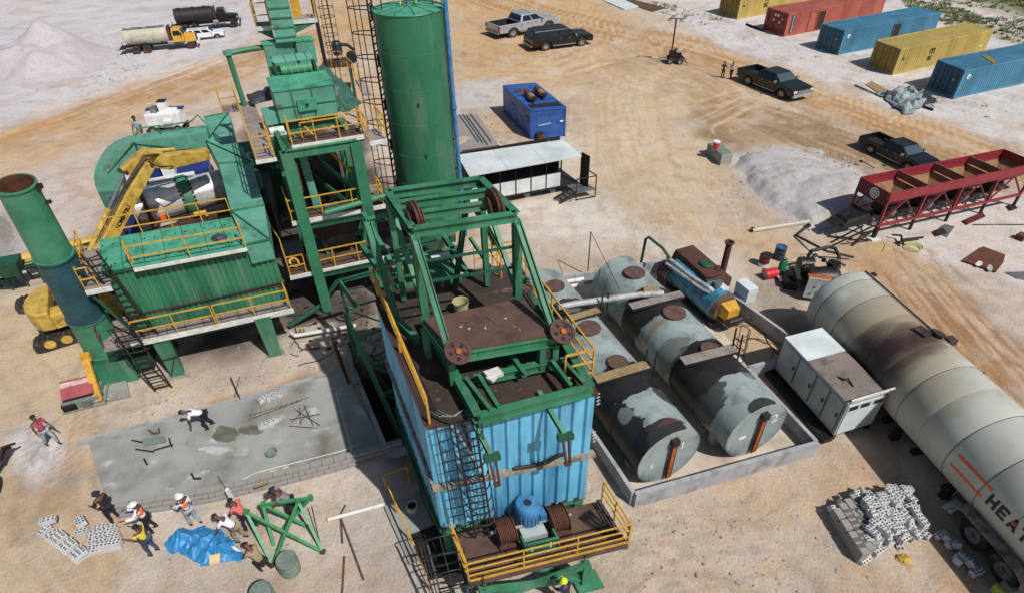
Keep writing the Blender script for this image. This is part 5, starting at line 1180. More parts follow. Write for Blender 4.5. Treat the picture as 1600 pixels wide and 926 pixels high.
# ================= CONTAINERS =================
def container(near,back,right,H,label,mt,md,L=None,group='shipping containers in a row beside the haul road',door=None,roof=None):
    a=at(*near);b=at(*back); 
    if right: c=at(*right); yaw=math.atan2((c-a).y,(c-a).x); L=L or (c-a).to_2d().length
    else: yaw=CY
    yv=math.atan2((b-a).y,(b-a).x); T=Thing('shipping_container',label,'container',a,yaw,group,skew=yv-yaw-PI/2); Wd=(b-a).to_2d().length
    T.L=L;T.W=Wd;T.H=H
    T.mb().box((.05,.05,.12),(L-.05,Wd-.05,H-.04)).out('inner_wall',mt)
    n=6
    for i in range(n):
        T.mb().corr((L*i/n,.03,.14),(L*(i+1)/n,.03,.14),H-.24,.28,-.035,(0,1,0)).out('side_panel',mt)
        T.mb().corr((L*(i+1)/n,Wd-.03,.14),(L*i/n,Wd-.03,.14),H-.24,.28,-.035,(0,-1,0)).out('side_panel',mt)
        m=T.mb(); m.corr((L*i/n,.06,H-.04),(L*(i+1)/n,.06,H-.04),Wd-.12,.28,-.02,(0,0,-1),up=(0,1,0)); m.out('roof_panel',roof or mt)
    m=T.mb()
    for v in (0.04,Wd-.04):
        m.beam((0,v,.08),(L,v,.08),.1,.16); m.beam((0,v,H-.05),(L,v,H-.05),.1,.1)
    for u in (.05,L-.05):
        m.beam((u,0,.08),(u,Wd,.08),.1,.15); m.beam((u,0,H-.05),(u,Wd,H-.05),.12,.104)
        for v in (.05,Wd-.05): m.beam((u,v,0),(u,v,H+.005),.13,.13,up=(1,0,0))
    m.out('corner_frame',mt)
    for s_ in (0,1):
        d=T.mb().box((-.035,.1+s_*(Wd/2-.09),.17),(.03,Wd/2-.02+s_*(Wd/2-.08),H-.12)).out('door',md)
        for k in (.28,.72):
            v=.1+s_*(Wd/2-.09)+k*(Wd/2-.12); T.mb().beam((-.06,v,.15),(-.06,v,H-.1),.035,.035).out('lock_rod',md,d); T.mb().beam((-.08,v,.8),(-.08,v+.22,.78),.03,.04).out('handle','steel',d)
        for z in (.6,1.1,1.6): T.mb().box((-.05,.13+s_*(Wd/2-.09),z),(-.034,Wd/2-.05+s_*(Wd/2-.08),z+.04)).out('door_rib',md,d)
    if door:
        for (u,dm) in door: 
            T.mb().box((u,-.045,.15),(u+.95,.0,H-.3)).out('side_door' if dm!='opening' else 'side_opening',dm); 
            m=T.mb(); m.beam((u-.03,-.05,.15),(u-.03,-.05,H-.3),.05,.05); m.beam((u+.98,-.05,.15),(u+.98,-.05,H-.3),.05,.05); m.beam((u-.05,-.05,H-.28),(u+1.0,-.05,H-.28),.05,.05); m.out('door_frame',mt)
    return T
CY=R_(22)
c1=container((1393.7,118.8),(1356,103),(1535,86),2.3,'yellow container with a lettered side standing between two blue containers','c_yellow','c_door_y')
c2=container((1489,154.7),(1448,136),None,2.3,'blue container nearest the crumpled grey tarpaulin at the right edge','c_blue','c_door_b',L=11.5)
c3=container((1309,87),(1274,74.4),(1457,56),2.3,'blue container with one dark doorway right of the red container','c_blue','c_door_b',door=[(7.3,'opening')])
c4=container((1224.6,57.7),(1192,46),(1374,30),2.3,'red container with a cut side door and white stickers on its end','c_red','c_door_r',door=[(3.3,'c_red'),(4.6,'opening')])
c5=container((1151.5,31),(1122.5,21),(1330,-5),2.3,'yellow container at the top edge left of the red container','c_yellow','c_door_y')
c6=container((1226,12),(1196,3),(1420,-28),2.3,'dark navy container behind the red container at the top edge','c_navy','c_navy')
def sidetext(T,s,u,z,size,mt='letter_black',v=-.02,vert=False,name='lettering'):
    if vert:
        k=0
        for ch in s: 
            if ch!=' ': lettering(T,ch,(u,v,z-k*size*1.25),(1,0,0),(0,0,1),size,mt,name=name)
            k+=1
    else: lettering(T,s,(u,v,z),(1,0,0),(0,0,1),size,mt,name=name)
sidetext(c1,'m',4.25,1.3,.5); sidetext(c1,'sc',4.2,.72,.42)
sidetext(c5,'m',4.3,1.45,.5); sidetext(c5,'sc',4.2,.8,.5)
for T in (c1,c5): sidetext(T,'CCC-',.55,1.9,.16,vert=True); T.mb().box((T.L-1.1,-.02,.9),(T.L-.9,-.01,1.1)).out('sticker','letter_white')
c4.mb().box((.62,-.03,.3),(1.05,-.015,2.1)).out('logo_strip','strip_blue'); sidetext(c4,'GESEACO',.74,1.85,.2,'letter_white',v=-.04,vert=True)
for (v,z,s_) in ((1.3,1.7,.25),(1.75,1.7,.25),(1.9,1.2,.2),(1.0,1.1,.22),(.7,1.5,.16)): c4.mb().box((-.075,v,z),(-.062,v+s_,z+s_)).out('sticker','letter_white')
for T in (c2,c3): 
    m=T.mb(); m.cyl((.75,-.015,1.7),(.75,-.03,1.7),.2,n=16); m.out('round_emblem','letter_white'); m=T.mb(); m.cyl((.78,-.03,1.66),(.78,-.04,1.66),.08,n=12); m.out('emblem_mark','strip_blue'); T.mb().box((-.075,.6,1.3),(-.062,.75,1.4)).out('sticker','letter_white')
c2.mb().hexa([(3.6,.3,2.3),(4.2,.3,2.3),(4.9,2.2,2.3),(4.3,2.2,2.3),(3.6,.3,2.315),(4.2,.3,2.315),(4.9,2.2,2.315),(4.3,2.2,2.315)]).out('roof_stain','c_door_y')
# ================= VEHICLES =================
def wheelmesh(T,x,y,r,w,parent=None,rim='rim',side=1,z=None):
    z=r if z is None else z
    o=T.mb().lathe((x,y-w/2,z),(x,y+w/2,z),[(0,r*.55),(0.0,r*.9),(.03,r*.985),(w*.3,r),(w*.7,r),(w-.03,r*.985),(w,r*.9),(w,r*.55)],26).out('wheel','rubber',smooth=True)
    s_=side; q=T.mb().lathe((x,y,z),(x,y+s_*w/2*.98,z),[(w*.1,.001),(w*.12,r*.2),(w*.3,r*.22),(w*.32,r*.5),(w*.49,r*.58)],20).out('rim',rim,o,smooth=True,ang=.4)
    T.mb().lathe((x,y,z),(x,y-s_*w/2*.98,z),[(w*.4,.001),(w*.42,r*.57)],16).out('hub','black',o)
    return o
def arc_pts(cx,cz,r,a0,a1,n=7): return [(cx+r*math.cos(a0+(a1-a0)*k/n),cz+r*math.sin(a0+(a1-a0)*k/n)) for k in range(n+1)]
def bev(o,w=.04,s=2):
    b=o.modifiers.new('bevel','BEVEL'); b.width=w; b.segments=s; b.limit_method='ANGLE'; b.angle_limit=R_(35); return o
def quadpanel(T,P,name,mt,parent=None,th=.012,n=None):
    P=[Vector(p) for p in P]; nn=(P[1]-P[0]).cross(P[3]-P[0]).normalized()*th
    return T.mb().hexa([p for p in P]+[p+nn for p in P]).out(name,mt,parent)
def glassbox(T,b0,b1,t0,t1,z0,z1,wb,wt,paint,glass='glass',splits=(.5,),pill=.06):
    """greenhouse: bottom x b0..b1, top x t0..t1; windows inset on pillars"""
    m=T.mb().hexa([(b0,-wb,z0),(b1,-wb,z0),(b1,wb,z0),(b0,wb,z0),(t0,-wt,z1),(t1,-wt,z1),(t1,wt,z1),(t0,wt,z1)]); cab=bev(m.out('cabin',paint),.05,3)
    def P(s_,u,w):  # side point: s=-1 right,+1 left, u along, w up
        bx=b0+(b1-b0)*u; tx=t0+(t1-t0)*u; return Vector((bx+(tx-bx)*w,s_*((wb+(wt-wb)*w)+.006),z0+(z1-z0)*w))
    edges=[.05]+list(splits)+[.95]
    for s_ in (-1,1):
        for a,b in zip(edges[:-1],edges[1:]):
            q=[P(s_,a+.025,.12),P(s_,b-.025,.12),P(s_,b-.03,.84),P(s_,a+.03,.84)]
            if s_>0: q=q[::-1]
            quadpanel(T,q,'side_window',glass,cab)
    def Q(u,w,fr): 
        x=(b1+(t1-b1)*w) if fr else (b0+(t0-b0)*w); return Vector((x+(.006 if fr else -.006),u*(wb+(wt-wb)*w),z0+(z1-z0)*w))
    quadpanel(T,[Q(-.85,.1,1),Q(.85,.1,1),Q(.85,.88,1),Q(-.85,.88,1)],'windscreen',glass if glass!='glass' else 'glass_light',cab)
    quadpanel(T,[Q(.85,.15,0),Q(-.85,.15,0),Q(-.85,.85,0),Q(.85,.85,0)],'rear_window',glass,cab)
    return cab
def body_side(x0,x1,zt0,zt1,zb,wheels,r,top=None):
    pts=[(x0,zb)]
    bot=[]
    for wx_ in wheels: bot+=arc_pts(wx_,r*.98,r*1.2,PI,0)
    bot=[(x,max(z,zb)) for x,z in bot]
    return [(x0,zb)]+bot+[(x1,zb)]+(top or [(x1,zt1),(x0,zt0)])
def extr_y(T,prof,y0,y1): 
    return T.mb().extr([(x,y0,z) for x,z in prof],(0,y1-y0,0))
def pickup(label,loc,yaw,k,paint,bedmat='black',suv=False,group=None,cover=False):
    T=Thing('sport_utility_vehicle' if suv else 'pickup_truck',label,'SUV' if suv else 'pickup truck',loc,yaw,group); T.root.scale=(k,k,k*.78)
    Wd=.9; r=.38; wh=(1.15,4.15)
    if not suv:
        top=[(5.12,.72),(5.05,.93),(4.85,1.0),(3.75,1.12),(1.78,1.12)]
        f=[(1.78,.42)]+[(3.6,.42)]+[(x,max(z,.42)) for x,z in arc_pts(4.15,r*.98,r*1.22,PI,0)]+[(5.0,.42),(5.12,.5)]+top
        b=bev(extr_y(T,f,-Wd,Wd).out('body',paint),.06,3)
        side=[(.06,.5)]+[(x,max(z,.45)) for x,z in arc_pts(1.15,r*.98,r*1.22,PI,0)]+[(1.77,.45),(1.77,1.12),(.04,1.14)]
        for s_ in (-1,1): bev(extr_y(T,side,s_*Wd,s_*(Wd-.12)).out('bed_side',paint),.03,2)
        T.mb().box((.02,-Wd+.12,.5),(.1,Wd-.12,1.12)).out('tailgate',paint); T.mb().box((.1,-Wd+.12,.6),(1.76,Wd-.12,.68)).out('bed_floor',bedmat)
        m=T.mb(); m.box((.1,-Wd+.118,.68),(1.76,-Wd+.14,1.1)); m.box((.1,Wd-.14,.68),(1.76,Wd-.118,1.1)); m.box((1.74,-Wd+.14,.68),(1.765,Wd-.14,1.1)); m.out('bed_liner',bedmat)
        for s_ in (-1,1): T.mb().box((.75,s_*(Wd-.14) if s_<0 else Wd-.36,.68),(1.5,s_*(Wd-.36) if s_<0 else Wd-.14,.86)).out('wheel_box',bedmat)
        cab=glassbox(T,1.8,3.78,2.0,3.1,1.1,1.66,.84,.68,paint,splits=(.5,))
    else:
        f=[(.05,.42)]+[(x,max(z,.42)) for x,z in arc_pts(1.15,r*.98,r*1.22,PI,0)]+[(x,max(z,.42)) for x,z in arc_pts(4.15,r*.98,r*1.22,PI,0)]+[(5.05,.42),(5.12,.72),(5.08,.98),(4.9,1.05),(3.75,1.15),(.05,1.15),(0,.9)]
        b=bev(extr_y(T,f,-Wd,Wd).out('body',paint),.07,3)
        cab=glassbox(T,.08,3.78,.3,3.1,1.13,1.78,.86,.7,paint,splits=(.3,.62))
        m=T.mb(); m.beam((.6,-.6,1.83),(2.9,-.6,1.83),.04,.04); m.beam((.6,.6,1.83),(2.9,.6,1.83),.04,.04); m.out('roof_rack','black',cab)
    for x in wh:
        for s_ in (-1,1): wheelmesh(T,x,s_*(Wd-.13),r,.25,side=s_)
    T.mb().box((5.0,-Wd+.05,.38),(5.18,Wd-.05,.62)).out('front_bumper','paint_silver' if paint!='paint_silver' else 'paint_silver')
    T.mb().box((-.06,-Wd+.08,.42),(.05,Wd-.08,.6)).out('rear_bumper','steel')
    T.mb().box((5.09,-.5,.66),(5.14,.5,.88)).out('grille','rim')
    for s_ in (-1,1):
        T.mb().box((4.97,s_*.84-.02-(.24 if s_>0 else -.0),.7),(5.12,s_*.84+(.26 if s_<0 else .0),.9)).out('headlight','lamp')
        T.mb().box((-.01,s_*.8-.08,.75),(.06,s_*.8+.08,1.05)).out('tail_light','tail')
        T.mb().cbox((3.55,s_*1.0,1.2),(.12,.2,.16)).out('mirror','rim' if paint!='paint_silver' else paint)
        for x in (2.35,3.05): T.mb().cbox((x,s_*(Wd+.012),.98),(.16,.02,.03)).out('door_handle','rim',b)
        m=T.mb(); 
        for x in (1.9,2.75,3.6): m.box((x,s_*(Wd+.004)-.003,.5),(x+.012,s_*(Wd+.004)+.003,1.08))
        m.out('door_gap','black',b)
        T.mb().box((1.7,s_*(Wd+.02)-.05,.36),(3.6,s_*(Wd+.02)+.05,.42)).out('side_step','rim')
    return T
def veh(rear,front,side,wb=3.0,k=None,halfw=.85):
    """place by the ground contacts of the wheels on one visible side (-1 right side, +1 left side)"""
    a=at(*rear);b=at(*front); d=(b-a).to_2d(); kk=k or d.length/wb; yaw=math.atan2(d.y,d.x)
    n=Vector((-d.y,d.x)).normalized(); c=a.to_2d()-n*side*halfw*kk-d.normalized()*1.15*kk
    return Vector((c.x,c.y,0)),yaw,kk
l,y,k=veh((1167.5,133),(1219,154),-1); pickup('dark green pickup truck beside two standing people on the haul road',l,y,k,'paint_green')
l,y,k=veh((1358,240),(1416,268),-1); pickup('black pickup truck parked behind the red feed bins',l,y,k,'paint_black')
T=pickup
l,y,k=veh((802,59),(857,48),-1); pickup('silver pickup truck with empty dark bed beside the black SUV',l,y,k,'paint_silver')
l,y,k=veh((853,79.6),(909,72.4),-1); pickup('black SUV parked in front of the silver pickup',l,y,k,'paint_black',suv=True)
def tank_truck(label,loc,yaw,k,cabm,tankm,L=8.6,dark=False):
    T=Thing('tanker_truck',label,'tanker truck',loc,yaw); T.root.scale=(k,k,k); wd=1.15
    # origin at rear axle group centre on the ground
    m=T.mb(); m.box((-1.9,-.45,.75),(6.6,-.3,1.0)); m.box((-1.9,.3,.75),(6.6,.45,1.0)); 
    for x in (-1.8,0,2,4): m.box((x,-.3,.8),(x+.12,.3,.95))
    m.out('chassis','black')
    pr=[(0,.001),(0.02,.7),(.12,1.0)]
    Lt=5.3
    for q in range(1,6): pr+=[(.12+q*Lt/6-.03,1.0),(.12+q*Lt/6,1.025),(.12+q*Lt/6+.03,1.0)]
    pr+=[(Lt,1.0),(Lt+.1,.7),(Lt+.12,.001)]
    tk=T.mb().lathe((-1.7,0,1.95),(-1.7+Lt+.12,0,1.95),pr,32).out('tank',tankm,smooth=True,ang=.6)
    for x in (-.9,1.0,2.6): T.mb().cyl((x,0,2.9),(x,0,3.08),.27,n=18).out('hatch',tankm if not dark else 'black',tk)
    m=T.mb(); m.box((-1.6,-.35,2.92),(3.4,-.3,3.0)); m.box((-1.6,.3,2.92),(3.4,.35,3.0)); m.out('top_rail','black',tk)
    T.mb().box((3.7,-.9,1.0),(3.95,.9,2.9)).out('front_shield','rust_brown')
    for x in (-1.3,0.6,2.6): T.mb().box((x,-.8,1.0),(x+.15,.8,1.25)).out('saddle','black')
    # cab
    cb=bev(T.mb().box((4.1,-1.1,1.0),(5.5,1.1,1.75)).out('cab',cabm),.05,2)
    up=T.mb().hexa([(4.1,-1.08,1.74),(5.5,-1.08,1.74),(5.5,1.08,1.74),(4.1,1.08,1.74),(4.18,-.98,2.6),(5.2,-.98,2.6),(5.2,.98,2.6),(4.18,.98,2.6)]).out('cab_roof',cabm); bev(up,.06,3)
    for s_ in (-1,1):
        P=[(4.3,s_*1.09,1.85),(5.3,s_*1.09,1.85),(5.1,s_*1.02,2.42),(4.32,s_*1.02,2.42)]
        quadpanel(T,P if s_<0 else P[::-1],'side_window','glass',up)
        T.mb().box((5.55,s_*.75-.4,.95),(6.9,s_*.75+.4,1.32)).out('fender',cabm)
        T.mb().box((6.72,s_*.75-.12,1.32),(6.86,s_*.75+.12,1.5)).out('headlight','lamp')
        T.mb().cbox((5.3,s_*1.3,2.0),(.1,.2,.4)).out('mirror','black')
        T.mb().cyl((3.4,s_*.85,1.0),(4.1,s_*.85,1.0),.28,n=14).out('fuel_tank','steel')
    quadpanel(T,[(5.49,-.85,1.85),(5.49,.85,1.85),(5.25,.8,2.45),(5.25,-.8,2.45)],'windscreen','glass_light',up)
    bev(T.mb().hexa([(5.5,-.6,1.0),(6.9,-.55,1.0),(6.9,.55,1.0),(5.5,.6,1.0),(5.5,-.6,1.85),(6.85,-.5,1.7),(6.85,.5,1.7),(5.5,.6,1.85)]).out('bonnet',cabm),.07,3)
    T.mb().box((6.9,-.45,1.0),(6.95,.45,1.65)).out('grille','black')
    T.mb().box((6.95,-1.15,.6),(7.15,1.15,.85)).out('bumper','paint_white' if not dark else 'black')
    for x in (-.65,.65):
        for s_ in (-1,1): wheelmesh(T,x,s_*.85,.5,.5,side=s_,rim='rust' if not dark else 'black')
    for s_ in (-1,1): wheelmesh(T,6.1,s_*.95,.5,.3,side=s_,rim='rust' if not dark else 'black')
    T.mb().box((-2.6,-1.0,.7),(-1.9,1.0,.8)).out('rear_step','black'); m=T.mb(); m.tube([(-2.6,-1.1,.75),(-3.0,-.6,.7)],.05,6); m.tube([(-2.3,.4,.9),(-2.3,.4,1.3)],.05,6); m.out('rear_pipe','black')
    return T
a=at(224,84);b=at(301,76); d=(b-a); yaw=math.atan2(d.y,d.x); k=d.to_2d().length/6.1; n=Vector((-math.sin(yaw),math.cos(yaw),0))
tank_truck('water tanker truck with yellow cab and pale dusty tank',a+n*.9*k,yaw,k,'truck_yellow','tank_cream')
b=at(367,43); a2=b-Vector((math.cos(yaw+.0),math.sin(yaw),0))*6.1*k*1.0
tank_truck('black tanker truck parked beside the yellow cabbed tanker',a2+n*.9*k,yaw,k,'paint_black','black',dark=True)
l=at(293,63); CAR=pickup('small white car half hidden between the two tanker trucks',l,yaw,.78,'paint_white',suv=True); CAR.root.name='parked_car'; CAR.root['category']='car'
# ================= LIGHT TOWER =================
LT=Thing('light_tower','mobile light tower with four lamps on a rusty mast beside the haul road','light tower',at(1052,98),R_(-10)); LT.root.scale=(1.15,1.15,1.1)
m=LT.mb(); m.box((-.6,-.45,.35),(.75,.45,.5)); m.box((-.45,-.35,.5),(.55,.35,.95)); m.out('engine_box','black_oily')
LT.mb().cyl((.1,-.1,.95),(.1,-.1,1.2),.16,n=10).out('filter','rust_brown')
LT.mb().box((.1,-.3,.95),(.6,.3,1.15)).out('canopy','tank_cream')
LT.mb().cyl((-.25,0,.4),(-.25,0,3.65),.07,n=10).out('mast','rust')
LT.mb().beam((-.85,0,3.6),(.45,0,3.6),.06,.06).out('cross_arm','black')
for x in (-.8,-.55,.15,.42): LT.mb().cbox((x,-.08,3.5 if x in (-.8,.15) else 3.75),(.26,.12,.2),0,(.5,0)).out('lamp','black'); LT.mb().cbox((x,-.16,3.48 if x in (-.8,.15) else 3.72),(.22,.03,.16),0,(.5,0)).out('lamp_glass','lamp')
for x in (-.3,.5): 
    for s_ in (-1,1): wheelmesh(LT,x,s_*.5,.26,.16,side=s_)
m=LT.mb(); m.beam((-.6,0,.4),(-1.3,.1,.3),.06,.06); m.beam((.75,.3,.4),(1.1,.6,.1),.06,.06); m.beam((.75,-.3,.4),(1.1,-.5,.1),.06,.06); m.out('outrigger','black')
# ================= BLUE GENERATOR =================
a=at(829,218);b=at(787,176);c=at(883,213)
yaw=math.atan2((c-a).y,(c-a).x); GW=(c-a).to_2d().length; GL=(b-a).to_2d().length; yv=math.atan2((b-a).y,(b-a).x)
GS=Thing('generator_container','bright blue containerised generator with two rusty silencers on its roof','generator',a,yaw,skew=yv-yaw-PI/2); GH=2.2
GS.mb().box((.04,.04,.1),(GW-.04,GL-.04,GH-.05)).out('casing','cab_blue')
n=4
for i in range(n):
    v=GL*i/n; p=GS.mb().box((-.0,v+.03,.2),(.05,v+GL/n-.03,GH-.12)).out('side_panel','cab_blue')
    GS.mb().box((-.03,v+.5,1.0),(.0,v+.62,1.1)).out('latch','black',p); 
    if i%2==0:
        for z in (1.3,1.38,1.46,1.54): GS.mb().box((-.02,v+.2,z),(.0,v+1.1,z+.04)).out('louvre','cab_blue',p)
m=GS.mb()
for u in (.05,GW-.05):
    for v in (.05,GL-.05): m.beam((u,v,0),(u,v,GH),.12,.12)
for v in (.04,GL-.04): m.beam((0,v,GH-.05),(GW,v,GH-.05),.1,.1); m.beam((0,v,.08),(GW,v,.08),.1,.15)
for u in (.04,GW-.04): m.beam((u,0,GH-.05),(u,GL,GH-.05),.1,.104); m.beam((u,0,.08),(u,GL,.08),.1,.154)
m.out('frame','cab_blue')
for i in range(3): GS.mb().box((.1,.15+GL*i/3,GH-.04),(GW-.1,GL*(i+1)/3-.05,GH+.0)).out('roof_panel','cab_blue')
GS.mb().box((.2,.35,GH),(GW-.2,1.05,GH+.05)).out('radiator_grille','black')
for (u,v) in ((.75,2.3),(1.75,2.9)):
    s_=GS.mb().lathe((u,v-.9,GH+.28),(u+.1,v+.9,GH+.28),[(0,.001),(0,.14),(.1,.23),(1.6,.23),(1.75,.1),(1.8,.001)],20).out('silencer','rust',smooth=True); GS.mb().lathe((u,v-.93,GH+.28),(u+.05,v-.1,GH+.28),[(0,.235),(.8,.24)],20).out('lagging','wood',s_,smooth=True)
    GS.mb().cyl((u,v-1.15,GH+.25),(u,v-.85,GH+.28),.1,n=12).out('tail_pipe','black',s_)
GS.mb().box((.4,3.6,GH),(1.4,4.6,GH+.03)).out('rust_patch_plate','deck_rust')
GS.mb().box((GW-.45,-.03,1.15),(GW-.2,-.0,1.25)).out('label_plate','letter_white'); lettering(GS,'POWERSYSTEMS',(.6,-.0,.95),(1,.0,.12),(0,0,1),.1,'letter_white')
d=at(843,216); 
def drum(loc,label,mt,lid=None,Rr=.27,h=.82,name='steel_drum',cat='drum',axis=(0,0,1),group=None,extra=None):
    T=Thing(name,label,cat,loc,0,group); ax=Vector(axis).normalized(); s0=Vector((0,0,0)) if ax.z>.5 else Vector((0,0,Rr)); 
    pr=[(0,.001),(0,Rr)]
    for t in (.33,.66): pr+=[(h*t-.03,Rr),(h*t,Rr+.018),(h*t+.03,Rr)]
    pr+=[(h-.01,Rr),(h,Rr+.01),(h+.005,Rr-.005),(h-.02,Rr-.02)]
    T.mb().lathe(s0,s0+ax*h,pr,24).out('barrel',mt,smooth=True,ang=.5)
    T.mb().lathe(s0+ax*(h-.025),s0+ax*(h-.0),[(0,.001),(0,Rr-.02)],24).out('lid',lid or mt)
    for (a_,r_) in ((.6,.6),(3.6,.6)): 
        d_,e,f=MB().basis((0,0,0),ax); c=s0+ax*(h-.02)+(e*math.cos(a_)+f*math.sin(a_))*Rr*r_; T.mb().cyl(c,c+ax*.025,.04,n=10).out('bung',lid or mt)
    return T
drum(at(844,218),'rusty open drum in front of the blue generator','rust','black',.3,.5)
# ================= SITE OFFICE =================
a=at(731,343); OZ=.55
OF=Thing('site_office','long white roofed site cabin with open dark front and steel stair','site cabin',at(733,318,OZ),R_(19),skew=R_(8)); OF.o.z=0; OF.root.location=OF.o
e=OF.l(914,292,OZ); OL=e.x; OH=2.15; OD=2.55
OF.mb().box((0,0,OZ-.1),(OL,OD,OZ)).out('floor_frame','black')
rp=[OF.l(733,277,OH+OZ),OF.l(909,245,OH+OZ),OF.l(880,220,OH+OZ),OF.l(714,244,OH+OZ)]
fz=OZ+OH
for i in range(3):
    t0,t1=i/3,(i+1)/3; A_=rp[0].lerp(rp[1],t0);B_=rp[0].lerp(rp[1],t1);C_=rp[3].lerp(rp[2],t1);D_=rp[3].lerp(rp[2],t0)
    g_=Vector((.01,0,0)); OF.mb().hexa([A_+g_,B_-g_,C_-g_,D_+g_]+[p+Vector((0,0,.07+.004*(i%2))) for p in (A_+g_,B_-g_,C_-g_,D_+g_)]).out('roof_panel','roof_white')
v0=(rp[0].y+rp[1].y)/2
OF.mb().box((0,OD-.08,OZ),(OL,OD,fz-.02)).out('back_wall','black'); OF.mb().box((0,.06,OZ),(.06,OD,fz-.02)).out('end_wall','black'); OF.mb().box((OL-.95,.9,OZ),(OL-.9,OD-.1,fz-.05)).out('partition','steel')
npn=6
for i in range(npn):
    u=OL*.82*i/npn+.05; 
    OF.mb().box((u,-.02,OZ+.05),(u+OL*.82/npn-.09,.04,OZ+.95)).out('lower_panel','white_panel')
    OF.mb().box((u+OL*.82/npn-.07,-.04,OZ),(u+OL*.82/npn-.02,.05,fz-.05)).out('front_post','black')
for i in range(6):
    u=OL*i/6; OF.mb().box((u+.03,-.1,fz-.16),(u+OL/6-.05,-.02,fz-.02)).out('fascia','white_edge')
m=OF.mb(); m.beam((0,-.02,fz-.2),(OL,-.02,fz-.2),.06,.06); m.beam((0,0,OZ+.99),(OL*.82,0,OZ+.99),.05,.05); m.out('front_beam','black')
OF.mb().box((.1,.3,OZ+.0),(OL*.8,OD-.4,OZ+.55)).out('furniture','black')
for i in range(4): OF.mb().box((.3+i*OL/4.2,.3,0),(.6+i*OL/4.2,.7,OZ-.1)).out('pier','concrete_wall'); 
OF.mb().hexa([(OL,.0,OZ),(OL+.1,-.75,OZ),(OL+.14,-.75,OZ),(OL+.04,.04,OZ),(OL,.0,fz-.1),(OL+.1,-.75,fz-.1),(OL+.14,-.75,fz-.1),(OL+.04,.04,fz-.1)]).out('open_door','black')
OF.mb().box((OL-.9,-1.15,OZ-.06),(OL+.4,-.05,OZ)).out('landing','steel')
m=OF.mb(); 
for (u,v) in ((OL-.9,-1.15),(OL+.4,-1.15),(OL+.4,-.1)): m.beam((u,v,0),(u,v,OZ+.9),.05,.05)
m.beam((OL-.9,-1.15,OZ+.9),(OL+.4,-1.15,OZ+.9),.05,.05); m.beam((OL+.4,-1.15,OZ+.9),(OL+.4,-.1,OZ+.9),.05,.05); m.beam((OL-.9,-1.15,.06),(OL+.4,-1.15,.06),.05,.05); m.out('handrail','black')
st=OF.mb(); st.beam((OL-.9,-1.1,OZ),(OL-2.0,-1.15,.05),.06,.12); st.beam((OL-.9,-.5,OZ),(OL-2.0,-.5,.05),.06,.12); st.beam((OL-1.9,-1.15,OZ+.3),(OL-1.2,-1.15,.05),.05,.05); so_=st.out('stair','black')
for k in range(4): OF.mb().box((OL-1.15-.25*k,-1.1,OZ-.16-.13*k),(OL-.93-.25*k,-.5,OZ-.13-.13*k)).out('tread','steel',so_)
# planks / poles behind cabin near the silo
for k,(a,b) in enumerate((((718,180),(748,222)),((723,178),(755,224)),((729,180),(762,226)),((735,178),(768,222)))):
    stick([at(*a,.08),at(*b,.08)],.05,'scaffold_tube',['leftmost','second','third','rightmost'][k]+' of the four long steel tubes lying behind the cabin','steel tube','steel',group='steel tubes behind the cabin')
flat_patch('gravel_patch','',[(700,180),(745,178),(780,228),(722,240),(705,230)],.03,'gravel','',.05,kind='structure').name='gravel_bed'
stick([at(722,236,.1),at(780,228,.1)],.06,'timber_beam','long timber lying left of the cabin roof','timber','stick',n=4)
flat_patch('steel_plate','flat grey steel sheet lying at the top edge of the yard',[(942,0),(962,-6),(998,10),(976,15)],.12,'roof_white','steel sheet',.1)
flat_patch('timber_stack','brown boards beside the grey sheet at the top edge',[(975,-4),(1040,12),(1020,18),(965,0)],.1,'deck_rust','boards',.12)
# ================= CONCRETE BLOCK + RED BUCKET, pipes, debris =================
a=at(1125,259);b=at(1103,240);c=at(1142,256)
CB=Thing('concrete_block','weathered concrete foundation block at the tip of the grey sand heap','concrete block',a,math.atan2((c-a).y,(c-a).x)); 
b_=CB.w2l(b); CB.mb().hexa([(0,0,0),(.85,0,0),(.85+b_.x,b_.y,0),(b_.x,b_.y,0),(0,0,.75),(.85,0,.75),(.85+b_.x,b_.y,.75),(b_.x,b_.y,.75)]).out('block','concrete')
CB.mb().hexa([(.05,.05,.75),(.8,.05,.75),(.8+b_.x,b_.y-.05,.75),(b_.x+.05,b_.y-.05,.75),(.05,.05,.78),(.8,.05,.78),(.8+b_.x,b_.y-.05,.78),(b_.x+.05,b_.y-.05,.78)]).out('top_plate','drum_green')
p=at(1118,232,.78); BK=Thing('bucket','red bucket with white lid on the concrete foundation block','bucket',p); BK.mb().cyl((0,0,0),(0,0,.45),.18,.22,18).out('pail','red_bright'); BK.mb().cyl((0,0,.45),(0,0,.52),.24,n=18).out('lid','white_paint')
stick([at(1175,360,.12),at(1278,344,.12)],.13,'pipe','long pale pipe lying between the sand heap and the drums','pipe','tank_cream',n=12)
stick([at(1174,359,.12),at(1178,359,.12)],.15,'pipe_end','dark collar at the left end of the long pale pipe','pipe collar','black',n=12)
RPx=Thing('bent_pipe','black bent pipe lying behind the burner unit','pipe',at(1290,375)); 
RPx.mb().tube([RPx.l(1264,352,.15),RPx.l(1244,368,.1),RPx.l(1290,392,.5),RPx.l(1333,402,.15)],.07,8).out('pipe','black')
RPx.mb().cyl(RPx.l(1264,352,.12),RPx.l(1262,353,.16),.12,n=10).out('flange','black')
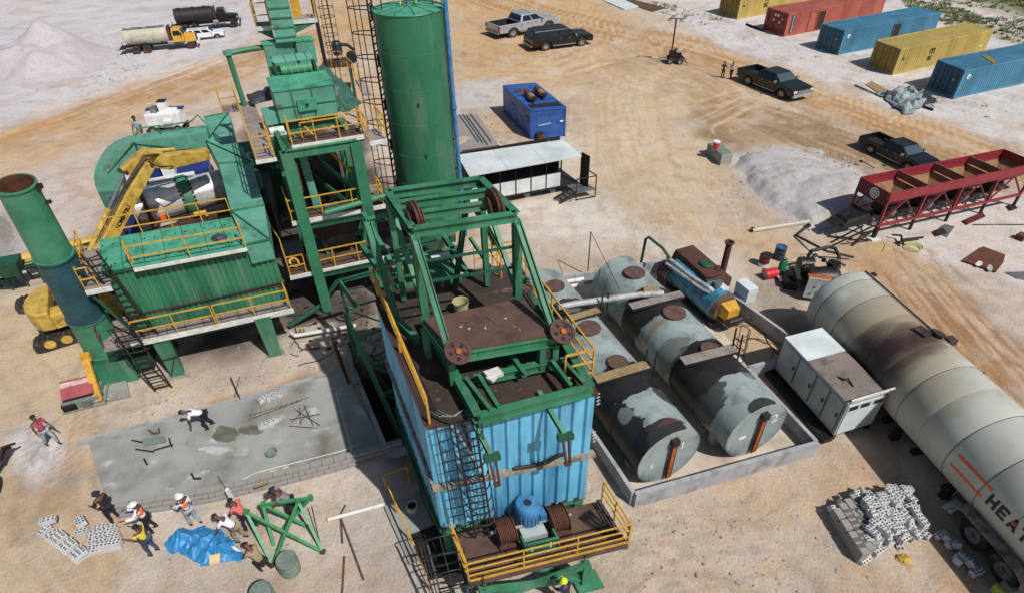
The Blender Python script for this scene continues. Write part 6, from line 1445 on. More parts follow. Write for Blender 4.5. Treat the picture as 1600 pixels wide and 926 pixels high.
# rusty plate
P=[(1502,410),(1534,388),(1569,401),(1566,413),(1555,427)]
RPp=Thing('rusty_steel_plate','rusty brown steel plate with torn pale holes lying on white sand','steel plate',at(1535,408)); 
RPp.mb().prism([RPp.l(x,y)[:2] for x,y in P],.05,.13).out('plate','rust')
RPp.mb().prism([RPp.l(x,y,.14)[:2] for x,y in blob(1530,412,6,3.5,10,4,.3)],.131,.14).out('pale_patch','white_edge'); RPp.mb().prism([RPp.l(x,y,.14)[:2] for x,y in blob(1547,418,4,5,10,5,.3)],.131,.14).out('pale_patch','heap_grey')
flat_patch('grey_plate','grey plate half buried at the right edge',[(1572,425),(1610,424),(1610,437),(1590,434)],.08,'steel','steel plate',.08)
cloth([at(1372,148,.05),at(1418,138,.1),at(1452,162,.1),at(1412,178,.05)],'tarpaulin','crumpled pale grey tarpaulin heap in front of the blue container','tarpaulin','tarp_grey',amp=.9,seed=8,edge=.5,n=36,fsc=1.1)
cloth([at(1428,138,.05),at(1452,140,.1),at(1462,158,.1),at(1440,162,.05)],'tarpaulin','crumpled black sheeting beside the pale grey tarpaulin','plastic sheet','tarp_black',amp=.3,seed=9,edge=.3,n=22)
flat_patch('plywood_sheet','tan board lying left of the pale grey tarpaulin',[(1352,132),(1362,127),(1390,142),(1378,148)],.06,'wood','plywood board')
stick([at(1336,133,.06),at(1368,147,.06)],.06,'timber_beam','thin dark timber lying left of the tan board','timber','stick',n=4); stick([at(1432,162,.1),at(1458,172,.1)],.1,'steel_beam','black beam lying on the right of the pale tarpaulin','steel beam','black',n=4); stick([at(1438,150,.1),at(1460,168,.1)],.04,'timber_beam','thin pole beside the black beam','pole','stick',n=4)
# blue trim timbers near container ends
stick([at(1166,38,.1),at(1192,48,.1)],.12,'steel_beam','dark beam lying between the first yellow container and the red one','steel beam','black',n=4)
# ================= EXCAVATOR =================
EX=Thing('excavator','yellow excavator reaching its boom over the green duct','excavator',at(118,520),R_(30))
xl=EX.l
# tracks
for (px,py) in ((128,528),(95,470)):
    c=xl(px,py,0); m=EX.mb(); L=3.2; r_=.34
    pts=[(-L/2+r_*math.cos(a),r_+r_*math.sin(a)) for a in [PI/2+PI*k/6 for k in range(7)]]+[(L/2+r_*math.cos(a),r_+r_*math.sin(a)) for a in [-PI/2+PI*k/6 for k in range(7)]]
    m.extr([(c.x+.2+p[0],c.y-.25,p[1]) for p in pts],(0,.5,0)); tr=m.out('track','rubber')
    for k in range(5): EX.mb().cyl((c.x+.2-1.3+.65*k,c.y-.27,r_),(c.x+.2-1.3+.65*k,c.y-.2,r_),.22,n=12).out('track_roller','yellow_mach',tr)
    m=EX.mb()
    for k in range(16): m.box((c.x-1.4+.2*k,c.y-.27,2*r_),(c.x-1.3+.2*k,c.y+.27,2*r_+.03))
    m.out('grouser_bars','black',tr)
# upper body
U=xl(110,485,1.0); 
prof=[]
for k in range(9):
    a=PI*.5+PI*k/8; prof.append((U.x-.7+1.0*math.cos(a)*.75,U.y+1.2*math.sin(a)))
m=EX.mb(); m.prism([(p[0],p[1]) for p in prof]+[(U.x-.5,U.y-1.2),(U.x-.5,U.y+1.2)],1.0,1.95); bev(m.out('counterweight','yellow_mach'),.08,3)
bev(EX.mb().box((U.x-.5,U.y-1.2,1.0),(U.x+.9,U.y-.45,1.75)).out('side_cover','yellow_mach'),.05,2)
EX.mb().box((U.x-.45,U.y-.4,1.0),(U.x+1.6,U.y+1.15,1.5)).out('engine_deck','black_oily')
EX.mb().box((U.x-.4,U.y+.4,1.5),(U.x+.6,U.y+1.1,1.8)).out('engine_cover','yellow_mach')
for k in range(5): EX.mb().box((U.x-.3+.16*k,U.y-.35,1.5),(U.x-.22+.16*k,U.y+.3,1.62)).out('grille_bar','black')
cb=EX.mb(); cb.hexa([(U.x+1.0,U.y-1.15,1.0),(U.x+2.3,U.y-1.15,1.0),(U.x+2.3,U.y-.35,1.0),(U.x+1.0,U.y-.35,1.0),(U.x+1.05,U.y-1.1,2.6),(U.x+2.05,U.y-1.1,2.6),(U.x+2.05,U.y-.4,2.6),(U.x+1.05,U.y-.4,2.6)]); cbo=cb.out('cab','yellow_mach')
quadpanel(EX,[(U.x+1.15,U.y-1.16,1.5),(U.x+2.15,U.y-1.16,1.5),(U.x+2.0,U.y-1.13,2.45),(U.x+1.15,U.y-1.13,2.45)],'side_window','glass',cbo)
EX.mb().cyl((U.x,U.y,.6),(U.x,U.y,1.0),.8,n=24).out('slew_ring','black')
# boom: built in its own vertical plane
B0=xl(146,442,2.2);B1=xl(158,392,3.6);B2=xl(205,302,5.4);B3=xl(232,256,6.2);B4=xl(262,250,6.15)
def boompart(pts,hs,th,name,mt):
    P=[Vector(p) for p in pts]; pl=(P[-1]-P[0]); N=Vector((-pl.y,pl.x,0)).normalized(); m=EX.mb()
    for i,p in enumerate(P):
        t=(P[min(i+1,len(P)-1)]-P[max(i-1,0)]).normalized(); b=N.cross(t).normalized()*(-1)
        m.v+=[p-N*th/2-b*hs[i]/2,p+N*th/2-b*hs[i]/2,p+N*th/2+b*hs[i]/2,p-N*th/2+b*hs[i]/2]
    for i in range(len(P)-1):
        for k in range(4): m.f.append((4*i+k,4*i+(k+1)%4,4*i+4+(k+1)%4,4*i+4+k))
    m.f+=[(3,2,1,0),tuple(4*(len(P)-1)+k for k in range(4))]; m.mi=[0]*len(m.f); o=m.out(name,mt); bev(o,.03,2); return o,N
bo,N_=boompart([B0,B1,B2,B3],[.42,.62,.58,.44],.48,'boom','yellow_mach')
# lettering on the camera side of the boom
sd_=N_ if (EX.w2l((0,0,CH))-B2).dot(N_)>0 else -N_
e1=(B3-B1).normalized(); e1=(B2-B1).normalized(); tx=B1.lerp(B2,.4)+sd_*.26; upv=sd_.cross(e1).normalized()
lettering(EX,'KOMATSU',tx-upv*.1,e1,upv,.2,'letter_black',bo,off=.012)
A1=xl(192,268,5.9);A2=xl(232,240,6.3);A3=xl(262,252,6.0);A4=xl(326,240,5.6)
ar,_=boompart([A1,A2.lerp(B3,.4),A3,A4],[.34,.95,.7,.5],.46,'arm','yellow_mach')
def ram(a,b,r1,par=None):
    a=Vector(a);b=Vector(b); c=a.lerp(b,.58); o=EX.mb().cyl(a,c,r1,n=12).out('hydraulic_cylinder','yellow_mach',par,smooth=True); EX.mb().cyl(c,b,r1*.55,n=10).out('piston_rod','steel',o,smooth=True)
ram(xl(138,398,3.2),xl(193,275,5.9),.13); ram(xl(150,400,3.0),xl(188,316,4.8),.1); ram(xl(232,236,6.5),xl(300,232,5.9),.09)
m=EX.mb()
for k in range(3): o=Vector((0,0,.36+.02*k)); m.tube([B1+o+sd_*(.1-.1*k),B2+o+sd_*(.1-.1*k)+Vector((0,0,.05)),B3+o+sd_*(.1-.1*k),A3+Vector((0,0,.4))],.025,6)
m.tube([B3+Vector((0,0,.1)),B3+sd_*.4+Vector((.2,0,-.1)),A3+sd_*.3+Vector((0,0,-.2))],.03,6)
m.out('hydraulic_hose','black')
for p in (B1,B3,A1): EX.mb().cyl(p-N_*.3,p+N_*.3,.1,n=14).out('pivot_pin','rust_brown')
# ladders / linkages near the boom foot
for k,(a,b) in enumerate((((150,455),(195,500)),((165,455),(200,510)),((180,460),(215,500)))): EX.mb().beam(xl(*a,2.6),xl(*b,1.4),.22,.12).out('boom_cylinder_cover','yellow_mach')
# ================= WHITE/BLUE MOBILE CRANE =================
CRN=Thing('mobile_crane','white and blue mobile crane parked behind the silver drum','mobile crane',at(275,300),R_(22))
cl=CRN.l
a=cl(205,335,0);b=cl(335,270,0)
CRN.mb().box((a.x,-.2,.6),(b.x,1.6,1.2)).out('chassis','crane_blue')
for t in (.08,.3,.7,.92):
    for v in (0.0,1.4): wheelmesh(CRN,a.x+(b.x-a.x)*t,v,.5,.4,side=-1 if v<1 else 1)
q0=cl(225,300,2.2);q1=cl(322,276,2.2)
bev(CRN.mb().box((q0.x,q0.y,1.4),(q1.x,q0.y+.55,2.35)).out('boom_section','white_paint'),.04,2)
CRN.mb().box((q0.x+.4,q0.y+.05,2.3),(q1.x-.5,q0.y+.5,2.7)).out('inner_boom','white_paint')
lettering(CRN,'II WIRTGEN'[:2],(q0.x+.4,q0.y-.01,1.7),(1,0,0),(0,0,1),.2,'letter_black'); CRN.mb().box((q0.x+.9,q0.y-.02,1.7),(q0.x+1.5,q0.y-.005,1.82)).out('dark_stripe','letter_black'); CRN.mb().box((q1.x-1.1,q0.y-.02,1.75),(q1.x-.5,q0.y-.005,1.82)).out('dark_stripe','letter_black')
CRN.mb().box((q1.x,q0.y-.1,1.2),(q1.x+1.0,q0.y+.9,2.0)).out('boom_head','crane_blue')
c=cl(198,262,2.6); bev(CRN.mb().box((c.x-.5,c.y-.2,1.3),(c.x+.5,c.y+.9,2.7)).out('cab','white_paint'),.06,2); CRN.mb().box((c.x+.1,c.y-.22,1.7),(c.x+1.6,c.y+.9,2.5)).out('engine_housing','crane_blue')
CRN.mb().box((c.x+.4,c.y-.3,2.5),(c.x+1.4,c.y+.8,2.6)).out('engine_lid','black')
CRN.mb().box((c.x+1.7,c.y-.1,1.6),(c.x+2.4,c.y+.8,2.6)).out('counterweight','white_paint')
c=cl(212,325,1.8); CRN.mb().box((c.x-.6,c.y-.3,1.0),(c.x+.9,c.y+.8,1.9)).out('front_housing','crane_blue')
MM=Thing('milling_machine','white road machine with dark canopy beyond the top of the duct','road machine',at(268,205),R_(5))
bev(MM.mb().box((-1.6,-.9,.7),(1.5,.9,2.0)).out('body','white_paint'),.08,2); MM.mb().box((-1.8,.2,2.0),(1.6,.9,2.1)).out('dark_deck','crane_blue')
MM.mb().box((-.3,-.3,2.0),(.4,.4,2.9)).out('seat_tower','white_paint'); MM.mb().box((-.3,-.3,2.92),(.45,.45,3.0)).out('canopy','black'); MM.mb().box((-1.0,-.5,2.0),(-.5,.3,2.5)).out('control_box','steel')
MM.root.scale=(.8,.8,.8); MM.mb().hexa([(.1,-1.2,1.2),(.9,-1.2,1.2),(1.3,.0,2.0),(.3,.0,2.0),(.1,-1.2,1.4),(.9,-1.2,1.4),(1.3,.0,2.3),(.3,.0,2.3)]).out('conveyor_cover','white_panel')
for x in (-1.2,1.1):
    for s_ in (-1,1): wheelmesh(MM,x,s_*.8,.45,.35,side=s_)
# ================= LEFT CONVEYOR =================
CV=Thing('belt_conveyor','green and yellow belt conveyor entering from the left edge behind the stack','conveyor',at(60,450),R_(20))
a=CV.l(-30,432,1.0);b=CV.l(160,380,1.3)
for dv in (-.3,.3): CV.mb().ibeam(a+Vector((0,dv,0)),b+Vector((0,dv,0)),.1,.2).out('side_beam','green_dark')
CV.mb().box((a.x,a.y-.26,1.02),(b.x,a.y+.26,1.05)).out('belt','black')
for k in range(8):
    p=a.lerp(b,(k+.5)/8); m=CV.mb(); m.beam(p+Vector((0,-.3,0)),Vector((p.x,p.y-.35,0)),.07,.07); m.beam(p+Vector((0,.3,0)),Vector((p.x,p.y+.35,0)),.07,.07); m.out('leg','green_dark')
for (x0,x1) in ((34,55),(92,152),(0,5)):
    p=CV.l(x0,412-(x0*.25),1.3);q=CV.l(x1,412-(x1*.25),1.3); m=CV.mb(); pts=[]
    for k in range(7): an=PI*k/6; pts.append((p.x,p.y+.1-.36*math.cos(an),1.15+.35*math.sin(an)))
    m.extr(pts,(q.x-p.x,(q.y-p.y)*1.0,0)); m.out('hood','yellow_mach')
h=CV.l(15,415,1.6); CV.mb().hexa([(h.x-.3,h.y-.3,1.1),(h.x+.3,h.y-.3,1.1),(h.x+.3,h.y+.3,1.1),(h.x-.3,h.y+.3,1.1),(h.x-1.2,h.y-.5,1.9),(h.x+.5,h.y-.5,1.9),(h.x+.5,h.y+.5,1.9),(h.x-1.2,h.y+.5,1.9)]).out('feed_hopper','green_dark')
CV.mb().beam(CV.l(0,440,.6),CV.l(25,437,.5),.2,.3).out('tail_frame','green_dark')
# ================= BUND AND TANKS =================
mat('pipe_dull',srgb(168,170,170),.5,dirt=srgb(104,100,96),damt=.6,dscale=3)
def stain_mat(name,base,zc,blobs,soft=.1,amp=.9,nsc=1.8):
    """paint of a lying tank with spills: blobs = (x, angle from the top in deg toward -y, half length, half angle deg, colour, strength)"""
    m=MATS[base].copy(); m.name=name; n=m.node_tree; L=n.links; b=n.nodes['Principled BSDF']; c=b.inputs['Base Color'].links[0].from_socket
    tc=n.nodes.new('ShaderNodeTexCoord'); sp=n.nodes.new('ShaderNodeSeparateXYZ'); L.new(tc.outputs['Object'],sp.inputs[0])
    def M(op,a,b_=None):
        x=n.nodes.new('ShaderNodeMath'); x.operation=op
        for i,v in enumerate((a,b_)):
            if v is None: continue
            if isinstance(v,(int,float)): x.inputs[i].default_value=v
            else: L.new(v,x.inputs[i])
        return x.outputs[0]
    ang=M('ARCTAN2',M('MULTIPLY',sp.outputs[1],-1.0),M('SUBTRACT',sp.outputs[2],zc))
    cb=n.nodes.new('ShaderNodeCombineXYZ'); L.new(M('MULTIPLY',sp.outputs[0],1.6),cb.inputs[0]); L.new(M('MULTIPLY',ang,.8),cb.inputs[1])
    nz=n.nodes.new('ShaderNodeTexNoise'); nz.inputs['Scale'].default_value=nsc; nz.inputs['Detail'].default_value=8; nz.inputs['Roughness'].default_value=.65; L.new(cb.outputs[0],nz.inputs['Vector'])
    nn=M('MULTIPLY',M('SUBTRACT',nz.outputs[0],.5),amp*2)
    for (x,a,wx,wa,col,st) in blobs:
        d=M('ADD',M('POWER',M('ABSOLUTE',M('DIVIDE',M('SUBTRACT',sp.outputs[0],x),wx)),2.0),M('POWER',M('ABSOLUTE',M('DIVIDE',M('SUBTRACT',ang,R_(a)),R_(wa))),2.0))
        q=M('ADD',M('SUBTRACT',1.0,d),nn); r=n.nodes.new('ShaderNodeMapRange'); r.inputs[1].default_value=0; r.inputs[2].default_value=soft; r.inputs[4].default_value=st; L.new(q,r.inputs[0])
        x_=n.nodes.new('ShaderNodeMix'); x_.data_type='RGBA'; L.new(r.outputs[0],x_.inputs[0]); L.new(c,x_.inputs[6]); x_.inputs[7].default_value=srgb(*col); c=x_.outputs[2]
    L.new(c,b.inputs['Base Color']); MATS[name]=m
BK_=(24,20,21)
stain_mat('tank2_paint','tank_grey',1.35,[(2.6,0,1.0,170,BK_,.97),(6.4,-20,.85,110,BK_,.96),(1.7,-70,.9,50,(52,48,48),.85),(0.1,0,.3,26,BK_,.9),(3.9,-60,.5,45,(92,86,82),.6),(5.2,-50,.14,34,(140,112,80),.7),(1.6,30,.35,16,(60,56,56),.6)])
stain_mat('tank1_paint','tank_grey',1.3,[(2.75,0,.8,130,BK_,.97),(1.2,-80,1.6,52,BK_,.97),(.2,-30,.5,60,BK_,.93),(1.9,45,.7,24,BK_,.85),(.45,8,.1,22,(110,64,56),.5),(1.5,-45,.3,14,(128,134,132),.7),(7.1,0,.6,90,BK_,.9),(5.2,40,.25,20,(150,140,100),.6)])
mat('bund_sand',srgb(196,182,166),.95,dirt=srgb(148,134,120),damt=.6,dscale=.8,bump=.3)
region_pts=[(925,690),(995,795),(1280,712),(1175,575),(1215,560),(1240,525),(1060,402),(1010,400),(880,430)]
flat_patch('bund_floor','',[(915,640),(990,785),(1275,706),(1170,575),(1060,420),(1010,405),(870,440)],.05,'bund_sand','',.1,kind='structure').name='bund_floor'
BG='walls of the tank bund'
def bw_(pa,pb,h,label,th=.14,mt='concrete_wall'): return wall_px(pa,pb,-.1,h,th,'bund_wall',label,mt,'bund wall',BG,za=h)
BHt=.72
bw_((993,770),(1278,690),BHt,'front bund wall facing the bottom of the photo',.16)
bw_((990,768),(905,640),BHt,'left bund wall beside the blue tower',.14)
bw_((1276,688),(1168,573),BHt,'right bund wall beside the tank marked 2',.14)
bw_((1168,573),(1216,560),BHt,'short bund wall stepping right under the grey cabinet',.14)
bw_((1244,530),(1062,402),BHt,'long bund wall right of the oil heater',.14)
bw_((1062,402),(880,432),BHt,'back bund wall behind the grey tanks',.14)
def tank(fc,bc,R,label,num,numpx,cat='tank'):
    """horizontal tank; fc,bc world centre of front and back ends"""
    fc=Vector(fc);bc=Vector(bc); d=(bc-fc); L=d.length; yaw=math.atan2(d.y,d.x)
    T=Thing('storage_tank',label,cat,(fc.x,fc.y,0),yaw,'grey bitumen tanks in the bund'); T.Lh=L;T.Rr=R;T.zc=fc.z
    return T
def tankbody(T,segs,cone=.0):
    R=T.Rr;z=T.zc; 
    for (a,b,mt,rr) in segs:
        T.mb().lathe((a,0,z),(b,0,z),[(0,rr-.02),(0,rr),(b-a-.001,rr),(b-a-.001,rr-.02)],44).out('shell_band',mt,smooth=True,ang=.5)
    T.mb().lathe((-.0,0,z),(.2,0,z),[(0,.001),(0,R*.96),(.03,R)],44).out('front_end','tank_grey',smooth=True,ang=.5)
    L=T.Lh; T.mb().lathe((L-.01,0,z),(L+.4,0,z),[(0,R),(.12,R*.9),(.25,R*.6),(.3,.001)],44).out('back_end','tank_grey',smooth=True)
    for x in (.9,L*.5,L-1.0): T.mb().box((x-.15,-R*.8,0),(x+.15,R*.8,z-R*.55)).out('saddle','concrete_wall')
def top_lid(T,x,r=.42,mt='lid_rust',dy=0,h=.08):
    z=T.zc+math.sqrt(max(0,T.Rr**2-dy*dy)); T.mb().lathe((x,dy,z-.15),(x,dy,z+h),[(0,r*.9),(h+.1,r*.9),(h+.1,r),(h+.15,r),(h+.15,.001)],28).out('manhole_lid',mt,smooth=True,ang=.5)
def stains(T,spec,mt='bitumen'):
    """bitumen spills lying on the shell: list of (x0,x1,angle from top deg centre,half width deg, seed)"""
    for (x0,x1,ac,aw,sd) in spec:
        r=random.Random(sd); n=14; k=8; V=[];m=T.mb(); R=T.Rr+.008
        for i in range(n+1):
            t=i/n; w_=math.sin(PI*t)**.5*(.8+r.uniform(-.25,.2)) if 0<t<1 else .15
            for j in range(k+1):
                a=R_(ac+aw*w_*(2*j/k-1)+r.uniform(-2,2)); x=x0+(x1-x0)*t+r.uniform(-.03,.03)
                V.append(Vector((x,-R*math.sin(a),T.zc+R*math.cos(a))))
        m.v=V; m.f=[(i*(k+1)+j,(i+1)*(k+1)+j,(i+1)*(k+1)+j+1,i*(k+1)+j+1) for i in range(n) for j in range(k)]; m.mi=[0]*len(m.f); m.out('bitumen_spill',mt,smooth=True)
def gauge(T,dy):
    z=T.zc;R=T.Rr
    m=T.mb(); m.box((-.14,dy-.07,z-R*.85),(-.05,dy+.07,z+R*.55)); o=m.out('level_gauge','orange_rust')
    T.mb().box((-.15,dy-.1,z-R*.85),(-.12,dy-.075,z+R*.6)).out('gauge_rail','black',o); T.mb().box((-.15,dy+.075,z-R*.85),(-.12,dy+.1,z+R*.6)).out('gauge_rail','black',o)
    T.mb().box((-.2,dy-.13,z+R*.55),(.25,dy+.13,z+R*.75)).out('gauge_head','black',o)
# tank end centres
f2=at(1182,672,1.35); b2=at(962,436,1.35); TR2=1.27
t2=tank(f2,b2,TR2,'long grey tank marked 2 in the middle of the bund','2',None)
L=t2.Lh
tankbody(t2,[(0,1.95,'tank2_paint',TR2),(1.95,3.35,'tank2_paint',TR2+.01),(3.35,6.0,'tank2_paint',TR2+.035),(6.0,7.4,'tank2_paint',TR2+.012),(7.4,L,'tank2_paint',TR2)])
top_lid(t2,5.3,.46); top_lid(t2,8.3,.46); top_lid(t2,3.0,.36,'stick'); top_lid(t2,6.9,.36,'wood',h=.06)
gauge(t2,-.05)
# numbers painted on the end
def endnum(T,s,y,z,size): lettering(T,s,(-.012,y,z),(0,-1,0),(0,0,1),size,'letter_white',name='painted_number')
endnum(t2,'2',-.55,1.5,.42)
m=t2.mb(); m.box((-.02,.45,1.2),(-.005,.75,1.3)); m.out('painted_mark','letter_white')
f1=at(1045,712,1.3); dv=(b2-f2); b1=f1+dv*1.0+Vector((-.3,0.2,0))
t1_=tank(f1,b1,1.25,'long grey tank marked 1 with black bitumen runs in the left of the bund','1',None); TR1=1.25
tankbody(t1_,[(0,1.7,'tank1_paint',TR1),(1.7,3.3,'tank1_paint',TR1+.015),(3.3,4.2,'tank1_paint',TR1+.01),(4.2,6.6,'tank1_paint',TR1),(6.6,t1_.Lh,'tank1_paint',TR1+.01)])
top_lid(t1_,3.5,.38,'stick'); top_lid(t1_,5.6,.45); top_lid(t1_,7.0,.34,'steel',h=.08); top_lid(t1_,8.6,.42)
gauge(t1_,-.05); endnum(t1_,'1',-.45,1.45,.36); endnum(t1_,'5',.75,1.0,.24)
# walkways across the tanks with black handrails
def walkboard(pa,pb,z,w,label,mt='walk',over=True):
    a=at(*pa,z);b=at(*pb,z); d=(b-a).normalized(); T=Thing('walkway_board',label,'walkway',(a.x,a.y,0),math.atan2(d.y,d.x),'boards across the grey tanks'); L=(b-a).length
    T.mb().box((0,-w/2,z-.04),(L,w/2,z)).out('board',mt); m=T.mb(); m.beam((0,-w/2,z-.06),(L,-w/2,z-.06),.05,.1); m.beam((0,w/2,z-.06),(L,w/2,z-.06),.05,.1); m.out('edge_angle','black'); return T,L
zw=2.75
T,L=walkboard((1066,563),(1148,543),zw,.42,'grey board across the tank marked 2 in front of the oil heater')
ladder(T,(L+.35,.1,.0),(L+.1,.1,zw+.7),w=.4,side=(0,1,0),sp=.35,cage=(.4,0,0),cage_from=.6,hoops=.5)
T,L=walkboard((985,478),(1066,458),zw,.4,'pale board across the far half of the tank marked 2')
T,L=walkboard((930,592),(1012,568),zw-.1,.4,'stained board across the tank marked 1 near the blue tower',mt='wood')
m=T.mb(); m.beam((L,.15,0),(L,.15,zw+.5),.05,.05); m.beam((L+.2,-.15,0),(L+.2,-.15,zw+.6),.05,.05); m.out('support_post','black')
T,L=walkboard((893,496),(936,483),zw-.1,.34,'short timber board by the silver pipe',mt='wood')
m=T.mb(); m.beam((L+.1,0,0),(L+.1,0,zw+.6),.05,.05); m.beam((L+.45,.1,0),(L+.45,.1,zw+.5),.05,.05); m.out('support_post','black')
SPp=Thing('silver_pipe','long silver lagged pipe crossing the grey tanks','pipe',at(880,480,0)); 
SPp.mb().tube([SPp.l(872,480,2.9),SPp.l(898,474,2.9),SPp.l(1000,460,2.9),SPp.l(1036,458,2.85)],.13,14).out('lagging','pipe_dull',smooth=True)
SPp.mb().tube([SPp.l(872,474,2.9),SPp.l(885,484,2.9),SPp.l(892,490,2.5),SPp.l(893,492,1.0)],.08,8).out('valve_bend','steel')
for (a,b) in (((877,441),(912,436)),((880,449),(912,444))): SPp.mb().tube([SPp.l(*a,.6),SPp.l(*b,.6)],.11,10).out('low_pipe','pipe_white')
BRc=Thing('wire_stay','thin black stay rising from the far end of the tank marked 2','stay',at(918,430)); m=BRc.mb(); m.beam((0,0,0),(0,0,2.6),.05,.05); m.out('post','black'); m=BRc.mb(); m.tube([(0,0,2.6),BRc.l(968,452,2.7)],.014,5); m.out('wire','black')
# ================= OIL HEATER =================
hf=at(1128,478,.95); hb=at(1062,420,.95); d=hb-hf
HT=Thing('thermal_oil_heater','blue thermal oil heater with yellow burner and rusty chimney','oil heater',(hf.x,hf.y,0),math.atan2(d.y,d.x)); HL=d.length; HR=.72
HT.mb().lathe((0,0,.95),(HL,0,.95),[(0,HR-.03),(0,HR),(HL*.55,HR),(HL*.55,HR+.02),(HL,HR+.02),(HL,.001)],36).out('shell','heater_blue',smooth=True,ang=.5)
HT.mb().lathe((-.28,0,.95),(.0,0,.95),[(0,.001),(0,HR*.88),(.28,HR*.96)],32).out('front_plate','lid_rust',smooth=True,ang=.5)
HT.mb().hexa([(-.75,-.32,.75),(-.25,-.4,.75),(-.25,.4,.75),(-.75,.32,.75),(-.75,-.3,1.3),(-.25,-.38,1.45),(-.25,.38,1.45),(-.75,.3,1.3)]).out('burner_cover','yellow')
HT.mb().box((-.95,-.3,.5),(-.3,.3,.74)).out('burner','black_oily'); HT.mb().cyl((-.9,-.35,.8),(-.9,.35,.8),.16,n=12).out('burner_fan','black_oily')
HT.mb().hexa([(.8,-.75,1.15),(HL+.5,-.75,1.15),(HL+.5,.3,1.15),(.8,.3,1.15),(1.1,-.8,1.9),(HL+.3,-.8,1.95),(HL+.3,.2,1.95),(1.1,.2,1.9)]).out('economiser_box','rust_brown')
HT.mb().lathe((1.9,-.35,1.85),(1.9,-.35,2.1),[(0,.3),(.14,.3),(.18,.26),(.18,.001)],22).out('inspection_lid','green_dark')
HT.mb().ring((1.3,-.6,2.0),(0,1,.2),.13,.03,12,6,0,PI).out('lifting_eye','black'); m=HT.mb(); m.beam((1.0,-.7,1.93),(1.0,.15,1.93),.06,.06); m.beam((HL,-.7,1.97),(HL,.15,1.97),.06,.06); m.out('box_rib','rust')
ch=HT.l(1129,424,.8); HT.mb().lathe((ch.x,ch.y,.5),(ch.x,ch.y,2.55),[(0,.15),(1.9,.15),(1.95,.15),(1.95,.23),(2.02,.23),(2.02,.13),(1.3,.12)],20).out('chimney','rust_brown',smooth=True,ang=.5)
HT.mb().box((ch.x-.4,ch.y-.3,.1),(ch.x+.4,ch.y+.3,.6)).out('chimney_base','rust_brown')
m=HT.mb(); m.tube([(-.0+.4,.35,1.65),(.5,.45,1.75),(1.6,.62,1.7),(HL+.2,.7,1.7)],.1,12); m.tube([(.4,.5,1.6),(.7,.66,1.6),(HL,.9,1.55)],.07,10); m.out('lagged_pipe','pipe_dull',smooth=True)
m=HT.mb(); m.tube([(HL,.7,1.75),(HL+.6,.75,2.0),(HL+1.6,.9,2.1),(HL+1.75,.95,1.9),(HL+1.8,1.0,.2)],.07,8); m.out('return_pipe','green_dark',smooth=True)
HT.mb().cyl((.5,.1,1.6),(.5,.1,1.95),.12,n=14).out('valve','steel'); HT.mb().cyl((.6,-.1,1.65),(.6,-.1,1.9),.16,n=14).out('pump','steel'); HT.mb().box((.2,-.4,1.5),(.75,-.05,1.7)).out('junction_box','cabinet_top')
c=HT.l(1158,480,0); CBx=HT.mb().box((c.x-.4,c.y-.3,.55),(c.x+.45,c.y+.25,1.35)).out('control_cabinet','cabinet_top'); HT.mb().box((c.x-.3,c.y-.2,0),(c.x+.3,c.y+.2,.55)).out('cabinet_stand','cabinet')
m=HT.mb(); 
for v in (-.55,.55): m.box((-.3,v-.08,.0),(HL+.3,v+.08,.25))
m.out('skid','black'); 
for k in range(4): HT.mb().tube([(HL-.4+.2*k,.8,1.4),(HL-.3+.2*k,1.1,1.0),(HL-.4+.2*k,1.0,.4)],.05,6).out('small_pipe','rust_brown')
CBL=Thing('cable','thin black cable trailing from the heater burner across the sand','cable',at(1190,520)); CBL.mb().tube([CBL.l(*p) for p in ((1168,498,.4),(1180,500,.03),(1186,495,.03),(1190,510,.03),(1200,535,.03),(1215,552,.03),(1240,558,.03))],.02,6).out('cable','black')
# ================= GREY CABINET =================
a=at(1298,688,.0);b=at(1353,671,.0);c=at(1205,580,.0)
yw=math.atan2((b-a).y,(b-a).x); yv=math.atan2((c-a).y,(c-a).x)
GC=Thing('grey_generator','pale grey cabinet generator on a black skid with a sooty roof','generator',a,yw,skew=yv-yw-PI/2); w_=1.72; l_=(c-a).length*.97; h0=.32;h1=2.0
GC.mb().box((0,0,h0),(w_,l_,h1)).out('casing','cabinet')
GC.mb().box((-.02,l_*.62,h1),(w_+.02,l_+.02,h1+.03)).out('roof_panel','cabinet_top'); GC.mb().box((-.01,0,h1),(w_+.01,l_*.62-.01,h1+.015)).out('roof_panel','soot_top')
for (v0,v1) in ((.1,l_*.22),(l_*.22+.05,l_*.42),(l_*.42+.08,l_*.7),(l_*.7+.05,l_-.08)):
    d=GC.mb().box((-.03,v0,h0+.15),(0,v1-.04,h1-.12)).out('side_door','cabinet'); GC.mb().cbox((-.05,v0+.12,1.2),(.04,.06,.16)).out('handle','black',d); GC.mb().beam((-.032,v0+.0,h0+.15),(-.032,v0,h1-.12),.02,.02).out('door_edge','black',d)
fp_=GC.mb().box((.06,-.03,h0+.05),(w_-.06,0,h1-.1)).out('front_panel','cabinet_top')
for (u,n_) in ((.12,6),(.62,6),(1.2,6)):
    for k in range(n_): GC.mb().box((u,-.045,h1-.38+.035*k),(u+.38,-.03,h1-.36+.035*k)).out('louvre','black',fp_)
m=GC.mb(); m.beam((-.1,-.02,h1+.12),(w_+.1,-.02,h1+.12),.05,.05); m.beam((-.1,-.12,h1+.34),(w_+.1,-.12,h1+.34),.05,.05); 
for u in (.0,w_): m.beam((u,-.02,h1),(u,-.12,h1+.34),.05,.05)
m.out('lifting_rail','white_edge')
m=GC.mb(); m.box((-.42,-.05,.05),(-.02,l_+.1,.22)); m.box((.0,0,.05),(.15,l_,h0)); m.box((w_-.15,0,.05),(w_,l_,h0)); m.box((.15,.1,.1),(w_-.15,l_-.1,h0-.01)); m.out('skid','black_oily')
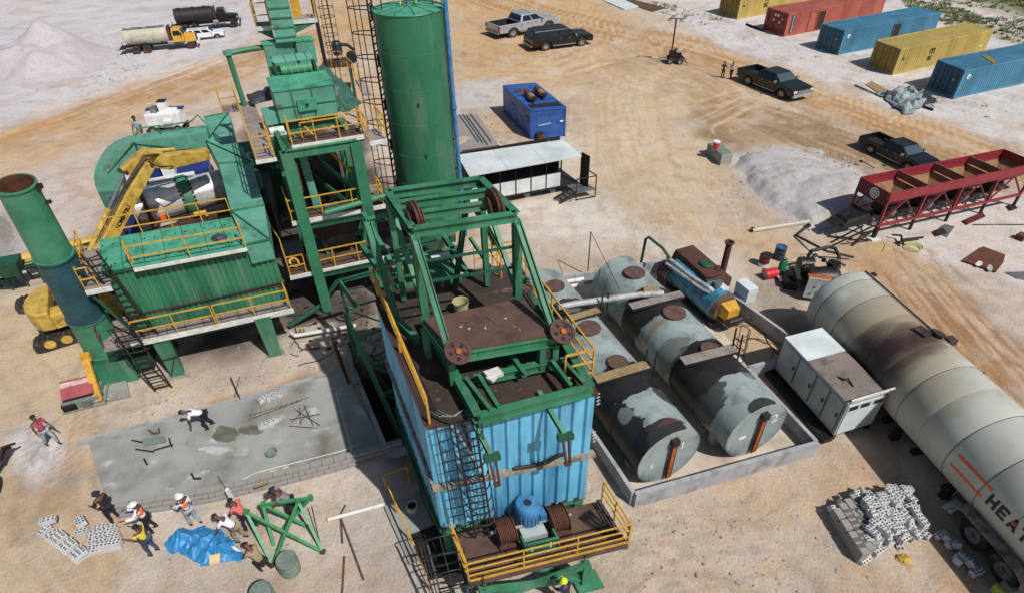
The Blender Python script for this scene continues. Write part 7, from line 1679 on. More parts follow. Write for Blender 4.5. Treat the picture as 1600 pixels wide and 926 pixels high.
m=GC.mb(); m.tube([(.5,1.2,h1+.02),(.6,.9,h1+.12),(.75,1.0,h1+.1),(.7,.6,h1+.03)],.03,6); m.out('roof_hose','black')
V_,F_=lump((0,0,0),1,1,1,5); 
# ================= BIG ROAD TANKER (asphalt drum) =================
CZ=1.95; TRR=1.58
p0=at(1318,466,CZ+.2); p1=at(1572,716,CZ+.2); p0.z=p1.z=CZ
d=(p1-p0).normalized(); 
RT=Thing('storage_trailer','huge grey cylindrical storage trailer with orange stripes and burnt brown band','storage trailer',(p0.x,p0.y,0),math.atan2(d.y,d.x)); RL=(p1-p0).length+5.0
def px_on(T,x): return x
s0=0.25
mat('tank_body',srgb(186,189,180),0.42,dirt=srgb(150,148,134),damt=.4,dscale=.7,var=.06,bump=.03,bscale=2)
mat('tank_body_tan',srgb(168,160,140),0.5,dirt=srgb(120,104,90),damt=.7,dscale=.8,var=.08)
mat('tank_burnt',srgb(106,84,76),0.6,dirt=srgb(50,36,36),damt=1.0,dscale=.9,rust=srgb(140,128,112),ramt=.02)
mat('soot',srgb(48,34,34),0.7,dirt=srgb(84,66,60),damt=.6,dscale=2)
RT.mb().lathe((-.42,0,CZ),(.3,0,CZ),[(0,.001),(0,.4),(.12,TRR*.72),(.3,TRR*.93),(.42,TRR)],64).out('far_end','tank_body',smooth=True,ang=.8)
BS=-1.0
stain_mat('tank_shell','tank_body',CZ,[(3.4,35,2.6,150,(158,142,116),.85),(5.6,50,1.8,60,(158,146,124),.65),(3.9,62,1.35,72,(58,42,42),.97),(4.0,5,.9,40,(68,48,48),.94),(4.05,-45,.6,32,(84,60,58),.85),(3.4,100,1.3,50,(48,36,38),.93),(.9,40,.3,12,(206,210,204),.7)],soft=.9,amp=.55,nsc=1.1)

seams=[0,.55,1.65,2.75,3.6,4.5,5.6,6.65,7.8,9.1,10.3,11.6,RL]
for a,b in zip(seams[:-1],seams[1:]):
    RT.mb().lathe((a,0,CZ),(b,0,CZ),[(0.0,TRR-.02),(0.006,TRR-.004),(.02,TRR),(b-a-.02,TRR),(b-a-.006,TRR-.004),(b-a,TRR-.02)],72).out('shell_band','tank_shell',smooth=True,ang=.5)
m=RT.mb()
for x in (.56,1.66,5.61,7.81,9.11): m.ring((x,0,CZ),(1,0,0),TRR-.002,.012,64,5)
m.out('weld_seam','soot')
# pipe along the top, spray hatch, lugs
q0=RT.l(1338,428,CZ+TRR*.98); q1=RT.l(1462,528,CZ+TRR*.98)
def onshell(x,ang,off=0): a=R_(ang); return Vector((x,(TRR+off)*math.sin(a),CZ+(TRR+off)*math.cos(a)))
RT.mb().tube([onshell(.0,18,.05),onshell(1.5,18,.06),onshell(3.95,18,.06)],.035,8).out('top_pipe','rust_brown')
h_=RT.mb().lathe(onshell(4.0,18,-.1),onshell(4.0,18,.16),[(0,.16),(.2,.16),(.2,.24),(.26,.24),(.26,.001)],18).out('hatch','soot'); RT.mb().cbox(onshell(3.8,2,.03),(.5,.42,.08),.2,(-.05,0)).out('hinged_flap','soot',h_)
RT.mb().cbox(onshell(4.0,48,.1),(.3,.34,.24)).out('side_vent','soot'); RT.mb().cbox(onshell(-.05,40,.05),(.2,.16,.1)).out('lifting_lug','black')
RT.mb().beam(onshell(3.6,-8,.03),onshell(4.2,20,.05),.05,.05).out('hatch_arm','rust')
for (x,a) in ((5.8,35),(3.2,-60)): RT.mb().cyl(onshell(x,a,-.02),onshell(x,a,.05),.03,n=8).out('stud','black')
# stripes and lettering, wrapped on the shell on the near left side
SA=BS  # side sign
def wrap(x,s):  # s = arc distance measured upward from the widest line on the lettered side
    a=PI/2-s/TRR; return Vector((x,SGN*(TRR+.007)*math.sin(a),CZ+(TRR+.007)*math.cos(a)))
SGN=1
for T_ in (0,):
    y_cam=RT.R@(Vector((0,0,CH))-RT.o)
    SGN=-1 if (RT.R@(at(1300,800)-RT.o)).y<0 else 1
def strip(x0,x1,s0,s1,mt):
    m=RT.mb(); n=10
    for i in range(n+1):
        x=x0+(x1-x0)*i/n
        for s in (s0,s1): m.v.append(wrap(x,s))
    m.f=[(2*i,2*i+2,2*i+3,2*i+1) for i in range(n)]; m.mi=[0]*n; m.out('painted_stripe',mt)
XS=8.0
strip(XS,XS+1.25,-.1,.0,'orange_paint'); strip(XS+.02,XS+1.35,.36,.46,'orange_paint')
GL_=dict(H=[(0,0,.3,1),(.7,0,1,1),(.3,.38,.7,.64)],E=[(0,0,.3,1),(.3,0,.95,.24),(.3,.38,.85,.62),(.3,.76,.95,1)],T=[(.35,0,.65,.76),(0,.76,1,1)],C=[(0,.1,.3,.9),(.15,0,.95,.25),(.15,.75,.95,1)],A=None)
lh,lw,lx=.45,.31,XS+1.4
for ch_ in 'HEATEC':
    m=RT.mb()
    qs=[[(x0,y0),(x1,y0),(x1,y1),(x0,y1)] for (x0,y0,x1,y1) in GL_[ch_]] if ch_!='A' else [[(0,0),(.3,0),(.62,1),(.38,1)],[(.7,0),(1,0),(.62,1),(.38,1)],[(.25,.2),(.75,.2),(.68,.42),(.32,.42)]]
    for q in qs:
        for u in range(3):
            t0,t1=u/3,(u+1)/3; P_=[(q[0][0]*(1-t)+q[3][0]*t,q[0][1]*(1-t)+q[3][1]*t) for t in (t0,t1)]+[(q[1][0]*(1-t)+q[2][0]*t,q[1][1]*(1-t)+q[2][1]*t) for t in (t1,t0)]
            m.add([wrap(lx+p[0]*lw,-.1+p[1]*lh) for p in P_],[(0,1,2,3)])
    m.out('letter','letter_black'); lx+=lw+.06
m=RT.mb(); n=16; cx=XS+1.4+2.5*.37-.03; m.v=[wrap(cx+.07*math.cos(2*PI*i/n),.16+.07*math.sin(2*PI*i/n))+Vector((0,SGN*.004,0)) for i in range(n)]; m.f=[tuple(range(n))]; m.mi=[0]; m.out('red_dot','red_bright')
# frame, skirts, wheels
m=RT.mb(); m.box((.2,-.7,.35),(RL,-.5,.62)); m.box((.2,.5,.35),(RL,.7,.62)); 
for k in range(9): m.box((.4+k*1.5,-1.1,.3),(.6+k*1.5,1.1,.5))
m.out('trailer_frame','black_oily')
for x in (.6,3.0,5.5,8.0): RT.mb().box((x,-1.15,0),(x+.2,-.85,.6)).out('support_leg','black'); RT.mb().box((x,.85,0),(x+.2,1.15,.6)).out('support_leg','black')
wq=RT.l(1530,840,.4); WX=wq.x-.25; WY=SGN*(TRR-.1)
for k in range(2):
    for s_ in (-1,1): wheelmesh(RT,WX+.15+k*1.15,s_*(TRR-.25),.48,.42,side=s_,rim='steel')
mf=RT.mb(); prof=[(WX-.75,.5),(WX-.6,.98),(WX-.3,1.12),(WX+1.6,1.12),(WX+1.9,.98),(WX+2.05,.5)]
for s_ in (SGN,): 
    n=len(prof); 
    for (x,z) in prof: mf.v+=[Vector((x,s_*(TRR-.4),z)),Vector((x,s_*(TRR+.22),z)),Vector((x,s_*(TRR+.22),z+.03)),Vector((x,s_*(TRR-.4),z+.03))]
    for i in range(n-1):
        for q in range(4): mf.f.append((4*i+q,4*i+(q+1)%4,4*i+4+(q+1)%4,4*i+4+q))
    mf.f+=[(3,2,1,0),(4*n-4,4*n-3,4*n-2,4*n-1)]
mf.mi=[0]*len(mf.f); mf.out('mudguard','cabinet_dirty' if 'cabinet_dirty' in MATS else 'ledge')
# ================= BURNER UNIT (black) AT TANK END =================
BU=Thing('burner_unit','black oily burner and pump unit with looped pipes behind the storage trailer','burner unit',at(1270,455),R_(-15))
f=BU.l
c=f(1262,462,0)
BU.mb().box((c.x-.35,c.y-.5,.25),(c.x+.6,c.y-.42,1.35)).out('front_panel','cabinet')
for (x,z) in ((0,.9),(.15,.6),(-.1,.5),(.35,1.0)): BU.mb().cbox((c.x+x,c.y-.52,z),(.07,.02,.07)).out('push_button','black')
BU.mb().box((c.x-.35,c.y-.42,1.25),(c.x+.65,c.y-.1,1.35)).out('panel_top','orange_rust')
r=random.Random(6)
BU.mb().lathe((c.x-.2,c.y+.2,.9),(c.x+1.2,c.y+.5,.9),[(0,.001),(0,.45),(.6,.55),(1.2,.5),(1.4,.3),(1.43,.001)],20).out('burner_body','black_oily',smooth=True)
BU.mb().cyl((c.x-.5,c.y+1.2,.9),(c.x+.1,c.y+1.3,.9),.42,n=18).out('blower','black_oily'); BU.mb().box((c.x-.3,c.y+.6,.2),(c.x+1.6,c.y+1.9,.5)).out('base_frame','black')
BU.mb().cyl((c.x+.9,c.y+.9,.6),(c.x+.9,c.y+.9,1.5),.28,n=16).out('filter','black_oily')
for k in range(10):
    p=Vector((c.x+r.uniform(-.2,1.4),c.y+r.uniform(.1,1.7),r.uniform(.6,1.4))); q=p+Vector((r.uniform(-.6,.6),r.uniform(-.5,.5),r.uniform(-.3,.4))); BU.mb().tube([p,p.lerp(q,.5)+Vector((0,0,.2)),q],r.uniform(.03,.06),7).out('hose','black_oily')
for k in range(4): BU.mb().cbox((c.x+r.uniform(0,1.2),c.y+r.uniform(.2,1.5),r.uniform(1.0,1.4)),(.2,.16,.14),r.uniform(0,2)).out('fitting',['steel','rust_brown','wood','black'][k])
BU.mb().tube([f(1262,412,.9),f(1263,400,1.2),f(1268,392,1.5),f(1295,386,1.5),f(1305,388,1.5),f(1311,400,1.3),f(1311,420,.8)],.09,10).out('loop_pipe','black',smooth=True)
BU.mb().tube([f(1272,410,.9),f(1270,402,1.1),f(1276,398,1.2)],.1,8).out('stub_pipe','black')
BU.mb().beam((c.x-.5,c.y+.1,.7),(c.x-.7,c.y+1.0,.9),.3,.2).out('guard','black')
BU.mb().tube([f(1255,408,.9),f(1250,405,1.2),f(1252,398,1.4),f(1262,397,1.3)],.015,5).out('wire','black')
BU.mb().box((c.x-1.1,c.y+.3,.0),(c.x-.5,c.y+.8,.5)).out('sump','black_oily')
# drums beside it
drum(at(1216,404),'blue plastic drum standing behind the red white drum','navy_drum','blue_drum',.27,.75,name='plastic_drum')
T=drum(at(1192,414),'white and red drum with a dark lid near the oil heater','red_dark','black',.26,.62); T.mb().lathe((0,0,0),(0,0,.2),[(0,.262),(.2,.262)],24).out('white_band','white_edge'); 
p=at(1217,433); G=Thing('gas_cylinder','tall green cylinder leaning between the red drum and the black burner unit','gas cylinder',p); ax=Vector((.08,.1,1)).normalized()
G.mb().lathe((0,0,0),ax*1.1,[(0,.001),(0,.19),(.85,.19),(.97,.15),(1.02,.07),(1.02,.001)],22).out('cylinder','bottle_green',smooth=True,ang=.6); G.mb().ring(ax*1.06,ax,.1,.02,14,6).out('collar','black')
T=drum(at(1193,433),'red drum lying on its side beside the green cylinder','red_bright','steel',.25,.68,axis=(-.95,-.25,0)); T.root.location=at(1211,432)
cloth([at(1213,432,.2),at(1221,431,.2),at(1227,440,.2),at(1219,441,.1)],'white_rag','white rag beside the foot of the green cylinder','rag','white_paint',amp=.1,n=10,seed=3)
# ================= RED COLD FEED BINS =================
a=at(1392,370,0); 
CFl=at(1392,302,2.75); CFr=at(1600,259,2.75); yw=math.atan2((CFr-CFl).y,(CFr-CFl).x)
CF=Thing('aggregate_feed_bins','long red four compartment aggregate feed bins on a braced red frame','feed bins',(CFl.x,CFl.y,0),yw)
bk=CF.l(1346,277,2.75); BD=bk.y; n4=4; BLn=CF.l(1573,235,2.75).x-bk.x; bw1=BLn/n4; ZT2=2.75
sk=bk.x
def cf(u,v,z): return Vector((u+sk*v/BD,v,z))
for i in range(n4):
    u0,u1=i*bw1,(i+1)*bw1; 
    cor=[cf(u0,0,0),cf(u1,0,0),cf(u1,BD,0),cf(u0,BD,0)]; top=[Vector((p.x,p.y,ZT2)) for p in cor]; mid=[Vector((p.x,p.y,ZT2-.5)) for p in cor]
    cx=sum((p.x for p in cor))/4; cy=BD/2; bot=[Vector((cx+(p.x-cx)*.3,cy+(p.y-cy)*.25,ZT2-1.35)) for p in cor]
    m=CF.mb()
    for k in range(4):
        A_,B_=mid[k],mid[(k+1)%4]; C_,D_=bot[(k+1)%4],bot[k]; m.add([A_,B_,C_,D_],[(0,1,2,3)])
    m.add(bot,[(0,1,2,3)]); m.out('hopper_slope','bin_inside')
    for k in range(4):
        if k in (0,2) or (k==3 and i==0) or (k==1 and i==n4-1):
            A_,B_=mid[k],mid[(k+1)%4]; dd=(B_-A_).normalized(); nn=Vector((dd.y,-dd.x,0))*.05
            CF.mb().hexa([A_+nn,B_+nn,B_,A_,A_+nn+Vector((0,0,.5)),B_+nn+Vector((0,0,.5)),B_+Vector((0,0,.5)),A_+Vector((0,0,.5))]).out('side_plate','red')
            CF.mb().add([A_,B_,B_+Vector((0,0,.5)),A_+Vector((0,0,.5))],[(3,2,1,0)]) 
    if i>0: CF.mb().beam(cf(u0,0,ZT2-.22),cf(u0,BD,ZT2-.22),.05,.42).out('divider','bin_inside')
    # outer hopper skin
    m=CF.mb(); off=.03
    for k in (0,2,3,1):
        A_,B_=mid[k],mid[(k+1)%4]; C_,D_=bot[(k+1)%4],bot[k]; z_=Vector((0,0,-.05)); m.add([A_+z_,B_+z_,C_+z_,D_+z_],[(3,2,1,0)])
    m.out('hopper_skin','red_dark')
# end slope outside plate with emblem
e=[cf(0,0,ZT2-.5),cf(0,BD,ZT2-.5)]
CF.mb().hexa([cf(-.05,0,ZT2-.8)+Vector((.0,.0,0)),cf(-.02,0,ZT2-.8),cf(-.02,BD,ZT2-.8),cf(-.05,BD,ZT2-.8),cf(-.06,0,ZT2),cf(-.04,0,ZT2),cf(-.04,BD,ZT2),cf(-.06,BD,ZT2)]).out('end_plate','red_dark')
q=cf(-.075,BD*.42,ZT2-.38); ed=(cf(0,BD,0)-cf(0,0,0)).normalized(); 
m=CF.mb(); nrm=Vector((-ed.y,ed.x,0)); 
for (R0,mt_,o) in ((.3,'letter_white',.0),(.22,'red_dark',.006),(.17,'letter_white',.012)):
    nn=20; mm=CF.mb(); mm.v=[q-nrm*0+Vector((-o-.002,0,0))+ed*(R0*math.cos(2*PI*k/nn))+Vector((0,0,R0*math.sin(2*PI*k/nn))) for k in range(nn)]; mm.f=[tuple(range(nn))]; mm.mi=[0]; mm.out('round_emblem',mt_)
for z in (.0,.09): CF.mb().beam(q+Vector((-.02,0,z-.05))-ed*.1,q+Vector((-.02,0,z-.05))+ed*.1,.012,.04).out('emblem_bar','red')
# frame
for v in (0,BD):
    m=CF.mb(); m.beam(cf(.1,v,ZT2-.52),cf(BLn,v,ZT2-.52),.1,.1); m.out('top_rail','red')
    m=CF.mb(); m.beam(cf(-.1,v,.75),cf(BLn,v,.75),.12,.14); m.out('bottom_rail','red')
    for i in range(n4+1): CF.mb().beam(cf(i*bw1+.05,v,.75),cf(i*bw1+.05,v,ZT2-.55),.11,.11).out('frame_post','red')
    for i in range(n4):
        CF.mb().beam(cf(i*bw1+.15,v,.85),cf((i+.5)*bw1,v,ZT2-.6),.07,.07).out('brace','red'); CF.mb().beam(cf((i+.5)*bw1,v,ZT2-.6),cf((i+1)*bw1-.05,v,.85),.07,.07).out('brace','red_dark')
for i in range(n4+1):
    for v in (0,BD): CF.mb().box((cf(i*bw1,v,0).x-.06,v-.06,0),(cf(i*bw1,v,0).x+.06,v+.06,.7)).out('leg','black'); 
CF.mb().box((-2.2+sk*.5,BD*.35,.8),(BLn,BD*.65,.9)).out('collecting_belt','black_oily')
r=random.Random(12)
for k in range(16): CF.mb().cyl((-.9+sk*.5+k*.65,BD*.3,.74),(-.9+sk*.5+k*.65,BD*.7,.74),.07,n=8).out('roller','steel')
for i in range(n4): CF.mb().box((sk*.5+(i+.5)*bw1-.5,BD*.3,1.0),(sk*.5+(i+.5)*bw1+.5,BD*.7,1.4)).out('feeder','black_oily'); CF.mb().cyl((sk*.5+(i+.5)*bw1,BD*.0+.3,1.15),(sk*.5+(i+.5)*bw1,BD*.3,1.15),.16,n=12).out('feeder_motor','steel')
# discharge end
m=CF.mb(); z_=1.0
CF.mb().hexa([(-1.7+sk*.5,BD*.25,.8),(-.3+sk*.4,BD*.25,.8),(-.3+sk*.4,BD*.75,.8),(-1.7+sk*.5,BD*.75,.8),(-1.5+sk*.5,BD*.3,1.1),(-.3+sk*.4,BD*.2,1.35),(-.3+sk*.4,BD*.8,1.35),(-1.5+sk*.5,BD*.7,1.1)]).out('discharge_hood','black_oily'); CF.mb().cyl((-1.7+sk*.5,BD*.25,.8),(-1.7+sk*.5,BD*.75,.8),.16,n=16).out('head_pulley','black')
for (u0,v0_,z0_,u1,v1_,z1_) in ((-2.6,.0,.1,-.1,.05,.8),(-2.4,.3,.1,-.9,.1,.9),(-1.6,-.3,.05,.2,.0,.75),(-2.2,.9,.05,-1.2,.2,.1),(-1.9,-.2,.4,-.4,-.25,.1)): CF.mb().beam((u0+sk*.3,v0_,z0_),(u1+sk*.1,v1_,z1_),.07,.07).out('tow_frame','black')
CF.mb().box((-.35,-.35,0),(.25,.1,.08)).out('foot_plate','white_edge'); CF.mb().box((-.1,-.15,.08),(.08,.02,.75)).out('jack','black')
# stuff lying below the bins
BJ=Thing('scrap_bracket','black tubular bracket scrap below the red feed bins','scrap metal',at(1410,378)); f=BJ.l
BJ.mb().tube([f(1394,367,.25),f(1408,368,.3),f(1412,382,.2),f(1400,378,.1)],.06,7).out('tube_frame','black'); BJ.mb().tube([f(1408,375,.25),f(1442,371,.2)],.07,7).out('tube_arm','black')
m=MB()
for k in range(5): m.ring(at(1425,386,.04+.025*k)+Vector((.03*k,0,0)),(.1*k-.2,.05,1),.5-.03*k,.014,28,5)
solo(m,'hose_coil','coil of yellow green hose on the sand below the red feed bins','hose','cable_yellow',smooth=True)
stick([at(1370,385,.03),at(1385,380,.05),at(1380,392,.03),at(1395,388,.03),at(1402,392,.03)],.02,'wire','tangled thin wire left of the yellow hose coil','wire','cable_yellow')
flat_patch('steel_scrap','dark steel frame scrap in front of the red feed bins',[(1462,362),(1476,350),(1492,354),(1480,370)],.08,'steel','scrap metal',.08)
flat_patch('steel_scrap','dark plate beside the steel frame scrap',[(1459,360),(1474,356),(1480,364),(1464,368)],.14,'black','scrap metal',.05)
flat_patch('scrap_plate','dark flat plate under the right end of the feed bins',[(1505,344),(1535,331),(1540,338),(1512,350)],.1,'red_dark','scrap metal',.05)
flat_patch('scrap_plate','small dark tray at the right edge below the bins',[(1574,321),(1584,318),(1590,325),(1580,328)],.1,'black','scrap metal',.05)
stick([at(1520,351,.03),at(1600,351,.03)],.03,'hose','thin dark hose running to the right edge below the bins','hose','black')
solo(MB().cbox(at(1596,370,.15),(.5,.4,.3),.5),'scrap_box','rusty scrap box at the right edge','scrap metal','rust')
RDb=Thing('stand_debris','small blackish stand and rod on the sand above the red bins','rod',at(1343,258)); RDb.mb().tube([(0,0,.3),(.7,-.6,.05)],.03,6).out('rod','black'); RDb.mb().cbox((0,0,.28),(.15,.15,.12)).out('head','black')
# ================= CONCRETE BLOCK PILES =================
def hollow(T,loc,yaw,tilt,mt='block',L=.38,H=.19,W=.19,key={}):
    if mt not in key:
        m=MB(); m.hexa([(-L/2,-W/2,0),(L/2,-W/2,0),(L/2,W/2,0),(-L/2,W/2,0),(-L/2,-W/2,H),(L/2,-W/2,H),(L/2,W/2,H),(-L/2,W/2,H)])
        m.cur=1
        for k in range(3):
            x=-L/2+L*(k+.5)/3
            for j in (-.25,.25):
                y=j*W; m.add([(x-.035,y-.026,H+.001),(x+.035,y-.026,H+.001),(x+.035,y+.026,H+.001),(x-.035,y+.026,H+.001)],[(0,1,2,3)])
        me=bpy.data.meshes.new('block'); me.from_pydata([tuple(v) for v in m.v],[],m.f); me.materials.append(MATS[mt]); me.materials.append(MATS['hole']); me.polygons.foreach_set('material_index',m.mi); key[mt]=me
    ob=bpy.data.objects.new('hollow_block',key[mt]); COL.objects.link(ob); ob.parent=T.root; ob.location=T.w2l(loc)+Vector((0,0,random.uniform(0,.02))); ob.rotation_euler=(tilt[0],tilt[1],yaw); return ob
def blockpile(px,base_yaw,layers,seed,label,dens=1.0,jit=.5):
    c=at(*px); T=Thing('block_pile',label,'block pile',c,0); return T
r=random.Random(21)
P1=Thing('block_pile','big jumbled pile of pale hollow blocks left of the storage trailer wheels','block pile',at(1378,830),0)
def quadpts(c00,c10,c11,c01): return [at(*q) for q in (c00,c10,c11,c01)]
def bil(Q,u,v): return Q[0]*(1-u)*(1-v)+Q[1]*u*(1-v)+Q[2]*u*v+Q[3]*(1-u)*v
Q=quadpts((1345,868),(1440,835),(1405,768),(1330,795)); yw0=math.atan2((Q[1]-Q[0]).y,(Q[1]-Q[0]).x)
cnt=0
for layer in range(4):
    sc=1-layer*.1
    for i in range(6):
        for j in range(9):
            u=.5+(i/5-.5)*sc; v=.5+(j/8-.5)*sc
            if r.random()<.12+.07*layer: continue
            if layer<2 and 0.2<u<.8 and .2<v<.8: continue
            p=bil(Q,u,v)+Vector((r.uniform(-.1,.1),r.uniform(-.1,.1),.19*layer+r.uniform(0,.08)))
            big=r.random()<.3; hollow(P1,p,yw0+(r.choice([0,PI/2])+r.uniform(-.25,.25)),((r.uniform(-.7,.7),r.uniform(-.6,.6)) if big else (r.uniform(-.15,.15),r.uniform(-.15,.15)))); cnt+=1
P2=Thing('block_stack','neat dark grey block stack on the left side of the big pale block pile','block stack',at(1310,840),0)
Q2=quadpts((1338,880),(1370,850),(1330,785),(1296,815)); yw2=math.atan2((Q2[3]-Q2[0]).y,(Q2[3]-Q2[0]).x)
for layer in range(3):
    for i in range(4):
        for j in range(7):
            p=bil(Q2,(i+.5)/4,(j+.5)/7)+Vector((0,0,.19*layer)); 
            if layer==2 and r.random()<.1: continue
            o=block_piece(P2,p,Vector((math.cos(yw2),math.sin(yw2),0)),.36,.19,.235); 
for (x,y,a) in ((1300,795,.2),(1312,790,1.2),(1335,772,.4),(1345,772,1.3)): hollow(P2,at(x,y,.25),a,(.4,.3))
for k,(x,y,a) in enumerate([(1468,838,.3),(1474,841,1.0),(1484,850,.2),(1491,852,1.4),(1504,874,2.0),(1512,880,.6),(1523,896,.3),(1492,877,.9),(1346,873,.5)]):
    T=Thing('loose_block',['tilted pale block right of the big pile','small pale block next to the tilted one','pale block pair at the shadow edge upper one','pale block lying at the edge of the trailer shadow','flat pale block at the foot of the trail of blocks','second flat pale block below the trailer wheel','last hollow block of the trail near the right wheel','small chip block left of the flat blocks','pale block fallen off the near corner of the pile'][k],'concrete block',at(x,y),0,'loose blocks around the big pile'); hollow(T,at(x,y,.02),a,(.3*(k%3),.5*(k%2)))
c_=at(1412,874); T=Thing('orange_lump','small orange yellow lump on the sand below the block pile','lump',c_); V_,F_=lump((0,0,0),.22,.17,.2,31); m=T.mb(); m.v=V_;m.f=F_;m.mi=[0]*len(F_); m.out('lump','wood_orange' if 'wood_orange' in MATS else 'yellow_mach')
# left stacks
P3=Thing('block_stack','stepped stack of hollow blocks beside the man in yellow','block stack',at(168,850),0)
Q3=quadpts((140,868),(196,858),(178,822),(148,834)); y3=math.atan2((Q3[1]-Q3[0]).y,(Q3[1]-Q3[0]).x)
for layer in range(2):
    for i in range(3):
        for j in range(5):
            if layer==1 and (i+j>5 or i<1): continue
            hollow(P3,bil(Q3,(i+.5)/3,(j+.5)/5)+Vector((r.uniform(-.02,.02),r.uniform(-.02,.02),.19*layer)),y3+r.uniform(-.06,.06),(0,0))
P4=Thing('block_stack','narrow diagonal row of pale blocks at the far left','block stack',at(105,850),0)
for k in range(9):
    t=k/8; hollow(P4,at(84+44*t,838+34*t,.0),.9+r.uniform(-.1,.1),(0,0)); (hollow(P4,at(86+42*t,836+32*t,.19),.9+r.uniform(-.15,.15),(0,0)) if k%3 else 0)
for k,(x,y) in enumerate(((75,817),(72,832),(126,818),(131,833))):
    T=Thing('loose_block',['single hollow block above the diagonal row','single block at the head of the diagonal row','pale block above the stepped stack','pale block at the left corner of the stepped stack'][k],'concrete block',at(x,y),0,'loose blocks on the left'); hollow(T,at(x,y,.02),.3+k,(0,.1)); 
    if k in (0,2): hollow(T,at(x+4,y-2,.2),.4+k,(0,.1))
heap('rubble_heap','small heap of grey cement rubble left of the diagonal block row',[(42,838),(50,834),(60,845),(62,860),(52,866),(44,852)],0,.2,'gravel',31,[((52,850),.2,.6)],n=30,cat='rubble')
# ================= BLUE TARP, FRAME, DRUM =================
def clothpoly(px,label,mt,amp,seed,name='tarpaulin',cat='tarpaulin',n=70,z0=.02):
    P=[at(*p)[:2] for p in px]; xs=[p[0] for p in P];ys=[p[1] for p in P]; ax=np.linspace(min(xs)-.2,max(xs)+.2,n);ay=np.linspace(min(ys)-.2,max(ys)+.2,n); A,B=np.meshgrid(ax,ay,indexing='ij');a=A.ravel();b=B.ravel()
    aw=a+(fbm(a,b,.5,seed)-.5)*.35; bw_2=b+(fbm(a,b,.5,seed+5)-.5)*.35
    ins=inside(P,aw,bw_2); D,_=seg_dist(P+[P[0]],aw,bw_2); D=np.where(ins,D,-D)
    rid=1-np.abs(2*fbm(a,b,.9,seed+9,3)-1); rid2=1-np.abs(2*fbm(a*1.5,b*.6,.5,seed+19,3)-1)
    z=z0+amp*(rid**3*1.2+rid2**3*.7)*np.clip(D/.35,0.1,1)+fbm(a,b,.3,seed+30,3)*.05
    f=[];Dn=D.reshape(n,n)
    for i in range(n-1):
        for j in range(n-1):
            if min(Dn[i,j],Dn[i+1,j],Dn[i,j+1],Dn[i+1,j+1])>-.0: f.append((i*n+j,(i+1)*n+j,(i+1)*n+j+1,i*n+j+1))
    V=np.stack([a,b,z],1).tolist(); used=sorted(set(i for q in f for i in q)); mp={o:i for i,o in enumerate(used)}
    m=MB(); m.v=[Vector(V[i]) for i in used]; m.f=[tuple(mp[i] for i in q) for q in f]; m.mi=[0]*len(f); return solo(m,name,label,cat,mt,smooth=True,ang=3)
clothpoly([(257,852),(268,836),(282,824),(300,829),(325,822),(345,826),(362,836),(372,850),(366,857),(388,872),(378,882),(352,884),(336,888),(318,884),(295,872),(282,862),(270,868),(260,862)],'crumpled bright blue tarpaulin spread beside the crouching worker','tarp_blue',.26,12,n=120)
solo(MB().cbox(at(336,873,.32),(.3,.26,.14),.3,(.1,.1)),'bread_coloured_slab','small tan block lying on the blue tarpaulin','tan block','sheet_tan')
cloth([at(362,853,.1),at(370,852,.1),at(378,862,.1),at(370,863,.1)],'white_rag','white cloth on the right edge of the blue tarpaulin','rag','white_paint',amp=.15,n=10,seed=6)
# green trestle: two A frames joined by braces
TF=Thing('green_trestle_frame','bright green trestle frame standing open among the workers','trestle frame',at(450,840)); f=TF.l
HA=1.15
a1=f(426,882,.02);b1=f(505,862,.02); a2=f(424,845,.02); b2_=f(495,835,.02)
tA=f(385,800,HA); tB=f(466,783,HA); tC=f(411,788,HA*.9); tD=f(485,777,HA*.9)
for p,q in ((a1,tA),(a1,tB),(b1,tB),(b1,tA)): TF.mb().beam(p,q,.085,.08).out('frame_bar','trestle')
for p,q in ((tC,f(428,852,.05)),(tC,f(483,823,.1)),(tD,f(440,828,.1)),(tC,tD)): TF.mb().beam(p,q,.09,.08).out('frame_bar','trestle')
for q in (tA,tB,tC,tD): TF.mb().cbox(q,(.13,.13,.22)).out('end_plate','trestle')
for p in (a1,b1): TF.mb().cbox(p+Vector((0,0,.04)),(.14,.14,.1)).out('foot','rust_brown')
for (x,y) in ((487,790),(502,858)): TF.mb().tube([f(487,790,.7),f(500,850,.1)],.02,5).out('tie_cable','black')
m=TF.mb(); m.tube([f(430,858,.02),f(440,852,.05),f(452,850,.02)],.02,5); m.out('loose_strap','drum_green')
T=drum(at(455,890),'old green grey steel drum in front of the green trestle','drum_green',None,.3,.66)
T2=drum(at(418,942),'drum top just showing at the bottom edge','drum_green',None,.3,.8)
for (pts,l_) in ((((540,788),(532,803),(535,848)),'forked dark twig near the white pipe'),(((533,810),(548,850),(568,905)),'long thin branch lying right of the green trestle'),(((538,868),(536,905),(534,935)),'dark branch at the bottom edge right of the drum')):
    stick([at(*p,.05) for p in pts],.03,'branch',l_,'branch','stick')
stick([at(512,811,.08),at(600,787,.08)],.07,'pipe','white plastic pipe lying left of the yellow pit railing','pipe','pipe_white',n=12)
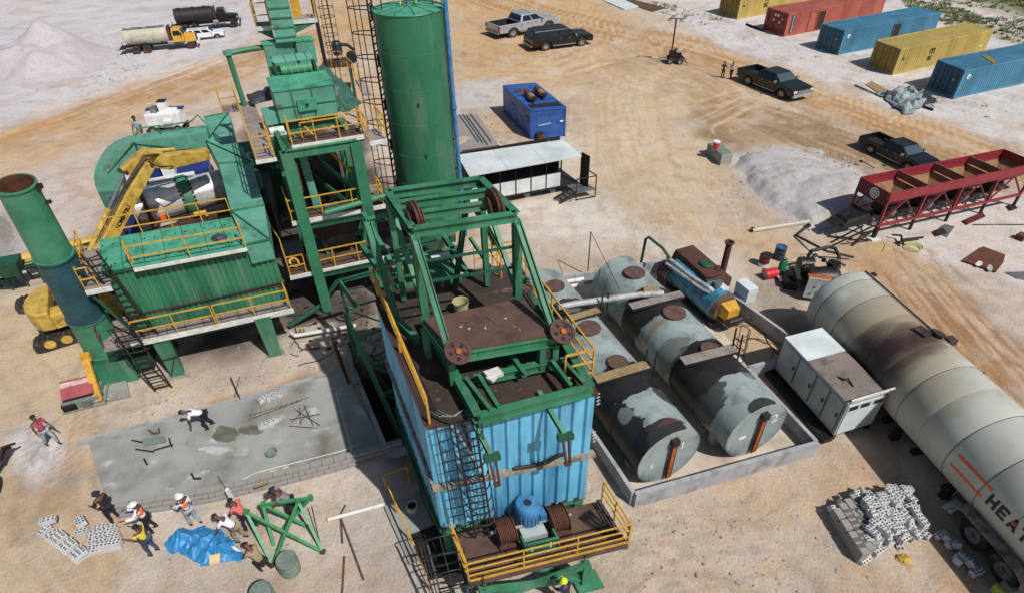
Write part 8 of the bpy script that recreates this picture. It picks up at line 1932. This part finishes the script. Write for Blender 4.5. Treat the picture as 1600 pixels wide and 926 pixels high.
# ================= YELLOW PIT RAILING, CAGED LADDER AT LEFT OF TOWER =================
PR=Thing('pit_railing','yellow railing around the sunken slab left of the blue tower','railing',at(620,780),0); f=PR.l
railing(PR,[f(640,752,0),f(604,765,0),f(640,845,0),f(672,920,0)],h=.85,bars=(1.0,),sp=1.3)
SLb=flat_patch('concrete_footing','grey concrete footing with a round socket beside the tower foot',[(600,790),(655,770),(690,850),(640,880)],.12,'concrete','footing',.2)
T=Thing('pipe_socket','short open pipe socket in the concrete footing','socket',at(645,795,.12)); T.mb().lathe((0,0,0),(0,0,.25),[(0,.2),(.25,.2),(.25,.15),(.0,.15)],20).out('collar','tank_cream'); T.mb().cyl((0,0,.0),(0,0,.2),.145,n=16).out('inside','hole')
flat_patch('black_rubber_mat','dark plastic sheeting beside the caged ladder foot',[(640,835),(690,815),(722,890),(672,905)],.16,'black_oily','plastic sheet',.03)
CL=Thing('caged_ladder','black caged ladder from the winch platform down past the bottom edge','ladder',at(700,880),R_(13)); f=CL.l
p_=f(735,1010,0);q_=f(688,845,1.9)
ladder(CL,Vector((q_.x+.35,q_.y-2.6,0)),q_,w=.75,mt='black',sp=.3,cage=(0,-.3,.75),cage_from=.0,hoops=.45,r=.025)
m=CL.mb(); m.beam(Vector((q_.x-.6,q_.y,1.9)),Vector((q_.x-.2,q_.y-2.5,.2)),.05,.05); m.out('hand_rail','black')
# ================= RED ROOFED ENGINE =================
mat('roof_red',srgb(160,78,86),.6,dirt=srgb(120,56,62),damt=.5,dscale=3); mat('roof_fade',srgb(196,172,172),.6,dirt=srgb(160,90,96),damt=.6,dscale=4)
EG=Thing('red_roofed_pump','small engine pump under a dull red sheet with a yellow upright arm','engine pump',at(128,632),R_(20)); f=EG.l
a=f(93,597,.95);b=f(143,586,.95);c=f(96,626,.6);d=f(146,613,.6)
EG.mb().hexa([c,d,b,a,c+Vector((0,0,.03)),d+Vector((0,0,.03)),b+Vector((0,0,.03)),a+Vector((0,0,.03))]).out('red_roof','roof_red')
m=EG.mb(); m.extr([a.lerp(c,.12)+Vector((0,0,.035)),b.lerp(d,.12)+Vector((0,0,.035)),b.lerp(d,.35)+Vector((0,0,.035)),a.lerp(c,.4)+Vector((0,0,.035))],(0,0,.008)); m.out('faded_strip','roof_fade')
g_=f(128,632,0); EG.mb().box((g_.x-.55,g_.y-.15,.0),(g_.x+.75,g_.y+.8,.35)).out('engine','drum_green'); EG.mb().box((g_.x-.6,g_.y-.2,0),(g_.x-.1,g_.y+.2,.3)).out('tool_box','black_oily'); EG.mb().box((g_.x+.15,g_.y-.3,0),(g_.x+.45,g_.y-.1,.3)).out('battery','steel')
EG.mb().beam(f(133,558,1.7),f(155,625,.1),.26,.16).out('yellow_arm','yellow'); EG.mb().box((f(133,558,1.7).x-.16,f(133,558,1.7).y-.1,1.55),(f(133,558,1.7).x+.2,f(133,558,1.7).y+.15,1.85)).out('arm_head','yellow')
m=EG.mb(); m.beam((g_.x-.6,g_.y-.3,.03),(g_.x+.95,g_.y-.3,.03),.06,.06); m.beam((g_.x+.9,g_.y-.3,.0),(g_.x+.9,g_.y+.9,.0),.08,.3); m.out('base_frame','drum_green')
# ================= TRAILER WHEELS AT LEFT EDGE =================
WT=Thing('wheeled_trailer','dark tyres and tow gear of a machine cut off by the left edge','trailer',at(-22,780),R_(100))
for (dx,r_) in ((0,.55),(-2.0,.5)): wheelmesh(WT,dx,-.2,r_,.4,side=-1,rim='truck_yellow')
WT.mb().box((-3,.1,.5),(1.2,.8,.9)).out('chassis','black_oily'); WT.mb().beam((.5,-.1,.6),(1.9,-.15,.5),.15,.15).out('drawbar','rust_brown'); WT.mb().tube([(1.0,-.3,.7),(1.5,-.3,.9),(1.9,-.4,.6)],.05,6).out('hose','black')
# ================= SLAB CLUTTER =================
def rodset(px,label,rr=.015,mt='stick',z=.16): return stick([at(*p,z) for p in px],rr,'steel_rod',label,'rod',mt)
r=random.Random(4)
rods=[((468,636),(470,662)),((462,640),(500,664)),((475,632),(490,665)),((452,665),(496,668)),((457,658),(481,632)),((485,640),(468,660)),((500,646),(452,655))]
T=Thing('rebar_bundle','scattered thin steel bars on the right of the slab','steel bars',at(475,650,.12)); 
for a,b in rods: T.mb().tube([T.l(*a,.16+r.uniform(0,.05)),T.l(*b,.16)],.014,5).out('bar','rust_brown')
T=Thing('rebar_bundle','row of short steel bars near the far right corner of the slab','steel bars',at(440,640,.12))
for k in range(12): T.mb().tube([T.l(388+k*8,650-k*2.4,.15),T.l(394+k*8,646-k*2.4,.15)],.014,5).out('bar','rust_brown')
T.mb().tube([T.l(388,655,.16),T.l(470,625,.16)],.014,5).out('bar','rust_brown')
T=Thing('small_block_group','short row of grey blocks lying on the slab right of the wet mortar','blocks',at(425,660,.12))
for k in range(5): hollow(T,at(414+k*5.5,668-k*3,.12),.2+.3*k,(0,.1*k))
for k in range(4): hollow(T,at(412+k*9,626-k*3,.12),.8+.3*k,(0,.05*k))
T=Thing('mixing_board','shallow mortar board with dark handles left on the slab','mortar board',at(243,692,.12)); T.mb().prism([T.l(x,y)[:2] for x,y in ((224,690),(260,684),(262,694),(228,700))],.0,.06).out('board','drum_green')
for a,b in (((206,687),(222,690)),((212,701),(240,705)),((240,703),(270,694)),((264,684),(268,697))): T.mb().tube([T.l(*a,.16),T.l(*b,.2)],.03,6).out('handle','black')
stick([at(232,671,.15),at(240,677,.15),at(249,675,.15),at(248,669,.15)],.03,'tool','dark curved tool lying behind the mortar board','tool','rust_brown')
for k,(x,y) in enumerate(((228,721),(302,744))):
    m=MB(); m.beam(at(x-3,y-5,.15),at(x+1,y+3,.15),.06,.05); m.beam(at(x+1,y+3,.15),at(x+(12 if k else 3),y+3,.15),.06,.05); solo(m,'dark_tool',['small dark tool on the pale left half of the slab','dark L shaped tool near the front of the slab'][k],'tool','black')
add_bucket(at(425,709,.12),'round rubber pan on the slab right of the middle','drum_green',.2,.14,'rubber_pan','mortar pan')
stick([at(p[0],p[1],.15) for p in ((372,752),(400,738),(430,730),(470,720),(530,705),(560,695))],.018,'hose','thin pale hose curving over the right of the slab','hose','pipe_white')
stick([at(360,588,.25),at(375,622,.25)],.022,'steel_rod','thin rod lying on the far kerb of the slab','rod','rust_brown')
stick([at(366,620,.05),at(374,588,.02)],.02,'steel_rod','thin rod on the sand above the far kerb','rod','rust_brown').hide_render=False
T=Thing('level_post','small white marker post standing on the near block wall','marker',at(361,776,.6)); T.mb().box((-.05,-.05,-.1),(.05,.05,.45)).out('post','white_paint'); T.mb().tube([(-.0,.0,.3),T.l(340,742,.2)],.012,5).out('string','wood'); 
solo(MB().beam(at(398,760,.62),at(420,752,.62),.07,.05),'wood_offcut','thin pale wood strip on the near block wall','timber','wood')
flat_patch('wall_rubble','',[(120,0),(121,0),(121,1)],-5,'gravel','',.01,kind='structure').name='deep_ground'
# small loose stones, uncountable
def scatter(name,px,n,seed,s0,s1,mt='debris_grey',z=.0):
    r=random.Random(seed); m=MB(); P=[at(*p)[:2] for p in px]; xs=[p[0] for p in P];ys=[p[1] for p in P]; k=0
    while k<n:
        x=r.uniform(min(xs),max(xs));y=r.uniform(min(ys),max(ys))
        if not inside(P,np.array([x]),np.array([y]))[0]: continue
        s=r.uniform(s0,s1)*.62*r.choice((.6,.8,1,1.5)); m.cbox((x,y,z+s*.1),(s,s*r.uniform(.6,1),s*.6),r.uniform(0,3),(r.uniform(-.5,.5),r.uniform(-.5,.5))); k+=1
    o=m.out(name,mt,kind='stuff'); o['label']='loose stones and grit scattered on the ground'; return o
scatter('loose_stones',[(300,560),(430,530),(530,525),(530,570),(200,660),(200,640)],260,1,.03,.12)
scatter('loose_stones',[(500,720),(620,760),(660,920),(520,925),(180,925),(60,900),(40,780)],200,2,.02,.08)
scatter('loose_stones',[(940,810),(1280,730),(1420,880),(1560,925),(960,925)],260,3,.02,.08)
scatter('loose_stones',[(1270,760),(1340,740),(1460,870),(1400,900),(1290,850)],140,4,.03,.09,'block')
scatter('loose_stones',[(440,410),(600,400),(640,540),(560,560),(450,530)],200,5,.04,.18,'black_oily')
scatter('loose_stones',[(1000,20),(1480,160),(1600,220),(1600,180),(1200,60),(1020,-5)],240,6,.05,.16,'block_dark')
scatter('loose_stones',[(720,180),(760,180),(790,226),(735,236)],260,7,.05,.16)
scatter('loose_stones',[(1150,250),(1330,250),(1340,350),(1200,330)],160,8,.05,.14)
scatter('loose_stones',[(1200,600),(1300,700),(1500,900),(1600,925),(1560,880),(1300,600)],120,9,.03,.1,'debris_grey')
scatter('slab_grit',[(200,690),(520,590),(580,700),(220,790)],260,10,.015,.06,'debris_grey',.12)
def litter(name,label,px,n,seed,mt,r0=.025,zz=.05):
    r=random.Random(seed); m=MB(); P=[at(*p)[:2] for p in px]; xs=[p[0] for p in P];ys=[p[1] for p in P]; k=0
    while k<n:
        p=Vector((r.uniform(min(xs),max(xs)),r.uniform(min(ys),max(ys)),zz))
        if not inside(P,np.array([p.x]),np.array([p.y]))[0]: continue
        a=r.uniform(0,6.3); q=[p]
        for _ in range(r.choice((2,3,7))): a+=r.uniform(-.7,.7); p=p+Vector((math.cos(a),math.sin(a),0))*r.uniform(.15,.45); q.append(Vector((p.x,p.y,zz+r.uniform(0,.06))))
        m.tube(q,r0*r.uniform(.5,1.3),5); k+=1
    o=m.out(name,mt,kind='stuff'); o['label']=label
litter('hose_litter','loose black hoses and cables lying around the plant feet',[(440,420),(610,400),(640,540),(545,545),(450,550)],18,3,'black',.022)
litter('offcut_litter','rusty rods and offcuts scattered by the plant feet',[(440,500),(540,510),(545,550),(450,560)],12,4,'rust',.02)
litter('timber_litter','pale timber scraps scattered by the plant feet',[(450,300),(620,290),(640,400),(470,420)],30,5,'wood',.04)
litter('hose_litter','loose black hoses in the tank bund and by the heater',[(1060,420),(1180,490),(1250,580),(1170,560),(1100,500)],14,6,'black',.02)
scatter('heap_stones',[(1110,270),(1160,225),(1350,245),(1390,320),(1340,385),(1150,345)],420,41,.06,.2,'heap_grey')
scatter('heap_stones',[(20,640),(100,640),(110,750),(30,770)],120,42,.03,.1,'heap_lilac')
scatter('heap_stones',[(-10,110),(60,50),(220,60),(230,110),(140,150),(0,160)],400,43,.12,.4,'heap_lilac')
# grass tufts top right
def tufts(name,px,n,seed,s0,s1):
    r=random.Random(seed); m=MB(); P=[at(*p)[:2] for p in px]; xs=[p[0] for p in P];ys=[p[1] for p in P]; k=0; PX=np.array([r.uniform(min(xs),max(xs)) for _ in range(n*6)]);PY=np.array([r.uniform(min(ys),max(ys)) for _ in range(n*6)])
    ins=inside(P,PX,PY)&(fbm(PX,PY,4,seed+3,3)>.47); idx=np.nonzero(ins)[0][:n]
    for i in idx:
        c=Vector((PX[i],PY[i],0)); s=r.uniform(s0,s1)
        for b in range(9):
            a=r.uniform(0,2*PI); l=s*r.uniform(.5,1); d=Vector((math.cos(a),math.sin(a),0)); w_=Vector((-d.y,d.x,0))*l*.22; o=c+d*s*r.uniform(0,.8)
            m.add([o-w_,o+w_,o+d*l*.6+Vector((0,0,l*.8))],[(0,1,2)])
    o=m.out(name,'grass',kind='stuff'); o['label']='low green grass tufts growing on the pale sand'; return o
tufts('grass_tufts',[(1380,-40),(1480,20),(1540,50),(1700,120),(1800,110),(1800,-120),(1400,-120)],6500,1,.2,.5)
tufts('grass_tufts',[(1440,30),(1560,60),(1640,90),(1640,60),(1500,15),(1400,-5)],500,2,.2,.45)
tufts('grass_tufts',[(1290,88),(1350,110),(1380,125),(1330,110),(1280,95)],50,3,.12,.3)
tufts('grass_tufts',[(1010,0),(1060,10),(1130,30),(1100,40),(1030,20)],60,4,.15,.35)
# ================= PEOPLE =================
def skinobj(T,name,mt,chains,parent=None,sub=1,kind=None):
    """chains: list of lists of (pos, radius); first chain's first vertex is the root; equal positions are welded"""
    V=[];R=[];E=[];key={}
    def vid(p,r):
        k=(round(p[0],4),round(p[1],4),round(p[2],4))
        if k not in key: key[k]=len(V); V.append(p);R.append(r)
        return key[k]
    for ch in chains:
        ids=[vid(p,r) for p,r in ch]
        E+= [(a,b) for a,b in zip(ids[:-1],ids[1:]) if a!=b]
    me=bpy.data.meshes.new(name); me.from_pydata([tuple(v) for v in V],E,[]); me.materials.append(MATS[mt])
    o=bpy.data.objects.new(name,me); COL.objects.link(o); o.parent=parent or T.root
    md=o.modifiers.new('skin','SKIN'); md.use_smooth_shade=True
    lay=me.skin_vertices[0] if me.skin_vertices else None
    if lay is None:
        me.attributes  # ensure
    return o,me,R,md
def add_skin(T,name,mt,chains,parent=None,sub=1):
    """tapered tube body evaluated at once: skin modifier needs its layer, so it is written through bmesh"""
    import bmesh
    V=[];R=[];E=[];key={}
    def vid(p,r):
        k=(round(p[0],4),round(p[1],4),round(p[2],4))
        if k not in key: key[k]=len(V); V.append(p);R.append(r)
        return key[k]
    for ch in chains:
        ids=[vid(p,r) for p,r in ch]; E+=[(a,b) for a,b in zip(ids[:-1],ids[1:]) if a!=b]
    bm=bmesh.new(); lay=bm.verts.layers.skin.verify(); vs=[bm.verts.new(tuple(v)) for v in V]
    for i,(v,r) in enumerate(zip(vs,R)):
        rr=r if isinstance(r,tuple) else (r,r); v[lay].radius=rr; v[lay].use_root=(i==0)
    for a,b in E: 
        try: bm.edges.new((vs[a],vs[b]))
        except ValueError: pass
    me=bpy.data.meshes.new(name); bm.to_mesh(me); bm.free(); me.materials.append(MATS[mt])
    o=bpy.data.objects.new(name,me); COL.objects.link(o); o.parent=parent or T.root
    md=o.modifiers.new('skin','SKIN'); md.use_smooth_shade=True; md.branch_smoothing=.3
    if sub: o.modifiers.new('subdiv','SUBSURF').levels=sub; o.modifiers['subdiv'].render_levels=sub
    return o
def person(label,loc,face,k=.88,lean=0.0,crouch=0.0,arms=((25,20),(25,20)),stride=.12,shirt='cloth_white',legs='cloth_navy',head='hair',skin='skin',vest=None,sit=False,sleeve=.45,headdown=0.0):
    """face: yaw the body looks along (rad); lean = forward bend of the trunk (rad); crouch 0..1; arms: (raise fwd deg, elbow bend deg) left,right"""
    T=Thing('person',label,'person',loc,face); T.root.scale=(k,k,k)
    hipz=.92*(1-.55*crouch); x0=-.12*lean-.15*crouch
    if sit: hipz=.12
    hip=Vector((x0,0,hipz)); td=Vector((math.sin(lean),0,math.cos(lean)))
    wa=hip+td*.16; chs=hip+td*.36; sh=hip+td*.52; nk=hip+td*.60
    hd=nk+(td+Vector((.25*headdown,0,-.25*headdown))).normalized()*.17
    body=[]; fw=Vector((math.cos(lean),0,-math.sin(lean)))
    body.append([(hip,(.13,.10)),(wa,(.125,.095)),(chs,(.15,.105)),(sh,(.13,.09)),(nk,(.055,.055)),(hd-td*.07,(.07,.08)),(hd,(.08,.095)),(hd+td*.08,(.065,.075))])
    slv=[];arm=[];leg=[];han=[];shoes=[]
    for i,s in enumerate((1,-1)):
        a,e=arms[i]; a=R_(a);e=R_(e); s0=sh+Vector((0,s*.19,-.01))
        out_=.12
        base=Vector((math.sin(a),s*out_,-math.cos(a))).normalized(); base2=Vector((math.sin(a+e),s*out_*.4,-math.cos(a+e))).normalized()
        el=s0+base*.28; wr=el+base2*.25; ha=wr+base2*.08; 
        body.append([(sh,(.13,.09)),(s0,.055),(s0+base*.14,.05),(el,.042),(el+base2*.12,.038),(wr,.028),(ha,(.04,.022))])
        slv.append([(sh,(.14,.1)),(s0,.072),(s0+base*.28*min(1,sleeve*1.6),.062)]+([(el,.058),(wr-base2*.02,.045)] if sleeve>.8 else []))
        side=base2.cross(Vector((0,1,0))); side=side.normalized() if side.length>.1 else Vector((1,0,0))
        for j in range(4):
            o_=(j-1.5)*.02; b0=ha+side*o_+base2*.02; L_=(.06,.07,.066,.05)[j]; n1_=b0+base2*L_*.5; n2_=n1_+(base2+Vector((0,-s*.5,0))).normalized()*L_*.5
            han.append([(ha,(.04,.022)),(b0,.011),(n1_,.010),(n2_,.008)])
        th=ha+side*.035-base2*.01; han.append([(ha,(.04,.022)),(th,.012),(th+base2*.035+side*.015,.009)])
        # legs
        if sit:
            kn=hip+Vector((.40,s*.12,.02)); an=kn+Vector((.06,0,-.40)) 
        else:
            st=stride*(1 if i==0 else -1); kn=Vector((x0+.5*st+ (.30*crouch+.05),s*.11,.50*(1-.35*crouch))); an=Vector((x0+st+.02*crouch-.05,s*.12,.08))
        h0=hip+Vector((0,s*.09,-.04))
        body.append([(hip,(.13,.10)),(h0,.085),(h0.lerp(kn,.5),.075),(kn,.055),(kn.lerp(an,.4),.05),(an,.035),(an+Vector((.05,0,-.045)),.035),(an+Vector((.14,0,-.05)),.028)])
        leg.append([(hip,(.145,.115)),(h0,.1),(h0.lerp(kn,.5),.088),(kn,.068),(kn.lerp(an,.5),.062),(an+Vector((0,0,.02)),.056)])
        shoes.append([(an+Vector((-.05,0,-.04)),.04),(an+Vector((.05,0,-.04)),.044),(an+Vector((.16,0,-.05)),.036)])
    bo=add_skin(T,'body',skin,body+han,sub=1)
    add_skin(T,'trousers',legs,leg,sub=1)
    tor=[[(hip+td*.02,(.15,.12)),(wa,(.148,.115)),(chs,(.175,.125)),(sh,(.15,.11)),(nk-td*.02,(.068,.068))]]
    add_skin(T,'shirt',shirt,tor+[[(sh,(.15,.11))]+c[1:] for c in slv],sub=1)
    if vest: add_skin(T,'vest',vest,[[(wa-td*.04,(.165,.13)),(chs,(.19,.14)),(sh-td*.02,(.15,.12))]],sub=1)
    for c in shoes: add_skin(T,'shoe','shoe',[c],sub=1)
    # face
    fd=Vector((math.cos(lean+.6*headdown),0,-math.sin(lean+.6*headdown))); upd=Vector((-fd.z*-1,0,fd.x)) if False else fd.cross(Vector((0,-1,0))).normalized(); upd=upd if upd.z>0 else -upd
    fc=hd+fd*.085
    for s in (-1,1):
        T.mb().cbox(fc+Vector((0,s*.033,0))+upd*.01,(.018,.024,.014)).out('eye','letter_white'); T.mb().cbox(hd+Vector((0,s*.092,0)),(.04,.02,.055)).out('ear',skin)
    T.mb().cbox(fc+fd*.012-upd*.02,(.03,.024,.04)).out('nose',skin); T.mb().cbox(fc-upd*.055,(.012,.05,.012)).out('mouth','rust_brown')
    # hair or helmet
    R0=.108 if head!='hair' else .1
    cap=T.mb(); cap.lathe(hd-upd*.0-fd*.01,hd-fd*.01+upd*.13,[(0,R0)]+[(R0*1.15*math.sin(PI/2*q/6),R0*math.cos(PI/2*q/6)+.0005) for q in range(1,7)],20)
    cap.out('hair' if head=='hair' else ('helmet' if head=='helmet' else 'cap'),head,smooth=True,ang=1.2)
    if head!='hair': T.mb().lathe(hd-fd*.01+upd*.005,hd-fd*.01+upd*.02,[(0,R0),(0,R0+.03),(.015,R0+.02)],20).out('brim',head)
    if head not in('hair',): T.mb().cbox(hd+fd*.12+upd*.01,(.09,.13,.012)).out('peak',head)
    return T
def face_px(a,b):
    p=at(*a);q=at(*b); return math.atan2((q-p).y,(q-p).x)
person('person in a red striped shirt and grey trousers walking by the small white heap',at(84,694),R_(-20),k=.92,stride=.22,arms=((20,30),(-10,25)),shirt='cloth_red',legs='cloth_ltgrey')
person('person in dark cap and all black clothes at the block wall left end',at(181,812),R_(160),k=.9,stride=.04,arms=((15,60),(15,60)),shirt='cloth_black',legs='cloth_black',head='cloth_navy',sleeve=1)
person('person in white helmet, orange vest and black trousers left of the yellow shirt',at(240,828),R_(200),k=.9,lean=.12,stride=.06,arms=((40,60),(40,60)),shirt='cloth_white',legs='cloth_black',head='helmet',vest='cloth_orange',sleeve=1)
person('person in white helmet, orange vest and pale jeans facing the block wall',at(306,817),R_(150),k=.92,stride=.12,arms=((25,50),(5,20)),shirt='cloth_white',legs='cloth_ltgrey',head='helmet',vest='cloth_orange',sleeve=1)
person('person in a yellow shirt and jeans beside the stepped block stack',at(241,863),R_(175),k=.9,stride=.06,arms=((30,70),(50,40)),shirt='cloth_yellow',legs='cloth_jean')
person('person in a white shirt bending over beside the blue tarpaulin',at(374,842),R_(175),k=.92,lean=.75,crouch=.12,stride=.1,arms=((22,10),(30,20)),shirt='cloth_white',legs='cloth_khaki',headdown=.5)
person('person in a coral pink shirt between the white shirt and the green trestle',at(391,824),R_(170),k=.92,lean=.35,stride=.14,arms=((20,40),(40,20)),shirt='cloth_pink',legs='cloth_navy',headdown=.3)
person('person in grey shirt and dark cap stooping behind the green trestle',at(458,803),R_(195),k=.98,lean=.5,crouch=.1,stride=.12,arms=((20,30),(35,20)),shirt='cloth_grey',legs='cloth_black',head='cloth_navy',headdown=.3)
person('person in pale cap crouching at the right edge of the blue tarpaulin',at(409,884),R_(150),k=.92,lean=.8,crouch=.75,stride=.1,arms=((30,15),(40,10)),shirt='cloth_khaki',legs='cloth_black',headdown=.4)
person('person in a white shirt bending down to work on the grey slab',at(322,668,.12),R_(200),k=.95,lean=1.1,crouch=.15,stride=.1,arms=((5,10),(15,10)),shirt='cloth_white',legs='cloth_black',headdown=.5)
person('person sitting on top of the green duct in a grey shirt',DU.root.location+Vector((0,0,0)),R_(-80),k=.92,lean=.1,sit=True,arms=((20,40),(10,30)),shirt='cloth_ltgrey',legs='cloth_khaki').root.location=at(219,208,6.2)
person('person in dark clothes standing left of the other near the dark green pickup',at(1128,123),R_(60),k=.85,stride=.03,arms=((20,70),(20,70)),shirt='cloth_black',legs='cloth_black')
person('person in white top and dark trousers nearest the dark green pickup',at(1141,124),R_(200),k=.85,stride=.05,arms=((20,60),(20,60)),shirt='cloth_white',legs='cloth_black')
person('person in a lime safety cap and dark blue clothes under the winch platform',at(882,948),R_(120),k=.9,lean=.3,crouch=.3,stride=.05,arms=((40,40),(40,40)),shirt='cloth_navy',legs='cloth_navy',head='cloth_lime')
# small hand tool and cups of white by workers
solo(MB().cbox(at(1490,790,.12),(.6,.3,.14),.4),'white_sack','white and navy sack on the sand in the trailer shadow','sack','white_paint')
solo(MB().cbox(at(1580,915,.15),(.5,.35,.3),.4),'paper_sack','pale printed sack at the bottom right corner','sack','tank_cream')
solo(MB().cbox(at(1562,925,.2),(.12,.4,.3),.4),'paper_sack','yellow sided carton at the bottom right corner','carton','cable_yellow')
for o in list(bpy.data.objects):
    if o.name.startswith('deep_ground'): bpy.data.objects.remove(o)
